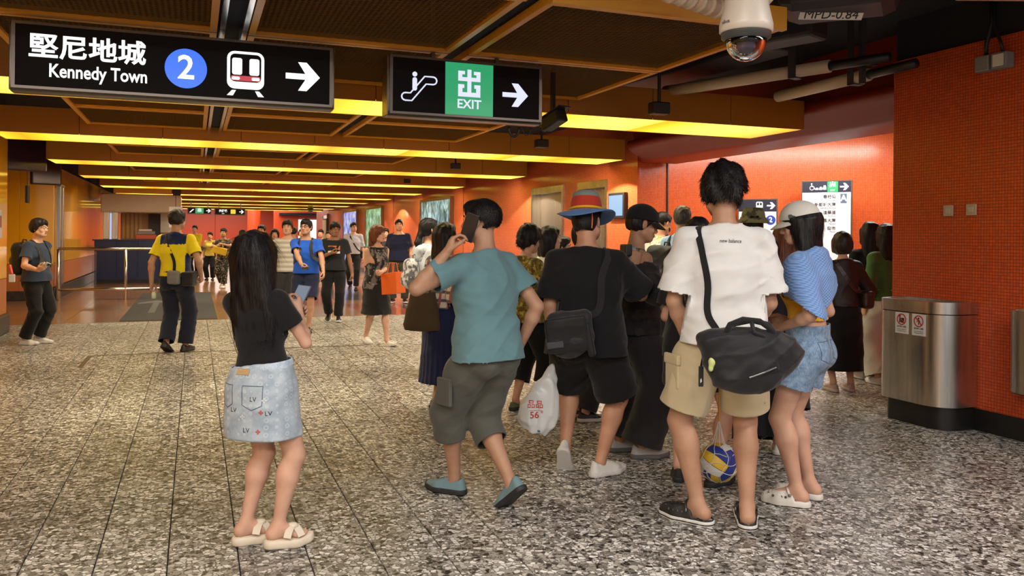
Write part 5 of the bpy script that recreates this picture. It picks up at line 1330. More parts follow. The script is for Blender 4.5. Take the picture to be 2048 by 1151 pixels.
        for i in (-1, 1): 
            F.cone(s.N + s.rt * .03 * i - s.up * .012, s.sh[i] - s.rt * .01 * i, .046 * k + e * .4, .046 * k + e * .55, .045)
            if hem < -.02: F.ell(s.P + V3(.06 * i * k, -.055 * k, -.02 * s.H), V3(.088, .080, .10) * k * s.fat + max(e * .8, .024), None, .04)
        sr = .048 * k + se; s._sr = sr
        cuts = []
        if sleeve > 0:
            for i in (-1, 1):
                A, B, W_ = s.sh[i], s.el[i], s.wr[i]
                f1 = min(sleeve, 1); E = A + (B - A) * f1; d = nrm(B - A); se2 = se if sl_end is None else sl_end
                F.cone(A - d * .004, E + d * .03 * (sleeve <= 1), .049 * k + min(se, .012) , .043 * k + se2, .04)
                if sleeve > 1: E2 = B + (W_ - B) * (sleeve - 1); d = nrm(W_ - B); F.cone(B, E2 + d * .03, .043 * k + se2, .034 * k + se2, .02); E = E2
                cuts.append((E, d, i))
        if fold: F.mod(folds(fold, s.seed))
        V, Q = F.mesh(.0098 * s.fine)
        am = s.arm_masks(Ft)
        cl = [(E, d, am[i]) for E, d, i in cuts]
        if sleeve == 0:
            for i in (-1, 1): d = nrm(s.rt * i - s.up * .25); cl.append((s.sh[i] - d * .01, d, lambda V: (V - s.N) @ s.up > -.26 * k))
        hp = s.P + s.up * (hem * s.torsoL); hn = -nrm(s.up + s.rt * hemtilt)
        if am and sleeve > 0: cl.append((hp, hn, lambda V: ~(am[-1](V) | am[1](V)) if sleeve > .9 else np.ones(len(V), bool)))
        else: cl.append((hp, hn, None))
        nn = nrm(s.up - s.fwdc * (-.35)); cl.append((s.N + s.up * (.012 + neck) - s.fwdc * .0, nn, lambda V: np.abs((V - s.N) @ s.rt) < .13 * k))
        if vneck: 
            nv = nrm(s.fwdc + s.up * 1.2); cl.append((s.N + s.up * -vneck + s.fwdc * .02, nv, lambda V: (np.abs((V - s.N) @ s.rt) < .06 * k)))
        V, Q = clip_mesh(V, Q, cl); V = s.clear(V, Q); V, Q = add_rim(V, Q)
        return s.part(name, V, Q, m, paint, label=label)
    def collar(s, m, r=.066, h=.04, w=.012):
        k = s.s; pts = []; c = s.N + s.up * .014 - s.fwdc * .004
        mb = MB(); n = 20; vs = []
        for j in range(n + 1):
            a = -PI / 2 + (j / n - .5) * 2 * PI * .93; d = s.rt * math.cos(a) * r * 1.05 + s.fwdc * (math.sin(a)) * r
            dip = -.018 * (1 + math.sin(a)) ; b = c + d * k + s.up * dip
            vs += [b * 1., b + s.up * h * .8 + d * -.10, b + s.up * h * .78 + d * .02, b - s.up * .004 + d * .22]
        fs = []
        for j in range(n):
            for q in range(3): fs.append((j * 4 + q, (j + 1) * 4 + q, (j + 1) * 4 + q + 1, j * 4 + q + 1))
        mb.add(vs, fs); o = mb.build('collar', m, s.obj, smooth=True); return o
    def pants(s, m, length=1.97, e=.012, eh=.02, waist=.20, fold=.005, name='trousers', label=None, paint=None, knee=None, thigh=None, seat=.0):
        """length along the leg: 1 knee, 2 ankle; eh ease at the hem"""
        k = s.s; F = Field(); S = [q for q in s.secs(min(e, .008)) if q[0] < waist + .1]; S[0] = (-.12, S[0][1], S[0][2], S[0][3])
        F.loft(s.P, s.N, V3(1, 0, 0), S + [(waist + .12, S[-1][1], S[-1][2], S[-1][3])], .03)
        f = s.fl; cuts = []
        for i in (-1, 1):
            F.ell(s.P + V3(.07 * i * k, -.062 * k, -.03 * s.H), V3(.08, .077, .087) * k * s.fat + min(e, .010), None, .045)
            A, B, C_ = s.hip[i], s.kn[i], s.an[i]
            eth = e if thigh is None else thigh; ek = (eth + eh) / 2 if knee is None else knee
            if length <= 1:
                E = A + (B - A) * length; d = nrm(B - A); F.cone(A, A + (B - A) * .22, .085 * k * f + eth * .35, .080 * k * f + eth, .03); F.cone(A + (B - A) * .22, E + d * .04, .080 * k * f + eth, .086 * k * f + (.055 - .086) * k * length + eh, .03)
            else:
                F.cone(A, A + (B - A) * .3, .085 * k * f + eth * .35, .078 * k * f + eth, .03); F.cone(A + (B - A) * .3, B, .078 * k * f + eth, .054 * k * f + ek, .03); E = B + (C_ - B) * (length - 1); d = nrm(C_ - B)
                F.cone(B, E + d * .04, .054 * k * f + ek, .042 * k + eh, .02)
                if eh < .03: F.ell(B + (C_ - B) * .3 - s.foot[i][0] @ V3(0, .015, 0), V3(.05, .055, .10) * k + e, None, .03)
            cuts.append((E, d, i))
        if fold: F.mod(folds(fold, s.seed + 5, 1., .8))
        V, Q = F.mesh(.0098 * s.fine)
        cl = []
        def mk(i):
            o = -i
            def mm(V):
                def dist(a, b): ba = b - a; t = np.clip((V - a) @ ba / (ba @ ba), 0, 1); return np.linalg.norm(V - a - t[:, None] * ba, axis=1)
                return (np.minimum(dist(s.hip[i], s.kn[i]), dist(s.kn[i], s.an[i])) < np.minimum(dist(s.hip[o], s.kn[o]), dist(s.kn[o], s.an[o])))
            return mm
        for E, d, i in cuts: cl.append((E, d, mk(i)))
        cl.append((s.P + s.up * waist * s.torsoL, s.up, lambda V: V[:, 2] > s.P[2]))
        V, Q = clip_mesh(V, Q, cl); V = s.clear(V, Q); V, Q = add_rim(V, Q)
        return s.part(name, V, Q, m, paint, label=label)
    def skirt(s, m, top_t=.22, hem_z=.45, secs=None, pleat=0., npl=16, fold=.004, name='skirt', paint=None, label=None, off=(0, 0)):
        k = s.s; a = s.P + s.up * top_t * s.torsoL; b = V3(s.P[0] + off[0], s.P[1] + off[1], hem_z)
        F = Field(); W0 = [q for q in s.secs(.010)]
        rx0 = np.interp(top_t, [q[0] for q in W0], [q[1] for q in W0]); ry0 = np.interp(top_t, [q[0] for q in W0], [q[2] for q in W0])
        L = np.linalg.norm(b - a); S = [(-.06, rx0, ry0, 0.)] + [(t, rx, ry, oy) for t, rx, ry, oy in secs] 
        S[-1] = (1.08,) + tuple(S[-1][1:])
        ang = (lambda th, t: pleat * np.sin(npl * th) * np.clip(t, 0, 1)) if pleat else None
        F.loft(a, b, V3(-1, 0, 0), S, .02, p=2.2, ang=ang)
        for i in (-1, 1): F.ell(s.P + V3(.07 * i * k, -.062 * k, -.03 * s.H), V3(.08, .076, .085) * k * s.fat + .008, None, .05)
        if fold: F.mod(folds(fold, s.seed + 9))
        V, Q = F.mesh(.0098 * s.fine)
        V, Q = clip_mesh(V, Q, [(a, s.up, None), (b, V3(0, 0, -1), None)]); V = s.clear(V, Q); V, Q = add_rim(V, Q)
        return s.part(name, V, Q, m, paint, label=label)
    # ---- hair
    def hair(s, style='short', m=None, length=.25, vol=.010, name='hair', fine=None, front=0., tuft=.0045, wide=1., below=None, blades=0):
        m = m or HAIRB; q = s.hs; R = s.Rh; F = Field(); T = s.hm
        v = vol
        F.ell(T(0, -.020, .034), V3(.076 + v, .095 + v, .086 + v * 1.15) * q, R, .02)
        lo = None
        if style in ('short', 'fade'):
            if style == 'short': F.ell(T(0, -.05, -.012), V3(.066 + v * .6, .062 + v * .6, .062) * q, R, .03)
            F.ell(T(0, .05, .085), V3(.055, .045, .030 + front) * q, R, .03)
            cutn = nrm(R @ V3(0, .62, -.80)); cp = T(0, .055, .046)
        elif style == 'long':
            F.ell(T(0, -.035, -.02), V3(.086 + v * .4, .078 + v * .4, .09) * q, R, .03)
            a = T(0, -.055, .02); b = a + (-s.up * .9 + V3(0, 0, -.1)) * length - s.fwdc * .03
            w = .098 * q * wide
            F.loft(a, b, s.rt, [(-.2, .07, .05, 0), (0, w * .98, .068, .008), (.35, w * 1.02, .062, 0), (.7, w * 1.06, .052, 0), (.95, w * .98, .036, 0), (1.0, w * .8, .02, 0)], .03, p=2.5)
            for i in (-1, 1): F.cone(T(.07 * i, .015, .03), T(.08 * i, -.01, -.10), .026 * q, .026 * q, .025)
            F.ell(T(0, .055, .08), V3(.055, .035, .026) * q, R, .03)
            cutn = nrm(R @ V3(0, .80, -.60)); cp = T(0, .058, .045)
        elif style == 'bob':
            F.ell(T(0, -.025, -.02), V3(.088 + v, .085 + v, .095) * q, R, .03)
            for i in (-1, 1): F.cone(T(.072 * i, .015, .03), T(.078 * i, .01, -.07), .026 * q, .024 * q, .02)
            F.ell(T(0, .055, .08), V3(.055, .035, .026) * q, R, .03); cutn = nrm(R @ V3(0, .80, -.60)); cp = T(0, .058, .04)
        elif style in ('bun', 'pony', 'low_bun'):
            F.ell(T(0, -.04, -.01), V3(.068, .066, .066) * q, R, .03)
            F.ell(T(0, .045, .082), V3(.058, .045, .028) * q, R, .03)
            if style == 'bun': F.ell(T(0, -.12, .02), V3(.055, .048, .05) * q, R, .02)
            elif style == 'low_bun': F.ell(T(0, -.10, -.045), V3(.062, .055, .055) * q, R, .03)
            else:
                a = T(0, -.10, .0); F.cone(a, a - s.fwdc * .045 - s.up * length * .45, .032, .036, .02); F.cone(a - s.fwdc * .045 - s.up * length * .45, a - s.fwdc * .03 - s.up * length, .036, .014, .02)
            cutn = nrm(R @ V3(0, .66, -.75)); cp = T(0, .05, .046)
        # clear the face and the front of the neck
        F.ell(T(0, .116, -.020 if style in ('short', 'fade', 'bun', 'pony', 'low_bun') else -.032), V3(.068, .062, .090) * q, R, .006, 's')
        F.mod(strands(.0042 if style != 'fade' else .0018, s.seed, 7. if style in ('long', 'bob') else 22.))
        if style == 'short' or style in ('bun', 'low_bun'):
            sd = s.seed % 7; F.mod(lambda x, y, z: tuft * (np.sin(38 * x + 21 * z + sd + 2 * np.sin(25 * y)) * np.sin(44 * y - 17 * z + 1.7 * np.sin(30 * x + sd)) + .6 * np.sin(70 * x - 33 * y + 26 * z + sd)))
        hh = .0068 * (fine or s.fine)
        V, Q = F.mesh(hh)
        cl = []
        if style in ('short', 'fade'):
            # nape and sideburn line
            cl = [(T(0, -.075, -.058 if style == 'short' else -.030), nrm(R @ V3(0, -.15 if style == 'short' else -.35, -1)), None)]
            if style == 'fade': cl.append((T(0, 0, .012), nrm(R @ V3(0, .3, -1)), lambda V: np.abs((V - s.C) @ (R @ V3(1, 0, 0))) > .058))
            cl.append((T(0, .03, .004), nrm(R @ V3(0, .8, -.6)), lambda V: ((V - s.C) @ (R @ V3(0, 1, 0)) > .005) & ((V - s.C) @ (R @ V3(0, 0, 1)) < .035)))
        elif style in ('bun', 'pony', 'low_bun'):
            cl.append((T(0, .022, .004), nrm(R @ V3(0, .8, -.6)), lambda V: ((V - s.C) @ (R @ V3(0, 1, 0)) > .0) & ((V - s.C) @ (R @ V3(0, 0, 1)) < .03)))
        if below is not None: cl.append((T(0, 0, below), R @ V3(0, 0, 1), None))
        if cl: V, Q = clip_mesh(V, Q, cl)
        o = s.part(name, V, Q, m, reg=style in ('long', 'pony'))
        if blades and below is not None: Q = Q[((V[Q].mean(1) - T(0, 0, below)) @ (R @ V3(0, 0, 1))) < -.035]
        if blades: s.blades(o, V, Q, blades, style, m)
        return o
    def blades(s, par, V, Q, n, style, m):
        """loose strands lying on the hair"""
        r = np.random.RandomState(s.seed); q = Q[r.randint(0, len(Q), n)]; w = r.dirichlet((1, 1, 1, 1), n); P = (V[q] * w[..., None]).sum(1)
        nn = np.cross(V[q[:, 2]] - V[q[:, 0]], V[q[:, 3]] - V[q[:, 1]]); nn /= np.linalg.norm(nn, axis=1)[:, None] + 1e-9
        lg = style == 'long'
        if lg: flow = np.tile(-s.up, (n, 1)) + .10 * r.randn(n, 3)
        else:
            flow = P - s.hm(.01, -.035, .125); flow = flow / (np.linalg.norm(flow, axis=1)[:, None] + 1e-6) + .45 * r.randn(n, 3)
        flow -= nn * (flow * nn).sum(1)[:, None]; flow /= np.linalg.norm(flow, axis=1)[:, None] + 1e-9
        L = (.05 + .07 * r.rand(n)) if lg else (.016 + .020 * r.rand(n)) * (.55 if style == 'fade' else 1); lift = .04 if lg else .32
        sd = np.cross(flow, nn); wd = (.0011 if lg else .0014) * (1 + r.rand(n))[:, None]
        seg = []
        for t in (0, .4, .75, 1.):
            c = P + nn * (.0006 - .004 * (t == 0) + L * lift * (t - .62 * t * t))[:, None] + flow * (L * t)[:, None] + (-s.up * (L * t * t * .25)[:, None] if not lg else 0)
            if lg and t == 1: c = c - nn * .003
            seg += [c - sd * wd * (1 - .85 * t), c + sd * wd * (1 - .85 * t)]
        VV = np.stack(seg, 1).reshape(-1, 3); b = np.arange(n) * 8
        QQ = np.concatenate([np.stack([b + 2 * i, b + 2 * i + 1, b + 2 * i + 3, b + 2 * i + 2], 1) for i in range(3)])
        o = link('hair_strands', to_mesh('hair_strands', VV, QQ, m), par, None); o['kind'] = 'stuff'
    def ponyless(s): pass
    # ---- shoes
    def shoes(s, kind='sneaker', m=None, m2=None, size=1., fine=None):
        k = s.s * size * (.95 if s.fem else 1.); m = m or WHITE; m2 = m2 or m
        out = []
        for i in (-1, 1):
            Rf, o = s.foot[i]; z = s.sole
            F = Field()
            def d2(x, y, r0, r1, r2, w=1.):
                # footprint: heel, ball, toe circles joined
                def seg(ax, ay, bx, by, ra, rb):
                    px, py = x - ax, y - ay; dx, dy = bx - ax, by - ay; t = np.clip((px * dx + py * dy) / (dx * dx + dy * dy), 0, 1)
                    return np.sqrt((px - t * dx) ** 2 + (py - t * dy) ** 2) - (ra + t * (rb - ra))
                a = seg(0, -.040 * k, .003 * i * k, .105 * k, r0, r1); b = seg(.003 * i * k, .105 * k, -.010 * i * k, .172 * k, r1, r2)
                h = np.maximum(.02 - np.abs(a - b), 0) / .02; return np.minimum(a, b) - h * h * .005
            hz = .075 * k + z
            if kind in ('sneaker', 'leather'):
                prof_y = np.array([-.09, -.05, .0, .04, .09, .14, .19, .215]) * k
                prof_z = np.array([.088, .092, .082, .080, .062, .047, .040, .034]) * k + z * .6
                if kind == 'leather': prof_z = prof_z * .9
                def upper(x, y, zz):
                    hgt = np.interp(y, prof_y, prof_z); d = d2(x, y, .036 * k, .044 * k, .034 * k) + .22 * np.maximum(zz - .03, 0)
                    a = d; b = (zz - hgt) * .8; q = .018
                    h = np.maximum(q - np.abs(a - b), 0) / q
                    return np.maximum(np.maximum(a, b) + h * h * q * .25, -zz + .004)
                F.raw(upper, V3(-.07, -.1, 0), V3(.07, .23, .13), .008)
                F.cone(V3(0, -.02, hz + .01) , V3(0, -.02, .20), .031 * k, .04 * k, .008, 's')
                V, Q = F.mesh(.0062 * (fine or s.fine)); W_ = V @ Rf.T + o
                sh = s.part('shoe', W_, Q, m)
                S = Field()
                def solef(x, y, zz):
                    d = d2(x, y, .042 * k, .050 * k, .040 * k); lift = .020 * np.maximum((y - .11 * k) / (.1 * k), 0) ** 2
                    return np.maximum(d, np.abs(zz - .015 - z * .1 - lift * .5) - .015)
                S.raw(solef, V3(-.07, -.1, -.01), V3(.07, .24, .05), .004)
                V, Q = S.mesh(.006 * (fine or s.fine)); so = link('shoe_sole', to_mesh('shoe_sole', V @ Rf.T + o, Q, m2), sh, None)
                if kind == 'sneaker' and s.fine < 1.7:
                    lc = MB()
                    for j in range(4):
                        y = (.035 + .022 * j) * k; zt = np.interp(y, prof_y, prof_z) + .001
                        lc.tube([Vector(o + Rf @ V3(x, y, zt - dz)) for x, dz in ((-.028 * k, .013), (-.012 * k, .001), (.012 * k, .001), (.028 * k, .013))], .0038, 6)
                    lc.build('shoe_lace', m, sh, smooth=True)
                out.append(sh)
            elif kind == 'clog':
                prof_y = np.array([-.09, .005, .02, .05, .09, .14, .19, .23]) * k
                prof_z = np.array([.03, .032, .062, .080, .073, .062, .050, .035]) * k + z * .6
                def upper(x, y, zz):
                    hgt = np.interp(y, prof_y, prof_z); d = d2(x, y, .046 * k, .054 * k, .046 * k) + .20 * np.maximum(zz - .03, 0)
                    a = d; b = (zz - hgt) * .75; q = .022; h = np.maximum(q - np.abs(a - b), 0) / q
                    out_ = np.maximum(np.maximum(a, b) + h * h * q * .25, (.004 if m2 is m else .026) - zz)
                    inn = np.maximum(d + .009, np.maximum(.024 + z * .3 - zz, zz - hgt + .010 - .2 * np.maximum(.045 * k - y, 0) * 20))
                    return np.maximum(out_, -inn)
                F.raw(upper, V3(-.08, -.11, -.01), V3(.08, .25, .12), .004)
                V, Q = F.mesh(.0054 * (fine or s.fine)); sh = s.part('clog', V @ Rf.T + o, Q, m, label=None)
                if m2 is not m:
                    S = Field(); S.raw(lambda x, y, zz: np.maximum(d2(x, y, .048 * k, .056 * k, .048 * k), np.abs(zz - .014) - .014), V3(-.08, -.11, -.01), V3(.08, .25, .05), .004)
                    V, Q = S.mesh(.006); link('clog_sole', to_mesh('clog_sole', V @ Rf.T + o, Q, m2), sh, None)
                    S = Field(); S.raw(lambda x, y, zz: np.maximum(np.abs(d2(x, y, .048 * k, .056 * k, .048 * k)) - .0035, np.abs(zz - .012) - .003), V3(-.08, -.11, -.01), V3(.08, .25, .04), .004)
                    V, Q = S.mesh(.005); link('sole_stripe', to_mesh('sole_stripe', V @ Rf.T + o, Q, m), sh, None)
                st = MB(); pts = []
                back = getattr(s, 'strap_back', 1)
                for j in range(13):
                    a = PI * j / 12; x = -.050 * k * math.cos(a); y = .035 * k - (.115 * k if back else -.02 * k) * math.sin(a); pts.append(Vector(o + Rf @ V3(x, y, (.058 + (.012 if back else .035) * math.sin(a)) * k + z * .5)))
                st.tube(pts, .0075 * k, 6); st.build('heel_strap', m, sh, smooth=True)
                if s.fine < 1.2:
                    for x in (-1, 1): hb = MB(); hb.lathe([(.0, .006), (.009, .006), (.009, 0)], 12, Matrix.Translation(Vector(o + Rf @ V3(.052 * k * x, .035 * k, .06 * k + z * .5))) @ Matrix.Rotation(x * PI / 2, 4, 'Y')); hb.build('strap_rivet', GREY, sh, smooth=True)
                    vh = MB()
                    for jj, (x, y) in enumerate([(q * .020 * k, (.10 + .022 * w) * k) for w in range(4) for q in (-1, 0, 1)]):
                        zz = np.interp(y, prof_y, prof_z); vh.lathe([(0, .0), (.0058, .0), (.0058, -.006)], 10, Matrix.Translation(Vector(o + Rf @ V3(x, y, zz + .0005 - abs(x) * .12))))
                    for x in (-1, 1):
                        for y in (.06, .085, .11, .135): vh.lathe([(0, .0025), (.007, .0025), (.007, -.003)], 10, Matrix.Translation(Vector(o + Rf @ V3(.0515 * k * x, y * k, .045 * k + z * .5))) @ Matrix.Rotation(x * PI / 2, 4, 'Y'))
                    vh.build('vent_hole', mat('vent_dark', (.10, .09, .08), rough=.7), sh)
                out.append(sh)
            elif kind == 'slide':
                S = Field()
                def solef(x, y, zz):
                    d = d2(x, y, .050 * k, .058 * k, .050 * k) + .12 * np.abs(zz - z * .55); lift = .012 * np.maximum((y - .10 * k) / (.1 * k), 0) ** 2
                    a = d; b = np.abs(zz - z * .5 - lift) - z * .5; q = .014; h = np.maximum(q - np.abs(a - b), 0) / q; return np.maximum(a, b) + h * h * q * .25
                S.raw(solef, V3(-.085, -.12, -.01), V3(.085, .26, .10), .004); S.cone(V3(0, .03, -.004), V3(0, .06, -.004), .018, .018, .01, 's')
                V, Q = S.mesh(.006 * (fine or s.fine)); sh = s.part('sandal', V @ Rf.T + o, Q, m)
                bv = s.bvh()
                for a, b in (((-.058, .05), (.05, .135)), ((.058, .05), (-.05, .135))):
                    pts = []
                    for j in range(15):
                        t = j / 14; x = (a[0] + (b[0] - a[0]) * t) * k; y = (a[1] + (b[1] - a[1]) * t) * k; zt = z + (.012 + .066 * math.sin(PI * t) ** .8 * (1 - .3 * (y / k - .05) / .085)) * k
                        pts.append(Vector(o + Rf @ V3(x, y, zt)))
                    ribbon('sandal_strap', pts, .046 * k, .007, m, sh, Vector(Rf @ V3(0, .82, 0)) + Vector(Rf @ V3((b[0] > a[0]) * -.3 + (b[0] < a[0]) * .3, 0, 0)))
                kb = MB(); kb.lathe([(0, .02), (.018, .015), (.024, 0), (.018, -.012), (0, -.016)], 12, Matrix.Translation(Vector(o + Rf @ V3(0, .088 * k, z + .068 * k))) @ Matrix.Diagonal((1.2, 1, .8, 1)))
                kb.build('strap_knot', m, sh, smooth=True); out.append(sh)
        return out
    # ---- straps, prints
    def W(s, p): return np.array(s.inv @ Vector(p))
    def strap(s, name, ctrl, w, m, parent, off=.006, snap=True, n=40, thick=.004):
        """ribbon over the clothes through ctrl points (person space)"""
        P = [np.array(c, float) for c in ctrl]; pts = []
        P = [2 * P[0] - P[1]] + P + [2 * P[-1] - P[-2]]
        for i in range(1, len(P) - 2):
            for j in range(max(3, n // (len(P) - 3))):
                t = j / max(3, n // (len(P) - 3)); a, b, c, d = P[i - 1:i + 3]
                pts.append(.5 * ((2 * b) + (c - a) * t + (2 * a - 5 * b + 4 * c - d) * t * t + (3 * b - a - 3 * c + d) * t ** 3))
        pts.append(P[-2]); bv = s.bvh(); out = []; ns = []
        ctr = s.P + s.up * .6 * s.torsoL
        for p in pts:
            if snap:
                t = min(max((p - s.P) @ s.up / s.torsoL, .0), .80); q = s.P + s.up * t * s.torsoL; d = nrm(p - q)
                l, nn, idx, dist = bv.ray_cast(Vector(q + d * .55), Vector(-d), .55)
                if l is not None:
                    if nn.dot(Vector(d)) < 0: nn = -nn
                    out.append(l + Vector(d) * off); ns.append((nn + Vector(d)).normalized()); continue
            out.append(Vector(p)); ns.append(Vector(p - ctr).normalized())
        for _ in range(3):
            out = [out[0]] + [(out[i - 1] + out[i] * 2 + out[i + 1]) / 4 for i in range(1, len(out) - 1)] + [out[-1]]
            ns = [ns[0]] + [(ns[i - 1] + ns[i] * 2 + ns[i + 1]).normalized() for i in range(1, len(ns) - 1)] + [ns[-1]]
        mb = MB(); vs = []
        for i in range(len(out)):
            t = (out[min(i + 1, len(out) - 1)] - out[max(i - 1, 0)]).normalized(); sd = t.cross(ns[i]).normalized() * w / 2; nn = ns[i] * thick
            vs += [out[i] - sd, out[i] + sd, out[i] + sd + nn, out[i] - sd + nn]
        fs = []
        for i in range(len(out) - 1):
            for q in range(4): fs.append((i * 4 + q, i * 4 + (q + 1) % 4, i * 4 + 4 + (q + 1) % 4, i * 4 + 4 + q))
        fs += [(3, 2, 1, 0), tuple(len(vs) - 4 + q for q in range(4))]
        mb.add(vs, fs); return mb.build(name, m, parent)
    def bag(s, name, label, cat='bag'):
        o = bpy.data.objects.new(name, None); COL.objects.link(o); o.location = s.loc; o.rotation_euler = (0, 0, s.rz); o.empty_display_size = .1
        return tag(o, label, cat)
    def decal(s, name, me, c, xd, zd, m, parent, lift=.003):
        """wrap a flat mesh (x right, y up) on to the clothes around point c, looking along -zd"""
        c = np.array(c, float); z = nrm(np.array(zd, float)); x = np.array(xd, float); x = nrm(x - z * (x @ z)); y = np.cross(z, x); bv = s.bvh()
        for v in me.vertices:
            p = c + x * v.co.x + y * v.co.y; l, n, i, d = bv.ray_cast(Vector(p + z * .25), Vector(-z), .6)
            if l is not None: v.co = l + Vector(z) * (lift + v.co.z)
            else: v.co = Vector(p)
        me.materials.clear(); me.name = name; return link(name, me, parent, m)

def ribbon(name, pts, w, th, m, parent, side):
    vs = []; n = len(pts)
    for i in range(n):
        t = (pts[min(i + 1, n - 1)] - pts[max(i - 1, 0)]).normalized(); sd = side - t * side.dot(t); sd = sd.normalized() * w / 2; nn = t.cross(sd).normalized() * th
        if nn.z < 0: nn = -nn
        vs += [pts[i] - sd, pts[i] + sd, pts[i] + sd + nn, pts[i] - sd + nn]
    fs = [(i * 4 + q, i * 4 + (q + 1) % 4, i * 4 + 4 + (q + 1) % 4, i * 4 + 4 + q) for i in range(n - 1) for q in range(4)] + [(3, 2, 1, 0), tuple(len(vs) - 4 + q for q in range(4))]
    mb = MB(); mb.add(vs, fs); return auto_smooth(mb.build(name, m, parent), 50)
def blob(name, F, h, m, parent=None, loc=None, rz=None, cuts=None, paint=None):
    V, Q = F.mesh(h)
    if cuts: V, Q = clip_mesh(V, Q, cuts); V, Q = add_rim(V, Q, .004)
    return link(name, to_mesh(name, V, Q, m, paint), parent, None, loc, (0, 0, rz) if rz is not None else None)
# ------------------------------------------------------------------ people, nearest first
def gp(px, py): v = atz(px, py); return (v.x, v.y)
def rgbl(r, g, b): return srgb(r, g, b)[:3]
BLK = cloth('black_cotton', (.008, .008, .010)); BLK2 = cloth('black_twill', (.013, .013, .015)); NYL = cloth('black_nylon', (.014, .014, .017), rough=.55)
def phone(name, label, p, d, n, m=None, L=.15, Wd=.072, screen=True):
    """a slab whose long side runs along d and whose screen faces n"""
    d = Vector(d).normalized(); n = Vector(n); n = (n - d * n.dot(d)).normalized(); M = face_M((0, 0, 0), d.cross(n), n)
    o = MB().bbox(-Wd / 2, -L / 2, -.0045, Wd / 2, L / 2, .0045, .004, M).build(name, m or mat('phone_case', (.02, .02, .025), rough=.3), None, p); tag(o, label, 'phone')
    if screen: MB().box(-Wd / 2 + .004, -L / 2 + .006, .0045, Wd / 2 - .004, L / 2 - .006, .0052, M).build('phone_screen', emit('phone_glow', (.35, .4, .5), .5), o)
    MB().bbox(-Wd / 2 + .006, L / 2 - .045, -.0075, -Wd / 2 + .036, L / 2 - .008, -.004, .003, M).build('phone_lenses', BLACK, o)
    return o
def hand_at(s, i, f=.095, up=.028): return s.obj_matrix() @ Vector(s.wr[i] + s.hd[i] * f * s.s + s.pn[i] * up)
Person.obj_matrix = lambda s: Matrix.Translation(s.loc) @ Matrix.Rotation(s.rz, 4, 'Z')
def dirw(s, v): return (s.obj_matrix().to_3x3() @ Vector(v))

# A: woman in a black crop top and denim skirt, front left
A = Person(gp(525, 1090), 17, 1.415, 'f', 'woman with long black hair in black crop top and printed denim mini skirt', fat=1.02, limb=1.16, shoulders=.93, lean=-3, side=-5, pelvis=(0, 0, .045),
           feet={-1: (-.085, -.01, -46, 0), 1: (.085, .0, 52, 0)}, sole=.045, barefoot=True, skin='fair', head=(-6, -6, 0),
           hands={1: dict(w=atY(598, 622, 4.12), pole=(.9, -.6, -1.3), curl=.55, n=(-.9, .1, .4), d=(-.2, .45, .75)), -1: dict(w=atY(585, 640, 4.22), pole=(-.5, -.6, -.8), curl=.6, n=(.8, -.1, .5), d=(.4, .5, .6))}, fine=.95)
DEN = cloth('skirt_denim', rgbl(150, 166, 182), 'monogram', rgbl(182, 195, 206), rgbl(196, 207, 217))
sk_ = A.skirt(DEN, .20, .535, [(.0, .150, .112, 0), (.3, .174, .144, -.008), (.65, .180, .152, -.004), (1, .184, .158, .004)], fold=.004)
wb = A.skirt(cloth('waistband_denim', rgbl(160, 178, 200), 'denim', rgbl(190, 205, 220)),   .235, .842, [(.0, .146, .112, 0), (1, .152, .118, -.002)], fold=0, name='waistband')
A.top(BLK, .010, .155, .56, .009, .0045, name='crop_top', sl_end=.013)
A.hair('long', HAIRB, .40, .030, wide=1.3, blades=2600)
A.shoes('slide', mat('sandal_cream', (.70, .62, .50), rough=.55))
bk_ = -A.fwdc
m_ = bpy.data.meshes.new('leather_patch'); mb = MB(); mb.prism(rrect(-.036, -.013, .036, .013, .003, 2), Matrix.Identity(4), .002); 
A.decal('leather_patch', mb.mesh('leather_patch'), A.P + V3(-.03, -.12, .065), (1, 0, 0), (0, -1, 0), mat('patch_tan', (.52, .36, .17), rough=.6), sk_, .004)
SEAM = mat('denim_seam', rgbl(70, 84, 108), rough=.9)
def pocket(s, par, c, w, h, zd, xd=(1, 0, 0), m=SEAM):
    mb = MB(); pts = [(-w, h), (w, h), (w, -h * .6), (0, -h), (-w, -h * .6)]
    for j in range(5):
        a, b = Vector(pts[j] + (0,)), Vector(pts[(j + 1) % 5] + (0,)); d = (b - a).normalized(); n = Vector((-d.y, d.x, 0)) * .0013
        for q in range(6): p0, p1 = a.lerp(b, q / 6), a.lerp(b, (q + 1) / 6); mb.add([p0 - n, p1 - n, p1 + n, p0 + n], [(0, 1, 2, 3)])
    return s.decal('pocket_seam', mb.mesh('pocket_seam'), c, xd, zd, m, par, .002)
pocket(A, sk_, A.P + V3(.03, -.12, -.05), .05, .055, (.25, -1, 0)); pocket(A, sk_, A.P + V3(-.10, -.12, -.05), .04, .055, (-.4, -1, 0))
for dx, dz, t, mm in ((.035, -.055, 'LV', INK), (-.07, -.11, 'LV', INK), (.00, -.20, 'LV', INK), (.11, -.12, 'LV', INK), (.075, -.115, '✤', mat('motif_red', (.55, .10, .10))), (.06, -.205, '✤', MATS['motif_red']), (-.02, -.14, '✤', BW), (.09, -.06, '✤', BW)):
    A.decal('printed_motif', text_mesh(t, .03, 0, extrude=0), A.P + V3(dx, -.12, dz), (1, 0, 0), (.3, -1, 0), mm, sk_, .0025)
phone('phone', 'blue grey phone held by the woman in the black crop top', A.obj_matrix() @ Vector((A.wr[1] + A.wr[-1]) * .5 + A.hd[1] * .075 + V3(.0, .02, .02)), dirw(A, (.1, .55, .8)), dirw(A, (0, -.85, .5)), mat('phone_blue', (.10, .13, .20), rough=.3), .16, .078)

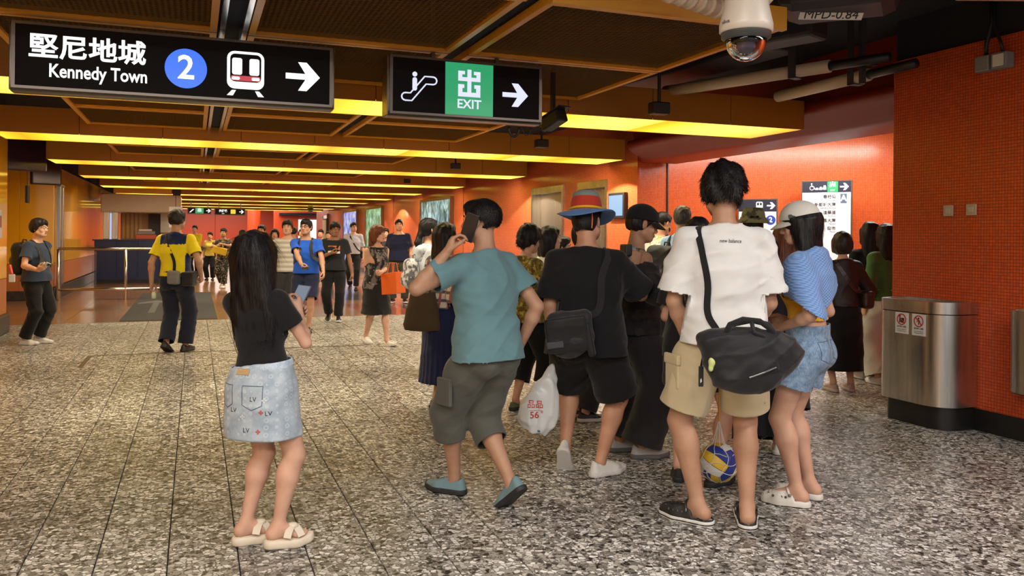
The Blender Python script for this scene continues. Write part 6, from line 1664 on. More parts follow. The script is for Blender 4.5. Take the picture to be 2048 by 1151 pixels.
# B: man in a teal tee on the phone, walking
B = Person(gp(972, 1008), -40, 1.715, 'm', 'man in teal tee and grey cropped trousers walking with a phone at his ear', fat=1.05, limb=1.06, lean=3, twist=-8, pelvis=(0, .0, -.035), skin='tan',
           feet={-1: (-.02, .27, 22, 0), 1: (.07, -.22, -4, 40)}, head=(-22, 3, 0), fine=.95,
           hands={-1: dict(w=atY(893, 505, 4.42), pole=(-.9, .2, -1), curl=.55, n=(.9, -.35, .1), d=(.45, .0, .9)), 1: dict(w=atY(1040, 690, 4.75), pole=(.5, -1, 0), curl=.45)})
TEAL = cloth('teal_tee', rgbl(98, 134, 143)); OLV = cloth('olive_grey', rgbl(86, 86, 80))
B.shoes('sneaker', mat('shoe_teal', rgbl(110, 140, 150), rough=.75), mat('sole_dark', (.02, .022, .025), rough=.6))
tr_ = B.pants(OLV, 1.38, .035, .045, .22, .007, name='cropped_trousers', thigh=.03, knee=.04)
B.top(TEAL, .028, -.10, .62, .03, .0095, name='tee_shirt', sl_end=.036)
B.hair('fade', HAIRB, vol=.008, blades=3000); 
cpk = MB().bbox(-.012, -.06, -.075, .012, .06, .075, .006, Matrix.Translation(Vector((B.hip[-1] + B.kn[-1]) * .5 + V3(-.118, -.01, -.03)))); cpk.build('cargo_pocket', OLV, tr_)
phone('phone', 'black phone pressed to the ear of the man in teal', B.obj_matrix() @ Vector(B.hm(-.100, .022, -.035)), dirw(B, B.Rh @ V3(.1, .35, -1)), dirw(B, B.Rh @ V3(1, .1, 0)), None, .16, .078, False)

# C: man with the coloured bucket hat
C = Person(gp(1163, 950), 12, 1.70, 'm', 'man in blue and red bucket hat, black tee and black shorts with white trainers', fat=1.22, limb=1.07, skin='light', pelvis=(.02, 0, -.01),
           feet={-1: (-.115, -.03, 0, 52), 1: (.115, .02, 42, 0)}, head=(14, -4, -4), shoulders=1.08, fine=1.0,
           hands={-1: dict(w=atY(1116, 690, 5.15), pole=(-.8, -1, 0), curl=.8), 1: dict(w=atY(1235, 560, 5.45), pole=(1, -.8, -.6), curl=.5, d=(-.5, .6, .3))})
C.shoes('sneaker', mat('shoe_white', (.72, .71, .69), rough=.5), mat('sole_white', (.66, .65, .63), rough=.5), 1.06)
C.pants(BLK, .92, .04, .065, .2, .006, name='shorts', thigh=.045)
C.top(cloth('black_tee', (.009, .009, .012)), .045, -.22, .88, .05, .007, name='tee_shirt', sl_end=.065)
C.hair('short', HAIRB, vol=.006)
# hat: brim and crown, turned about the head's own axis
HM = Matrix([[*C.Rh[r], C.C[r]] for r in range(3)] + [[0, 0, 0, 1]]) @ Matrix.Translation((0, -.015, .062)) @ Matrix.Rotation(math.radians(-4), 4, 'X') @ Matrix.Diagonal((1, 1.12, 1, 1))
HB = cloth('hat_blue', rgbl(88, 128, 192)); HRd = cloth('hat_red', rgbl(188, 62, 44)); HG = cloth('hat_grey', rgbl(128, 138, 136)); HY = cloth('hat_yellow', rgbl(236, 190, 40))
hb = MB(); n = 48
prof = [(.096, .006), (.12, .002), (.15, -.006), (.178, -.020), (.183, -.026), (.178, -.028), (.14, -.014), (.10, -.004)]
hb.lathe(prof, n, HM)
for i, v in enumerate(hb.v):
    l = HM.inverted() @ Vector(v); r = math.hypot(l.x, l.y)
    if r > .11: hb.v[i] = HM @ Vector((l.x, l.y, l.z + (r - .11) * (.35 * math.cos(2 * math.atan2(l.y, l.x)) - .05)))
hb.build('hat_brim', HB, C.obj, smooth=True)
hc = MB(); hc.lathe([(.098, .004), (.099, .03), (.094, .07), (.087, .092)], n, HM); hc.build('hat_crown', HRd, C.obj, smooth=True)
hc = MB(); hc.lathe([(.0875, .090), (.084, .108), (.078, .122), (.06, .131), (.0, .134)], n, HM); hc.build('hat_top', HG, C.obj, smooth=True)
hc = MB(); hc.tube([HM @ Vector((.1005 * math.cos(a), .1005 * math.sin(a), .017)) for a in [2 * PI * q / 40 for q in range(40)]], .008, 8, closed=True); hc.build('hat_band', HY, C.obj, smooth=True)
MB().tube([HM @ Vector(q) for q in ((.07, -.075, -.01), (.075, -.08, -.06), (.07, -.078, -.12))], .004, 6).build('chin_cord', mat('cord_orange', (.65, .16, .06), rough=.7), C.obj)
# its messenger bag
bg = C.bag('messenger_bag', 'dark grey messenger bag on the back of the bucket hat man')
c = C.W(atY(1140, 672, 4.90)); MBG = cloth('bag_charcoal', (.028, .028, .033), rough=.6)
F = Field(); F.box(c + V3(0, 0, .05), (.135, .062, .10), rotz(.1) @ roty(-.14), .05, .02); F.ell(c + V3(-.01, 0, -.03), (.125, .062, .105), roty(-.14), .05); F.mod(folds(.006, 3)); blob('bag_body', F, .009, MBG, bg)
F = Field(); F.box(c + V3(-.01, -.062, .015), (.125, .014, .105), rotz(.1) @ roty(-.14) @ rotx(.08), .013, .02); F.mod(folds(.003, 4)); blob('bag_flap', F, .008, NYL, bg)
F = Field(); F.box(c + V3(-.075, -.082, -.045), (.05, .006, .02), rotz(.1) @ roty(-.14), .004, .01); blob('bag_tag', F, .006, cloth('tag_grey', (.07, .07, .078)), bg)
F = Field(); F.box(c + V3(.12, -.03, -.01), (.02, .03, .10), roty(-.2), .012, .01); blob('side_strap', F, .008, NYL, bg)
C.strap('shoulder_strap', [c + V3(.10, -.05, .12), C.P + C.up * .16 + V3(.085, -.14, 0), C.P + C.up * .36 + V3(.10, -.15, 0), C.N + C.rt * .11 - C.up * .05 + V3(0, -.06, 0), C.N + C.rt * .10 + V3(0, 0, .0), C.N + C.rt * .05 - C.up * .12 + V3(0, .15, 0), C.P + C.up * .15 + V3(-.12, .14, 0), c + V3(-.13, .05, .10)], .045, cloth('strap_dark', (.022, .022, .025)), bg, .006)
# white carrier bag in his left hand
pb = empty('carrier_bag', atY(1070, 800, 5.12)); tag(pb, 'white plastic carrier bag with red lettering beside the bucket hat man', 'bag')
h0 = atY(1108, 724, 5.12) - pb.location
PW = mat('white_film', (.70, .72, .73), rough=.3, spec=.6); F = Field()
F.loft(V3(.0, 0, -.16), np.array(h0), np.array(RIGHT), [(-.08, .075, .05, 0), (.05, .118, .07, 0), (.25, .125, .07, 0), (.55, .085, .05, 0), (.85, .028, .022, 0), (1, .016, .014, 0)], .02, p=2.4)
F.mod(lambda x, y, z: .006 * np.sin(60 * x + 25 * z + 3 * np.sin(30 * y + 9 * z)) + .004 * np.sin(90 * (x + y) - 20 * z)); bo = blob('film_bag', F, .0085, PW, pb)
bvh = BVHTree.FromObject(bo, bpy.context.evaluated_depsgraph_get())
REDI = mat('print_red', (.55, .03, .03), rough=.5)
def bag_print(t, sz, dx, dz, w, m, nm='lettering'):
    me = text_mesh(t, sz, .0005); tl = Matrix.Rotation(math.radians(10), 3, 'Y')
    for v in me.vertices:
        p = RIGHT * (v.co.x * (w / sz if False else 1) + dx) + UP * (v.co.y + dz) - FWD * .3
        l, nn, i, d = bvh.ray_cast(p, FWD, .6); v.co = (l - FWD * .003) if l else p + FWD * .23
    me.materials.clear(); link(nm, me, pb, m)
bag_print('品品', .05, .0, -.015, 1, REDI); bag_print('— — —', .02, .0, -.047, 1, REDI); bag_print('56', .058, -.005, -.078, 1, REDI); bag_print('°', .05, .04, -.07, 1, REDI)
F = Field(); F.box(V3(.0, 0, -.175) + np.array(RIGHT) * .05, (.06, .045, .012), rotz(.2), .01, .02); blob('bag_content', F, .008, mat('box_blue', (.08, .16, .28), rough=.5), pb)

# E: tall man in the white tee with the big black bag
Ep = Person(gp(1443, 1046), 2, 1.835, 'm', 'tall man in white tee, khaki cargo shorts and black clogs', fat=1.0, limb=1.13, skin='tan', pelvis=(-.0, 0, .012),
            feet={-1: (-.125, .0, 52, 0), 1: (.125, -.03, 10, 0)}, sole=.022, barefoot=True, head=(3, -8, 0), shoulders=1.0, fine=.95, hw=1.06,
            hands={-1: dict(w=atY(1378, 688, 4.42), pole=(-1, -.6, -.2), curl=.6), 1: dict(w=atY(1496, 655, 4.52), pole=(.35, -1, -.3), curl=.6)})
Ep.strap_back = 0
Ep.shoes('clog', mat('clog_black', (.015, .015, .016), rough=.6), mat('clog_sole_white', (.68, .67, .64), rough=.5))
KH = cloth('khaki', rgbl(192, 178, 146))
sh_ = Ep.pants(KH, .82, .035, .050, .22, .006, name='cargo_shorts', thigh=.034)
Ep.top(cloth('white_tee', (.70, .705, .71)), .042, -.035, .84, .042, .0105, name='tee_shirt', sl_end=.058)
Ep.hair('short', HAIRB, vol=.024, tuft=.008, blades=4200)
tee = [o for o in Ep.obj.children if o.name.startswith('tee_shirt')][-1]
Ep.decal('lettering', text_mesh('new balance', .030, .0002, extrude=0, width=.112, shear=.25), Ep.N - Ep.up * .050 + V3(.01, -.12, 0), (1, 0, 0), (0, -1, .25), INK, tee, .002)
F = Field(); F.box(Ep.hip[-1] * .55 + Ep.kn[-1] * .45 + V3(-.112, -.035, .03), (.010, .07, .085), rotz(.35), .012, .01); blob('cargo_pocket', F, .007, KH, sh_)
F = Field(); F.box(Ep.hip[-1] * .55 + Ep.kn[-1] * .45 + V3(-.114, -.035, .10), (.013, .075, .028), rotz(.35), .008, .01); blob('pocket_flap', F, .007, KH, sh_)
F = Field(); F.box(Ep.hip[1] * .5 + Ep.kn[1] * .5 + V3(.105, -.02, -.02), (.014, .07, .08), rotz(-.3), .012, .01); blob('cargo_pocket', F, .007, KH, sh_)
# the bag
bg = Ep.bag('shoulder_bag', 'large black slouchy shoulder bag across the back of the white tee man')
c = Ep.W(atY(1497, 712, 3.93)); F = Field()
Rb = roty(.03)
F.ell(c + V3(0, 0, -.01), (.215, .085, .125), Rb, .05); F.box(c + V3(.0, .0, .015), (.195, .07, .10), Rb, .06, .05); F.ell(c + V3(-.02, -.01, -.09), (.15, .075, .09), Rb, .06)
F.cone(c + V3(-.18, 0, .07), c + V3(.19, .0, .02), .05, .06, .06); F.cone(c + V3(-.19, 0, .075), c + V3(-.225, .02, .085), .035, .02, .04)
F.mod(folds(.010, 12, 1.3, 1.1)); bb_ = blob('bag_body', F, .0085, NYL, bg)
F = Field(); F.box(c + V3(.02, -.082, -.055), (.105, .010, .03), Rb @ roty(-.32), .008, .02); F.mod(folds(.003, 2)); blob('front_pocket', F, .007, BLK2, bg)
MB().tube([Vector(c + V3(-.02, -.098, -.085)), Vector(c + V3(.05, -.102, -.058)), Vector(c + V3(.105, -.094, -.036))], .005, 8).build('zip', mat('zip_metal', (.25, .25, .26), rough=.3, metal=1.), bg)
hd = MB(); hd.tube([Vector(c + V3(*q)) for q in ((-.13, -.045, .095), (-.10, -.05, .155), (-.04, -.05, .180), (.04, -.045, .172), (.10, -.04, .13), (.12, -.04, .09))], .014, 8)
hd.tube([Vector(c + V3(*q)) for q in ((-.10, .03, .10), (-.06, .03, .15), (.02, .03, .168), (.10, .03, .15), (.14, .03, .10))], .013, 8); hd.build('bag_handle', BLK2, bg, smooth=True)
st_ = MB(); st_.tube([Vector(c + V3(.0, -.05, .172)), Vector(c + V3(.01, -.055, .12)), Vector(c + V3(.06, -.06, .10))], .011, 6); st_.build('handle_wrap', NYL, bg, smooth=True)
Ep.strap('shoulder_strap', [c + V3(-.185, -.03, .08), Ep.P + Ep.up * .12 + V3(-.105, -.15, 0), Ep.P + Ep.up * .32 + V3(-.125, -.16, 0), Ep.N - Ep.rt * .115 - Ep.up * .03 + V3(0, -.05, 0), Ep.N - Ep.rt * .10 + V3(0, .01, .0), Ep.N - Ep.rt * .06 - Ep.up * .13 + V3(0, .15, 0)], .034, BLK2, bg, .007)
rg = MB(); rg.tube([Vector(c + V3(-.195 + .016 * math.cos(a), -.05, .055 + .026 * math.sin(a))) for a in [2 * PI * q / 14 for q in range(14)]], .0035, 6, closed=True); rg.build('metal_ring', CHROME, bg, smooth=True)
F = Field(); F.ell(c + V3(-.185, -.06, -.02), (.017, .017, .024), None, .01); F.ell(c + V3(-.19, -.06, -.05), (.012, .012, .017), None, .01); blob('ball_charm', F, .005, mat('charm_green', (.55, .62, .25), rough=.6), bg)
MB().tube([Vector(c + V3(-.193, -.05, .03)), Vector(c + V3(-.187, -.06, -.0))], .003, 6).build('charm_cord', BLK, bg)
tg = MB(); kq = Ep.W(atY(1402, 752, 4.0)); tg.bbox(-.012, -.004, -.05, .012, .004, .05, .003, Matrix.Translation(Vector(kq))); tgo = tg.build('key_fob', BLACK, bg); MB().tube([Vector(kq + V3(0, 0, .05)), Vector(kq + V3(.01, .0, .10)), Vector(kq + V3(.015, .02, .14))], .006, 6).build('fob_cord', BLK, bg)
MB().prism([(-.004, -.012), (.004, -.004), (.001, .012), (-.005, .004)], face_M(kq + V3(0, -.005, -.02), (1, 0, 0), (0, -1, 0)), .001).build('fob_mark', BW, tgo)

# F: woman with white cap, blue knit over the shoulders
Fp = Person(gp(1612, 1004), -52, 1.665, 'f', 'woman in white cap with blue knit over her shoulders and denim shorts', fat=1.0, limb=1.13, skin='fair', pelvis=(0, 0, .018),
            feet={-1: (-.095, .02, 12, 0), 1: (.085, .01, -8, 0)}, sole=.026, barefoot=True, head=(-14, -12, 0), fine=.95,
            hands={-1: dict(w=Vector(atY(1562, 655, 4.66)), pole=(-.6, -1, -.1), curl=.5), 1: dict(w=Vector(atY(1572, 640, 4.88)), pole=(.6, -1, -.2), curl=.5)})
Fp.strap_back = 0
Fp.shoes('clog', mat('clog_white', (.70, .68, .64), rough=.55))
DS = cloth('shorts_denim', rgbl(92, 118, 148), 'denim', rgbl(134, 158, 184))
ds = Fp.pants(DS, .50, .014, .040, .24, .004, name='denim_shorts', thigh=.018)
for i in (-1, 1):
    E_ = Fp.hip[i] + (Fp.kn[i] - Fp.hip[i]) * .50
pocket(Fp, ds, Fp.P + V3(-.075, -.15, -.02), .055, .06, (-.15, -1, .1)); pocket(Fp, ds, Fp.P + V3(.08, -.15, -.02), .055, .06, (.15, -1, .1))
Fp.top(cloth('yellow_top', rgbl(226, 168, 44)), .012, .30, 0, .014, .003, name='crop_top')
KN = cloth('blue_knit', rgbl(132, 168, 222), 'knit', rgbl(104, 140, 200))
Fp.hair('long', HAIRB, .26, .020, wide=1.15, below=.045, blades=2200)
Fp._knit = True
def shawl(s):
    k = s.s; F = Field(); S = [q for q in s.secs(.030) if q[0] > .3]; S[0] = (.15,) + tuple(S[0][1:]); S = [(t, rx + .022, ry + .035, oy) for t, rx, ry, oy in S]
    F.loft(s.P, s.N, s.rt, S, .03, p=2.4)
    for i in (-1, 1):
        F.cone(s.N + s.rt * .03 * i - s.up * .01, s.sh[i], .060 * k, .066 * k, .05); E = s.sh[i] + (s.el[i] - s.sh[i]) * .9; F.cone(s.sh[i], E + (E - s.sh[i]) * .1, .072 * k, .092 * k, .05)
    F.cone(s.N - s.fwdc * .05 + s.rt * .05, s.N - s.fwdc * .05 - s.rt * .05, .05, .05, .04)
    F.mod(folds(.009, 21, 1.2, .7)); V, Q = F.mesh(.0085)
    cl = [(s.N + s.up * .045, nrm(s.up + s.fwdc * .5), lambda V: np.abs((V - s.N) @ s.rt) < .11)]
    # slanted lower edge: a point hanging behind the left arm
    p0 = s.P + s.up * .40 * s.torsoL
    cl.append((p0 - s.rt * .09 - s.fwdc * .05, nrm(-s.up + s.rt * .62 - s.fwdc * .25), None)); cl.append((p0 - s.rt * .09 - s.fwdc * .05, nrm(-s.up - s.rt * .25 + s.fwdc * .55), None))
    V, Q = clip_mesh(V, Q, cl); V, Q = add_rim(V, Q, .008); return s.part('knit_shawl', V, Q, KN)
shawl(Fp)
def cap(s, m):
    q = s.hs; F = Field(); R = s.Rh; F.ell(s.hm(0, -.014, .040), V3(.098, .118, .100) * q, R, .02); V, Q = F.mesh(.007)
    V, Q = clip_mesh(V, Q, [(s.hm(0, .06, .036), nrm(R @ V3(0, .12, -1)), None)]); V, Q = add_rim(V, Q, .006); co = s.part('cap_crown', V, Q, m)
    mb = MB(); vs = []; n = 14
    for r_ in (0, 1):
        for j in range(n + 1):
            a = PI * (.12 + .76 * j / n); e = 1 + .62 * r_ * math.sin(a) ** .7; x = .093 * math.cos(a) * (1 + .04 * r_); y = -.014 + .110 * math.sin(a) * e; z = .040 - .035 * r_ * math.sin(a) - .022 * (x / .09) ** 2
            vs.append(s.hm(x, y, z))
    n1 = n + 1; fs = [(j, j + 1, n1 + j + 1, n1 + j) for j in range(n)]; b = len(vs); vs += [v - R @ V3(0, 0, .005) for v in vs]; fs += [tuple(b + i for i in f[::-1]) for f in fs]; fs += [(n1 + j, n1 + j + 1, b + n1 + j + 1, b + n1 + j) for j in range(n)]
    mb.add(vs, fs); mb.build('cap_brim', m, s.obj, smooth=True); return co
cp = cap(Fp, cloth('cap_white', (.66, .65, .61)))
MB().bbox(-.02, -.003, -.012, .02, .003, .012, .003, face_M(Fp.hm(-.091, .02, .052), Fp.Rh @ V3(.1, 1, 0), Fp.Rh @ V3(-1, .1, .3)) @ Matrix.Rotation(PI / 2, 4, 'X')).build('cap_badge', mat('badge_dark', (.05, .07, .07), rough=.5), cp)
MB().bbox(-.022, -.006, -.018, .022, .004, .018, .008, face_M(Fp.hm(0, -.124, .042), Fp.Rh @ V3(1, 0, 0), Fp.Rh @ V3(0, -1, .2)) @ Matrix.Rotation(PI / 2, 4, 'X')).build('cap_strap', BLK, cp)
# ------------------------------------------------------------------ the crowd
WHS = mat('shoe_white', (.7, .7, .68)); BLS = mat('shoe_black', (.015, .015, .016), rough=.4); SOLW = MATS['sole_white']; SOLD = MATS['sole_dark']
NVY = cloth('navy_cotton', (.010, .014, .045)); CHAR = cloth('charcoal_cotton', (.03, .03, .035)); WHC = cloth('white_cotton', (.62, .62, .60)); LBL = cloth('light_blue_cotton', rgbl(150, 185, 225))
def walk(a, yl=6, s=1): return {-1: (-.075, a * s, yl, 0 if a * s > 0 else 30), 1: (.075, -a * s, yl, 0 if a * s < 0 else 30)}
def glasses(s, m=None):
    g = MB(); m = m or CHROME
    for i in (-1, 1):
        g.tube([Vector(s.hm(.033 * i + .019 * math.cos(a), .094 - .006 * abs(math.cos(a) * (1 if math.cos(a) * i > 0 else 0)), .006 + .016 * math.sin(a))) for a in [2 * PI * q / 14 for q in range(14)]], .0022, 6, closed=True)
        g.tube([Vector(s.hm(*q)) for q in ((.052 * i, .088, .010), (.074 * i, .04, .014), (.078 * i, -.01, .010))], .002, 6)
    g.tube([Vector(s.hm(-.014, .097, .010)), Vector(s.hm(.014, .097, .010))], .002, 6); return g.build('glasses', m, s.obj)
def backpack(s, label, m, w=.15, h=.22, d=.085, z=.55, patch=None, front=False):
    bg = s.bag('backpack', label); c = s.P + s.up * z * s.torsoL - s.fwdc * (.125 + d); R = np.stack([s.rt, s.fwdc, s.up], 1)
    F = Field(); F.box(c, (w, d, h), R, .07, .03); F.box(c - s.fwdc * d * .9 - s.up * h * .3, (w * .75, d * .45, h * .5), R, .04, .02); F.mod(folds(.006, 5)); blob('bag_body', F, .010 * s.fine, m, bg)
    hl = MB(); hl.tube([Vector(c + s.rt * x + s.up * (h + zz) + s.fwdc * .03) for x, zz in ((-.04, -.01), (-.03, .035), (.03, .035), (.04, -.01))], .009, 6); hl.build('bag_handle', m, bg)
    for i in (-1, 1):
        s.strap('shoulder_strap', [c + s.rt * i * w * .6 + s.up * h * .85 + s.fwdc * d * .8, s.N + s.rt * i * .085 - s.up * .03 - s.fwdc * .05, s.N + s.rt * i * .095 + s.up * .01, s.N + s.rt * i * .10 - s.up * .12 + s.fwdc * .14, s.P + s.up * .42 * s.torsoL + s.rt * i * .13 + s.fwdc * .13, s.P + s.up * .30 * s.torsoL + s.rt * i * .19 + s.fwdc * .0], .05, m, bg, .006, n=26)
    if patch: F = Field(); F.box(c - s.fwdc * d * 1.3 - s.up * h * .45 + s.rt * w * .25, (w * .36, .02, h * .16), R @ roty(.2), .015, .02); blob('bag_patch', F, .009, patch, bg)
    return bg
def sling(s, label, m, p, hw, side=1, name='bag', w=.035, strap=None, cat='bag'):
    """a small bag at p (person space) with a strap over the other shoulder"""
    bg = s.bag(name, label, cat); F = Field(); F.box(p, hw, np.stack([s.rt, s.fwdc, s.up], 1), min(hw) * .6, .02); F.mod(folds(.004, 8)); blob('bag_body', F, .009 * s.fine, m, bg)
    s.strap('shoulder_strap', [p + s.up * hw[2] * .8, s.P + s.up * .45 * s.torsoL + s.rt * side * .05 - s.fwdc * .15, s.N - s.rt * side * .09 - s.up * .04 - s.fwdc * .07, s.N - s.rt * side * .085 + s.up * .0, s.N - s.rt * side * .05 - s.up * .14 + s.fwdc * .13, s.P + s.up * .25 * s.torsoL + s.rt * side * .12 + s.fwdc * .13, p + s.up * hw[2] * .8 + s.fwdc * .03], w, strap or m, bg, .005, n=30); return bg

# staff member in yellow, walking away
X = Person(gp(350, 704), 4, 1.765, 'm', 'staff member in yellow and navy polo walking away past the railing', skin='tan', fine=1.35, feet={-1: (-.085, -.10, 5, 24), 1: (.085, .10, 5, 0)}, head=(8, -2, 0),
           hands={-1: dict(w=atY(303, 566, 10.3), pole=(-.7, -1, 0), curl=.6), 1: dict(w=atY(402, 552, 10.4), pole=(.7, -1, 0), curl=.6)})
YW = cloth('uniform_yellow', rgbl(222, 204, 26)); UN = cloth('uniform_navy', rgbl(22, 36, 84))
X.shoes('leather', BLS, SOLD); X.pants(cloth('uniform_trousers', (.010, .013, .03)), 1.99, .028, .05, .24, .006)
def up_(s, C): return (C - s.P) @ s.up / s.torsoL
X.top(YW, .028, .06, .68, .026, .007, name='polo_shirt', sl_end=.034, paint=lambda C: np.where((up_(X, C) > .80) & (np.abs((C - X.P) @ X.rt) < .16) | (np.abs((C - X.P) @ X.rt) > .155) & (up_(X, C) < .62) & (up_(X, C) > .0) & (np.abs((C - X.P) @ X.rt) < .215) & ((C - X.P) @ X.fwdc > -.08), 1, 0)).data.materials.append(UN)
X.collar(UN); X.hair('short', HAIRB, vol=.016)
sling(X, 'grey pouch and strap on the back of the yellow staff member', cloth('pouch_grey', (.16, .16, .16), rough=.6), X.P + V3(.06, -.17, .02), (.075, .04, .085), 1, 'pouch', strap=BLK2)
bg = X.bag('belt_bag', 'black bag at the right hip of the yellow staff member'); F = Field(); F.box(X.P + V3(.215, -.08, .0), (.07, .08, .09), None, .03); blob('bag_body', F, .012, NYL, bg); F = Field(); F.box(X.P + V3(.22, -.09, .06), (.078, .09, .03), rotx(.1), .02); blob('bag_lid', F, .012, BLK2, bg)
MB().tube([Vector(X.P + V3(.16 * math.cos(a), .125 * math.sin(a) - .004, .085)) for a in [2 * PI * q / 24 for q in range(24)]], .02, 6, closed=True).build('belt', BLK, X.obj)
o = empty('water_bottle', hand_at(X, -1, .11, .03)); tag(o, 'small clear bottle in the hand of the yellow staff member', 'bottle'); MB().lathe([(0, -.08), (.028, -.08), (.03, -.02), (.02, .02), (.012, .035)], 14).build('bottle_body', mat('bottle_pale', (.6, .68, .5), rough=.15), o, smooth=True); MB().lathe([(.013, .034), (.013, .05), (0, .05)], 12).build('bottle_cap', BW, o)

# man at the left with a backpack
Y = Person(gp(72, 688), 98, 1.635, 'm', 'man in dark blue tee looking at his phone by the yellow wall', skin='fair', fine=1.25, feet={-1: (-.09, -.03, 10, 0), 1: (.09, -.10, -4, 0)}, head=(-4, -2, 0), fat=1.05,
           hands={1: dict(w=atY(77, 540, 10.6), pole=(.3, -1, -.8), curl=.5, d=(.15, .8, .35), n=(-.7, 0, .7)), -1: dict(w=atY(77, 506, 10.9), pole=(-.4, -.3, -1), curl=.7, d=(.1, .15, 1), n=(.4, -1, 0))})
Y.shoes('sneaker', WHS, SOLW); Y.pants(BLK, 1.95, .025, .035, .2, .007); Y.top(cloth('slate_tee', rgbl(48, 60, 82)), .028, -.03, .62, .022, .007, sl_end=.032); Y.hair('short', HAIRB, vol=.018, front=.012); glasses(Y)
backpack(Y, 'black backpack on the man by the yellow wall', NYL)
phone('phone', 'pale phone in the hand of the man by the yellow wall', hand_at(Y, 1, .10, .03), dirw(Y, (0, .75, .45)), dirw(Y, (-.5, -.5, .8)), BW)
tg = MB().bbox(-.035, -.01, -.05, .035, .01, .05, .008, Matrix.Translation(atY(24, 556, 10.35))); o = tg.build('bag_charm', BW); tag(o, 'white charm with red ribbon hanging from the left backpack', 'charm'); MB().tube([atY(24, 548, 10.35), atY(20, 530, 10.4)], .018, 6).build('ribbon', REDI, o)

# far left-centre: woman with a yellow bag, second staff member, two more
Wp = Person(gp(447, 575), 184, 1.60, 'f', 'woman in leopard trousers holding a yellow bag before her', skin='tan', fine=2.0, hw=1.05, feet=walk(.14), hands={-1: dict(w=(-.07, .26, 1.20), pole=(-1, -.2, -.3), curl=.7), 1: dict(w=(.07, .27, 1.16), pole=(1, -.2, -.3), curl=.7)})
Wp.shoes('sneaker', WHS, SOLW); Wp.pants(cloth('leopard', (.02, .02, .018), 'spots', (.30, .27, .20), scale=.8), 1.9, .03, .04, .2); Wp.top(cloth('dark_print', (.025, .02, .018), 'blotch', (.20, .15, .08)), .03, -.05, .6, .025); Wp.hair('bun', HAIRB)
o = empty('tote_bag', Wp.obj_matrix() @ Vector((0, .27, 1.02)), Wp.rz); tag(o, 'yellow bag held by the woman in leopard trousers', 'bag'); MB().bbox(-.2, -.03, -.10, .2, .03, .10, .02, Matrix.Rotation(-.25, 4, 'Y')).build('bag_body', mat('bag_yellow', (.62, .42, .02), rough=.6), o); MB().tube([(-.1, 0, .09), (-.06, 0, .18), (.06, 0, .16), (.1, 0, .05)], .012, 6).build('bag_handle', MATS['bag_yellow'], o)
St = Person((.0, 30.5), 176, 1.74, 'm', 'distant staff member in yellow polo before the red wall', skin='fair', fine=2.5, hands={-1: dict(w=(-.05, .2, .95)), 1: dict(w=(.05, .2, .95))}); St.shoes('leather', BLS, SOLD); St.pants(BLK, 1.95, .03, .04); St.top(YW, .03, .02, .6, .03); St.hair('short', HAIRB)
Lw = Person(gp(483, 552), 80, 1.6, 'f', 'distant woman with long dark hair in a pale top', fine=2.5, skin='fair'); Lw.shoes('sneaker', BLS, SOLD); Lw.pants(BLK, 1.95, .03, .04); Lw.top(WHC, .03, -.02, .6, .03); Lw.hair('long', HAIRB, .3)
for px, py, hd, H, sex, lab, top_, hr in ((523, 602, 182, 1.66, 'm', 'dark haired man half hidden behind the black crop top woman', CHAR, 'short'), (549, 606, 170, 1.58, 'f', 'woman with dark bob in a black top behind the striped shirt man', BLK, 'bob'), (586, 580, 10, 1.64, 'm', 'distant man in blue shirt seen from behind by the lit opening', cloth('mid_blue', rgbl(40, 95, 150)), 'short'), (641, 570, 178, 1.60, 'm', 'distant man in pale blue shirt behind the polo man', LBL, 'short'), (656, 565, 178, 1.56, 'f', 'distant woman in white top behind the black tee man', WHC, 'bun'), (771, 590, 180, 1.62, 'm', 'dark haired person hidden behind the navy tee man', CHAR, 'short'), (603, 572, 182, 1.62, 'f', 'distant woman in dark top near the lit opening', CHAR, 'bob'), (420, 560, 178, 1.5, 'f', 'distant woman in yellow top behind the leopard trousers woman', cloth('pale_yellow', rgbl(215, 195, 90)), 'bun')):
    q = Person(gp(px, py), hd, H, sex, lab, fine=2.0 if px < 560 else 2.5, skin='light'); q.shoes('sneaker', BLS, SOLD); q.pants(BLK, 1.95, .03, .04); q.top(top_, .03, -.03, .6, .03); q.hair(hr, HAIRB)
# striped shirt man
U = Person(gp(574, 648), 176, 1.70, 'm', 'man in white striped shirt between the crop top woman and blue polo man', skin='fair', fine=1.7, feet=walk(.15)); U.shoes('sneaker', BLS, SOLD); U.pants(CHAR, 1.0, .04, .06); U.top(cloth('white_stripe', (.62, .60, .54), 'stripe', (.42, .40, .36), scale=.8), .03, -.04, .6, .03); U.hair('short', HAIRB, vol=.014)
# blue polo man
T_ = Person(gp(611, 662), 176, 1.70, 'm', 'man in bright blue polo and navy shorts walking with a backpack', skin='tan', fine=1.5, fat=1.05, feet=walk(.16, 8), head=(14, 0, 0), hands={1: dict(w=atY(607, 540, 12.2), pole=(1, -.6, -.2), curl=.6), -1: dict(w=atY(647, 545, 12.4), pole=(-.7, -1, 0), curl=.4)})
T_.shoes('sneaker', BLS, SOLD); T_.pants(NVY, .95, .03, .04); T_.top(cloth('polo_blue', rgbl(30, 84, 190)), .03, .0, .62, .026, .006, name='polo_shirt', sl_end=.034); T_.collar(cloth('polo_blue', (0, 0, 0))); T_.hair('short', HAIRB, vol=.012); glasses(T_, BLACK); backpack(T_, 'dark backpack worn by the blue polo man', NYL)
tag(MB().bbox(-.05, -.03, -.02, .05, .03, .02, .01, Matrix.Translation(hand_at(T_, 1, .10, .03))).build('wallet', mat('wallet_brown', (.05, .025, .015), rough=.5)), 'dark brown pouch in the hand of the blue polo man', 'pouch')
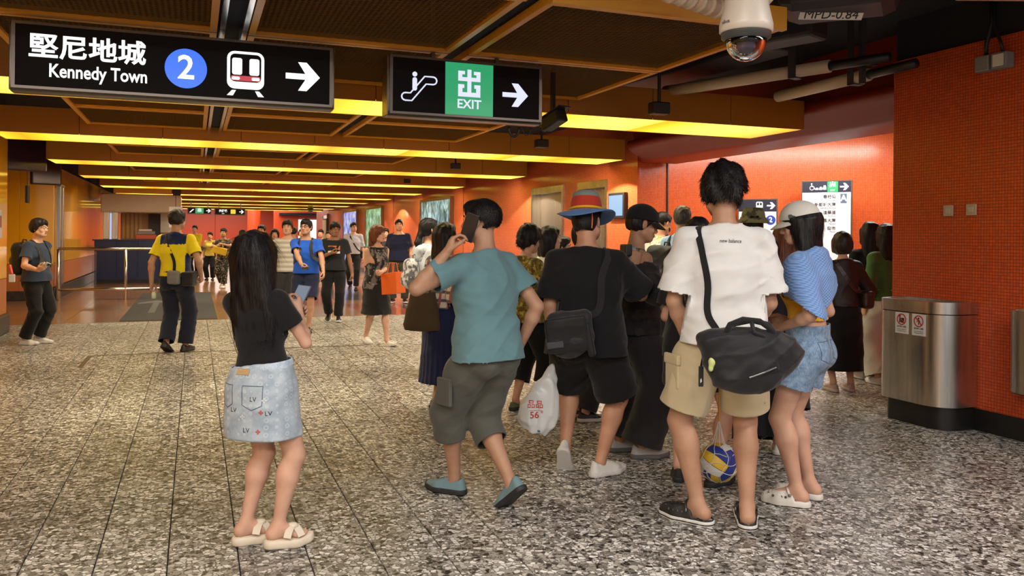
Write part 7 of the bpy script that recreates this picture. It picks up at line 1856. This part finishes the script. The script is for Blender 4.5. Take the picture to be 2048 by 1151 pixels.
# black graphic tee man
S_ = Person(gp(668, 641), 172, 1.69, 'm', 'man in black graphic tee holding his phone at his chest', skin='dark', fine=1.5, feet={-1: (-.08, .12, 6, 0), 1: (.09, -.12, 6, 26)}, head=(-16, -14, 0), hands={1: dict(w=atY(662, 506, 14.0), pole=(1, -.4, -.6), curl=.6, d=(-.9, .3, .1), n=(0, -.3, 1)), -1: dict(w=atY(705, 553, 14.3), pole=(-.8, -1, 0), curl=.5)})
S_.shoes('sneaker', BLS, SOLW); S_.pants(BLK, 1.96, .025, .035); ts = S_.top(cloth('slate_dark', (.022, .024, .03)), .03, -.02, .64, .03, .006, sl_end=.036); S_.hair('short', HAIRB, vol=.012)
def flat(w, h, pts=None): mb = MB(); nx = 8; [mb.quad((-w + 2 * w * i / nx, -h, 0), (-w + 2 * w * (i + 1) / nx, -h, 0), (-w + 2 * w * (i + 1) / nx, h, 0), (-w + 2 * w * i / nx, h, 0)) for i in range(nx)]; return mb.mesh('print')
S_.decal('printed_panel', flat(.10, .05), S_.P + S_.up * .70 * S_.torsoL, -S_.rt, S_.fwdc, mat('print_orange', (.62, .20, .07)), ts, .004); S_.decal('printed_panel', flat(.10, .022), S_.P + S_.up * .58 * S_.torsoL, -S_.rt, S_.fwdc, PWH, ts, .005)
sling(S_, 'black shoulder bag behind the graphic tee man', BLK2, S_.P + V3(.20, -.06, .06), (.05, .12, .10), 1)
phone('phone', 'phone in the hand of the black graphic tee man', hand_at(S_, 1, .09, .03), dirw(S_, (-.6, .5, .2)), dirw(S_, (0, -.4, 1)))
# grey shirt man
Vm = Person(gp(706, 579), 170, 1.80, 'm', 'man in pale grey shirt and black trousers before the blue poster', skin='light', fine=1.8, feet=walk(.2), head=(-20, 0, 0)); Vm.shoes('leather', BLS, SOLD); Vm.pants(BLK, 1.96, .02, .03); Vm.top(cloth('grey_shirt', (.46, .46, .52)), .026, .04, .9, .024, .006); Vm.hair('short', HAIRB); glasses(Vm, BLACK); sling(Vm, 'dark strap bag worn by the grey shirt man', BLK2, Vm.P + V3(-.2, -.05, .0), (.05, .1, .10), -1)
# walking woman with the orange bag
Rw = Person(gp(752, 688), 140, 1.60, 'f', 'woman in black patterned top and long black skirt walking in white trainers', skin='fair', fine=1.3, feet={1: (.05, -.20, 4, 10), -1: (-.05, .22, 4, -14)}, head=(-24, -2, 0), hands={1: dict(w=atY(742, 572, 11.3), pole=(.6, -1, 0), curl=.4), -1: dict(w=atY(762, 545, 11.0), pole=(-.8, -.8, -.3), curl=.75)})
Rw.shoes('sneaker', WHS, SOLW); Rw.skirt(BLK2, .24, .42, [(.0, .14, .105, 0), (.35, .18, .145, 0), (1, .205, .20, .0)], fold=.008); Rw.top(cloth('swirl_print', (.016, .015, .016), 'streak', (.17, .155, .15), (.30, .28, .26)), .022, -.16, 0, .01, .005, name='sleeveless_top'); Rw.hair('long', HAIRR, .30, .018)
o = empty('shopping_bag', atY(787, 566, 10.95), Rw.rz); tag(o, 'orange shopping bag carried by the walking woman', 'bag'); om = mat('bag_orange', (.78, .13, .012), rough=.5); MB().bbox(-.07, -.20, -.14, .07, .18, .14, .006, Matrix.Rotation(.12, 4, 'X')).build('bag_body', om, o)
for x in (-.04, .04): MB().tube([(x, -.09, .13), (x * .5, -.07, .27), (x * .5, .04, .27), (x, .06, .13)], .005, 6).build('bag_handle', om, o)
# navy tee man
Q = Person(gp(797, 605), 178, 1.82, 'm', 'large man in navy tee and olive trousers standing before the orange wall', skin='light', fine=1.7, fat=1.22, feet={-1: (-.13, 0, 16, 0), 1: (.12, 0, 16, 0)}, head=(-8, 0, 0)); Q.shoes('sneaker', BLS, SOLW); Q.pants(cloth('olive', (.05, .05, .04)), 1.96, .03, .04); Q.top(NVY, .035, -.05, .7, .03, .006, sl_end=.04); Q.hair('short', HAIRB, vol=.006)
tag(MB().bbox(-.04, -.03, -.06, .04, .03, .05, .012, Matrix.Translation(hand_at(Q, -1, .12, .02))).build('hand_pouch', mat('pouch_tan', (.25, .17, .09), rough=.6)), 'small tan pouch in the hand of the navy tee man', 'pouch')

# ponytail woman with a pale hooded top, and the plaid shirt woman in front of her
O1 = Person(gp(852, 748), 62, 1.655, 'f', 'woman with dark ponytail in pale hooded top and white trousers', skin='fair', fine=1.3, feet={-1: (-.08, .10, 0, 0), 1: (.07, -.10, 0, 22)}, head=(-8, 4, 0)); O1.shoes('sneaker', WHS, SOLW); O1.pants(cloth('white_trousers', (.60, .58, .53)), 1.96, .05, .07, .2, .007); O1.top(cloth('pale_hoodie', rgbl(205, 216, 228)), .035, -.06, 1.7, .03, .008); O1.hair('pony', HAIRB, .30, .014); glasses(O1, BLACK)
F = Field(); F.cone(O1.N - O1.fwdc * .09 + O1.rt * .06 - O1.up * .03, O1.N - O1.fwdc * .09 - O1.rt * .06 - O1.up * .03, .05, .05, .03); F.ell(O1.N - O1.fwdc * .10 - O1.up * .09, (.09, .05, .09), None, .04); F.mod(folds(.008, 3)); blob('hood', F, .012, MATS['pale_hoodie'], O1.obj)
backpack(O1, 'white backpack with navy straps on the ponytail woman', cloth('bag_white', (.58, .58, .60), 'blotch', (.12, .12, .15), scale=1.2), .13, .17, .06, .42)
O2 = Person(gp(884, 818), 48, 1.58, 'f', 'woman in plaid shirt and long navy skirt behind the teal tee man', skin='fair', fine=1.2, head=(-6, 0, 0), hands={-1: dict(w=(-.17, .10, .85))}); O2.shoes('leather', mat('shoe_grey', (.2, .19, .18)), SOLD); O2.skirt(cloth('navy_pleat', (.012, .018, .065)), .24, .24, [(.0, .14, .11, 0), (.3, .185, .15, 0), (1, .21, .19, 0)], pleat=.03, npl=22, fold=.004)
O2.top(cloth('plaid_shirt', (.60, .56, .50), 'plaid', (.10, .10, .13), (.36, .10, .10)), .03, .10, 1.2, .028, .007, sl_end=.03); O2.hair('long', HAIRB, .26, .014)
bg = O2.bag('tote_bag', 'brown canvas tote bag on the plaid shirt woman'); c = O2.W(atY(845, 622, 6.95)); F = Field(); F.loft(c + V3(0, 0, -.16), c + V3(0, 0, .16), O2.W(atY(845, 622, 6.95) + RIGHT) - c, [(0, .15, .05, 0), (.15, .16, .06, 0), (1, .105, .035, 0)], .02, p=3.); F.mod(folds(.006, 9)); TB = cloth('tote_brown', (.075, .05, .025)); blob('bag_body', F, .010, TB, bg)
MB().tube([Vector(c + V3(-.03, 0, .14)), Vector(c + V3(.02, .0, .30)), Vector(O2.sh[-1] + V3(0, -.02, .06)), Vector(c + V3(.10, .03, .28)), Vector(c + V3(.05, .03, .14))], .010, 6).build('bag_strap', TB, bg)
# mustard blouse woman and three more behind
Np = Person(gp(1048, 822), 50, 1.565, 'f', 'woman in mustard floral blouse with dark pinned hair', skin='light', fine=1.15, fat=1.15, head=(-10, -16, 0), feet={-1: (-.09, -.02, 6, 0), 1: (.09, .10, 6, 0)}, hands={1: dict(w=(.10, .26, .95), pole=(1, -.6, -.3), curl=.5), -1: dict(w=(-.08, .27, .97), pole=(-1, -.6, -.3), curl=.5)})
Np.shoes('leather', mat('shoe_olive', (.12, .13, .05)), SOLD); Np.pants(BLK, 1.55, .025, .04); Np.top(cloth('mustard_floral', (.20, .145, .018), 'blotch', (.10, .06, .012), (.42, .33, .08), scale=1.3), .03, -.10, .95, .03, .007, name='blouse', sl_end=.045); Np.hair('low_bun', HAIRB, vol=.024, tuft=.007, blades=1500)
MB().lathe([(0, .007), (.007, 0), (0, -.007)], 10, Matrix.Translation(Vector(Np.hm(-.06, -.13, .01)))).build('hair_pin', BW, Np.obj, smooth=True)
for px, py, hd, H, sex, lab, top_, hr, L in ((1092, 790, 74, 1.57, 'f', 'woman with black hair beside the mustard blouse woman', WHC, 'long', .2), (1116, 765, 84, 1.47, 'f', 'short person with dark tied hair near the bucket hat man', LBL, 'pony', .2)):
    q = Person(gp(px, py), hd, H, sex, lab, fine=1.4, skin='fair'); q.shoes('sneaker', WHS, SOLW); q.pants(CHAR, 1.95, .03, .04); q.top(top_, .03, -.03, .6, .03); q.hair(hr, HAIRB, L, .012)
Pp = Person(gp(1160, 838), 66, 1.60, 'f', 'person in pale blue shirt raising an arm behind the bucket hat', skin='fair', fine=1.3, hands={-1: dict(w=atY(1163, 462, 6.7), pole=(-.8, .5, -.6), curl=.5, d=(.2, .1, 1))}); Pp.shoes('sneaker', BLS, SOLW); Pp.pants(CHAR, 1.96, .04, .05); Pp.top(LBL, .035, -.06, 1.65, .03, .007); Pp.hair('bob', HAIRB)
# dark jacket person with a watch, right of the bucket hat man
D = Person(gp(1266, 908), 76, 1.69, 'm', 'person in black cap, dark jacket and wide grey trousers holding up a camera', skin='tan', fine=1.1, feet={-1: (-.10, -.06, 0, 0), 1: (.10, .02, 4, 0)}, head=(6, -14, 0), hands={1: dict(w=atY(1272, 528, 5.45), pole=(.9, .3, -1), curl=.65, d=(-.3, .1, 1), n=(-.8, .2, 0)), -1: dict(w=atY(1262, 530, 5.75), pole=(-.6, .1, -1), curl=.6, d=(.1, .1, 1))})
D.shoes('sneaker', mat('shoe_pale_grey', (.42, .42, .42)), mat('sole_grey', (.12, .12, .125))); D.pants(cloth('wide_charcoal', (.022, .021, .025)), 1.97, .06, .10, .2, .009, thigh=.05, knee=.075); D.top(cloth('dark_jacket', (.018, .017, .022), 'blotch', (.035, .028, .03)), .04, -.08, 1.8, .035, .009, name='jacket'); D.hair('short', HAIRB, vol=.008); cap(D, BLK)
o = empty('camera', atY(1252, 500, 5.5), D.rz); tag(o, 'small black camera held up by the dark jacket person', 'camera'); MB().bbox(-.055, -.025, -.04, .055, .025, .04, .01).build('camera_body', BLACK, o); MB().lathe([(0, .06), (.03, .06), (.033, .0)], 16, Matrix.Rotation(-PI / 2, 4, 'X')).build('lens', GREY, o)
MB().lathe([(.031, -.012), (.036, -.01), (.036, .01), (.031, .012)], 16, face_M(D.wr[1] * 1. - D.hd[1] * .02, D.pn[1], D.hd[1])).build('wrist_watch', BLACK, D.obj)
# backpack man with glasses; floral shirt man with a mask
Hm = Person(gp(1360, 764), 52, 1.80, 'm', 'man with glasses and light blue shirt wearing a large black backpack', skin='tan', fine=1.2, feet={-1: (-.09, -.12, 0, 14), 1: (.09, .10, 0, 0)}, head=(-22, 0, 0)); Hm.shoes('leather', BLS, SOLD); Hm.pants(BLK, 1.97, .03, .045); Hm.top(LBL, .03, -.04, 1.6, .028, .007); Hm.collar(LBL); Hm.hair('short', HAIRG, vol=.008); glasses(Hm, BLACK)
backpack(Hm, 'large black backpack with a blue patch on the glasses man', NYL, .19, .31, .12, .28, cloth('patch_blue', rgbl(28, 80, 170)))
Fm = Person(gp(1316, 732), 58, 1.77, 'm', 'man in white leaf print shirt and black face mask', skin='light', fine=1.3, head=(-6, -18, 0)); Fm.shoes('sneaker', BLS, SOLD); Fm.pants(CHAR, 1.96, .03, .04); Fm.top(cloth('leaf_shirt', (.66, .65, .60), 'sprig', (.30, .32, .04), (.62, .50, .12)), .04, -.05, .85, .035, .007); Fm.collar(MATS['leaf_shirt']); Fm.hair('fade', HAIRB)
F = Field(); F.ell(Fm.hm(0, .05, -.05), V3(.068, .062, .055), Fm.Rh, .01); V, Qd = F.mesh(.009); V, Qd = clip_mesh(V, Qd, [(Fm.hm(0, .03, 0), Fm.Rh @ V3(0, -1, 0), None)]); Fm.part('face_mask', V, Qd, BLK)
# friend with the volleyball, mostly behind the white tee man
Gp = Person(gp(1392, 962), 16, 1.60, 'f', 'bare legged person in black shorts and black trainers behind the white tee man', skin='fair', fine=1.1, limb=1.05, feet={-1: (-.105, .0, 4, 0), 1: (.11, -.06, 40, 0)}, hands={1: dict(w=atY(1432, 800, 4.75), pole=(.8, -1, 0), curl=.9), -1: dict(w=(-.12, .25, 1.0))})
Gp.shoes('sneaker', mat('trainer_black', (.016, .016, .018), rough=.7), SOLD); Gp.pants(BLK, .62, .035, .05); Gp.top(BLK2, .04, -.14, .7, .035); Gp.hair('bob', HAIRB)
BC = atY(1437, 924, 4.62); VB = [mat('ball_yellow', (.72, .48, .03), rough=.45), mat('ball_blue', (.02, .045, .30), rough=.45), mat('ball_white', (.66, .66, .66), rough=.45)]
o = empty('volleyball', BC, .5); tag(o, 'yellow, blue and white volleyball in a string net behind the white tee man', 'ball'); RB = .108
for ax, R3 in enumerate((Matrix.Identity(3), Matrix.Rotation(PI / 2, 3, 'X') @ Matrix.Rotation(PI / 2, 3, 'Z'), Matrix.Rotation(PI / 2, 3, 'Y') @ Matrix.Rotation(PI / 2, 3, 'Z'))):
    for sg in (-1, 1):
        for st in range(3):
            n = 8; vs = []
            for a in range(n + 1):
                for b in range(4):
                    u_, v_ = -1 + 2 * a / n, -1 + 2 * (st + .03 + .94 * b / 3) / 3; p = Vector((math.tan(u_ * PI / 4), math.tan(v_ * PI / 4), sg)); vs.append(R3 @ p.normalized() * RB)
            f = [(a * 4 + b, (a + 1) * 4 + b, (a + 1) * 4 + b + 1, a * 4 + b + 1) for a in range(n) for b in range(3)]
            mb = MB(); mb.add(vs, f if sg > 0 else [q[::-1] for q in f]); mb.build('ball_panel', VB[(st + ax + (sg > 0)) % 3], o, rot=(.5, .35, .2), smooth=True)
MB().lathe([(RB * .985 * math.cos(t), RB * .985 * math.sin(t)) for t in [PI * (i / 16 - .5) for i in range(17)]], 24).build('ball_core', mat('ball_seam', (.06, .06, .07), rough=.7), o, smooth=True)
net = MB()
for i in range(8):
    a = PI * i / 4; net.tube([Vector((math.cos(a + .25 * math.sin(t * 3)) * math.cos(t), math.sin(a + .25 * math.sin(t * 3)) * math.cos(t), math.sin(t))) * RB * 1.02 for t in [PI * (-.45 + .85 * q / 10) for q in range(11)]] + [Vector((0, 0, .24))], .002, 5)
for z in (-.3, .15, .55): r = math.sqrt(1 - z * z); net.tube([Vector((r * math.cos(a), r * math.sin(a), z + .1 * math.sin(4 * a))) * RB * 1.02 for a in [2 * PI * q / 24 for q in range(24)]], .002, 5, closed=True)
net.build('string_net', mat('net_white', (.68, .68, .62), rough=.6), o); MB().tube([(0, 0, .23), (.003, 0, .42)], .005, 6).build('net_cord', mat('cord_yellow', (.75, .40, .02), rough=.6), o)
# hats and heads beyond the white tee man
I_ = Person(gp(1503, 815), 20, 1.71, 'm', 'person in olive bucket hat behind the white tee man', skin='light', fine=1.3); I_.shoes('sneaker', WHS, SOLW); I_.pants(CHAR, 1.95, .03, .04); I_.top(CHAR, .035, -.05, .7, .03); I_.hair('short', HAIRB); HO = cloth('hat_camo', (.27, .27, .13), 'blotch', (.10, .09, .05)); mb = MB(); mb.lathe([(.15, -.03), (.105, .02), (.098, .06), (.08, .105), (0, .11)], 24, Matrix([[*I_.Rh[r], I_.C[r]] for r in range(3)] + [[0, 0, 0, 1]]) @ Matrix.Translation((0, -.01, .05))); mb.build('bucket_hat', HO, I_.obj, smooth=True)
for px, py, hd, H, lab, top_, hr, hm_, L, pm, hl in ((1528, 905, 8, 1.50, 'dark haired woman between the white tee man and the white cap woman', BLK, 'bob', HAIRB, .2, BLK, 1.95), (1570, 846, -12, 1.60, 'woman with long auburn hair beyond the white cap woman', cloth('dusty_pink', rgbl(170, 120, 115)), 'long', HAIRR, .32, CHAR, 1.95), (1738, 757, 4, 1.655, 'woman with very long black hair in wide beige trousers near the pillar', BLK, 'long', HAIRB, .42, cloth('beige_trousers', rgbl(196, 178, 164)), 1.97), (1772, 768, -8, 1.63, 'woman in green top and white trousers half behind the pillar', cloth('green_top', rgbl(70, 110, 62)), 'long', HAIRB, .34, cloth('white_trousers', (0, 0, 0)), 1.97)):
    q = Person(gp(px, py), hd, H, 'f', lab, fine=1.3, skin='fair'); q.shoes('sneaker', WHS, SOLW); q.pants(pm, hl, .05, .085, .25, .007, thigh=.04, knee=.07); q.top(top_, .025, .02, 1.75, .02, .006); q.hair(hr, hm_, L, .014)
K = Person(gp(1684, 782), -8, 1.53, 'f', 'woman in dark leather jacket and long black skirt beside the white cap woman', skin='fair', fine=1.25, head=(10, 0, 0), hands={1: dict(w=(.16, .16, .86), pole=(1, -.8, -.2), curl=.5)}); K.shoes('sneaker', mat('shoe_rose', rgbl(175, 145, 138)), mat('sole_rose', rgbl(190, 170, 160))); K.skirt(BLK, .22, .22, [(0, .14, .11, 0), (.3, .185, .15, 0), (1, .20, .18, 0)], fold=.007); K.top(mat('leather_dark', (.018, .010, .010), rough=.55, bump=.3, bscale=40), .035, .08, 1.9, .03, .010, name='jacket'); K.hair('bob', HAIRBR, vol=.020, tuft=.006)
sling(K, 'brown quilted bag at the hip of the leather jacket woman', mat('bag_brown', (.045, .022, .018), rough=.4, bump=.6, bscale=60), K.P + V3(.20, -.05, .10), (.06, .10, .085), 1)
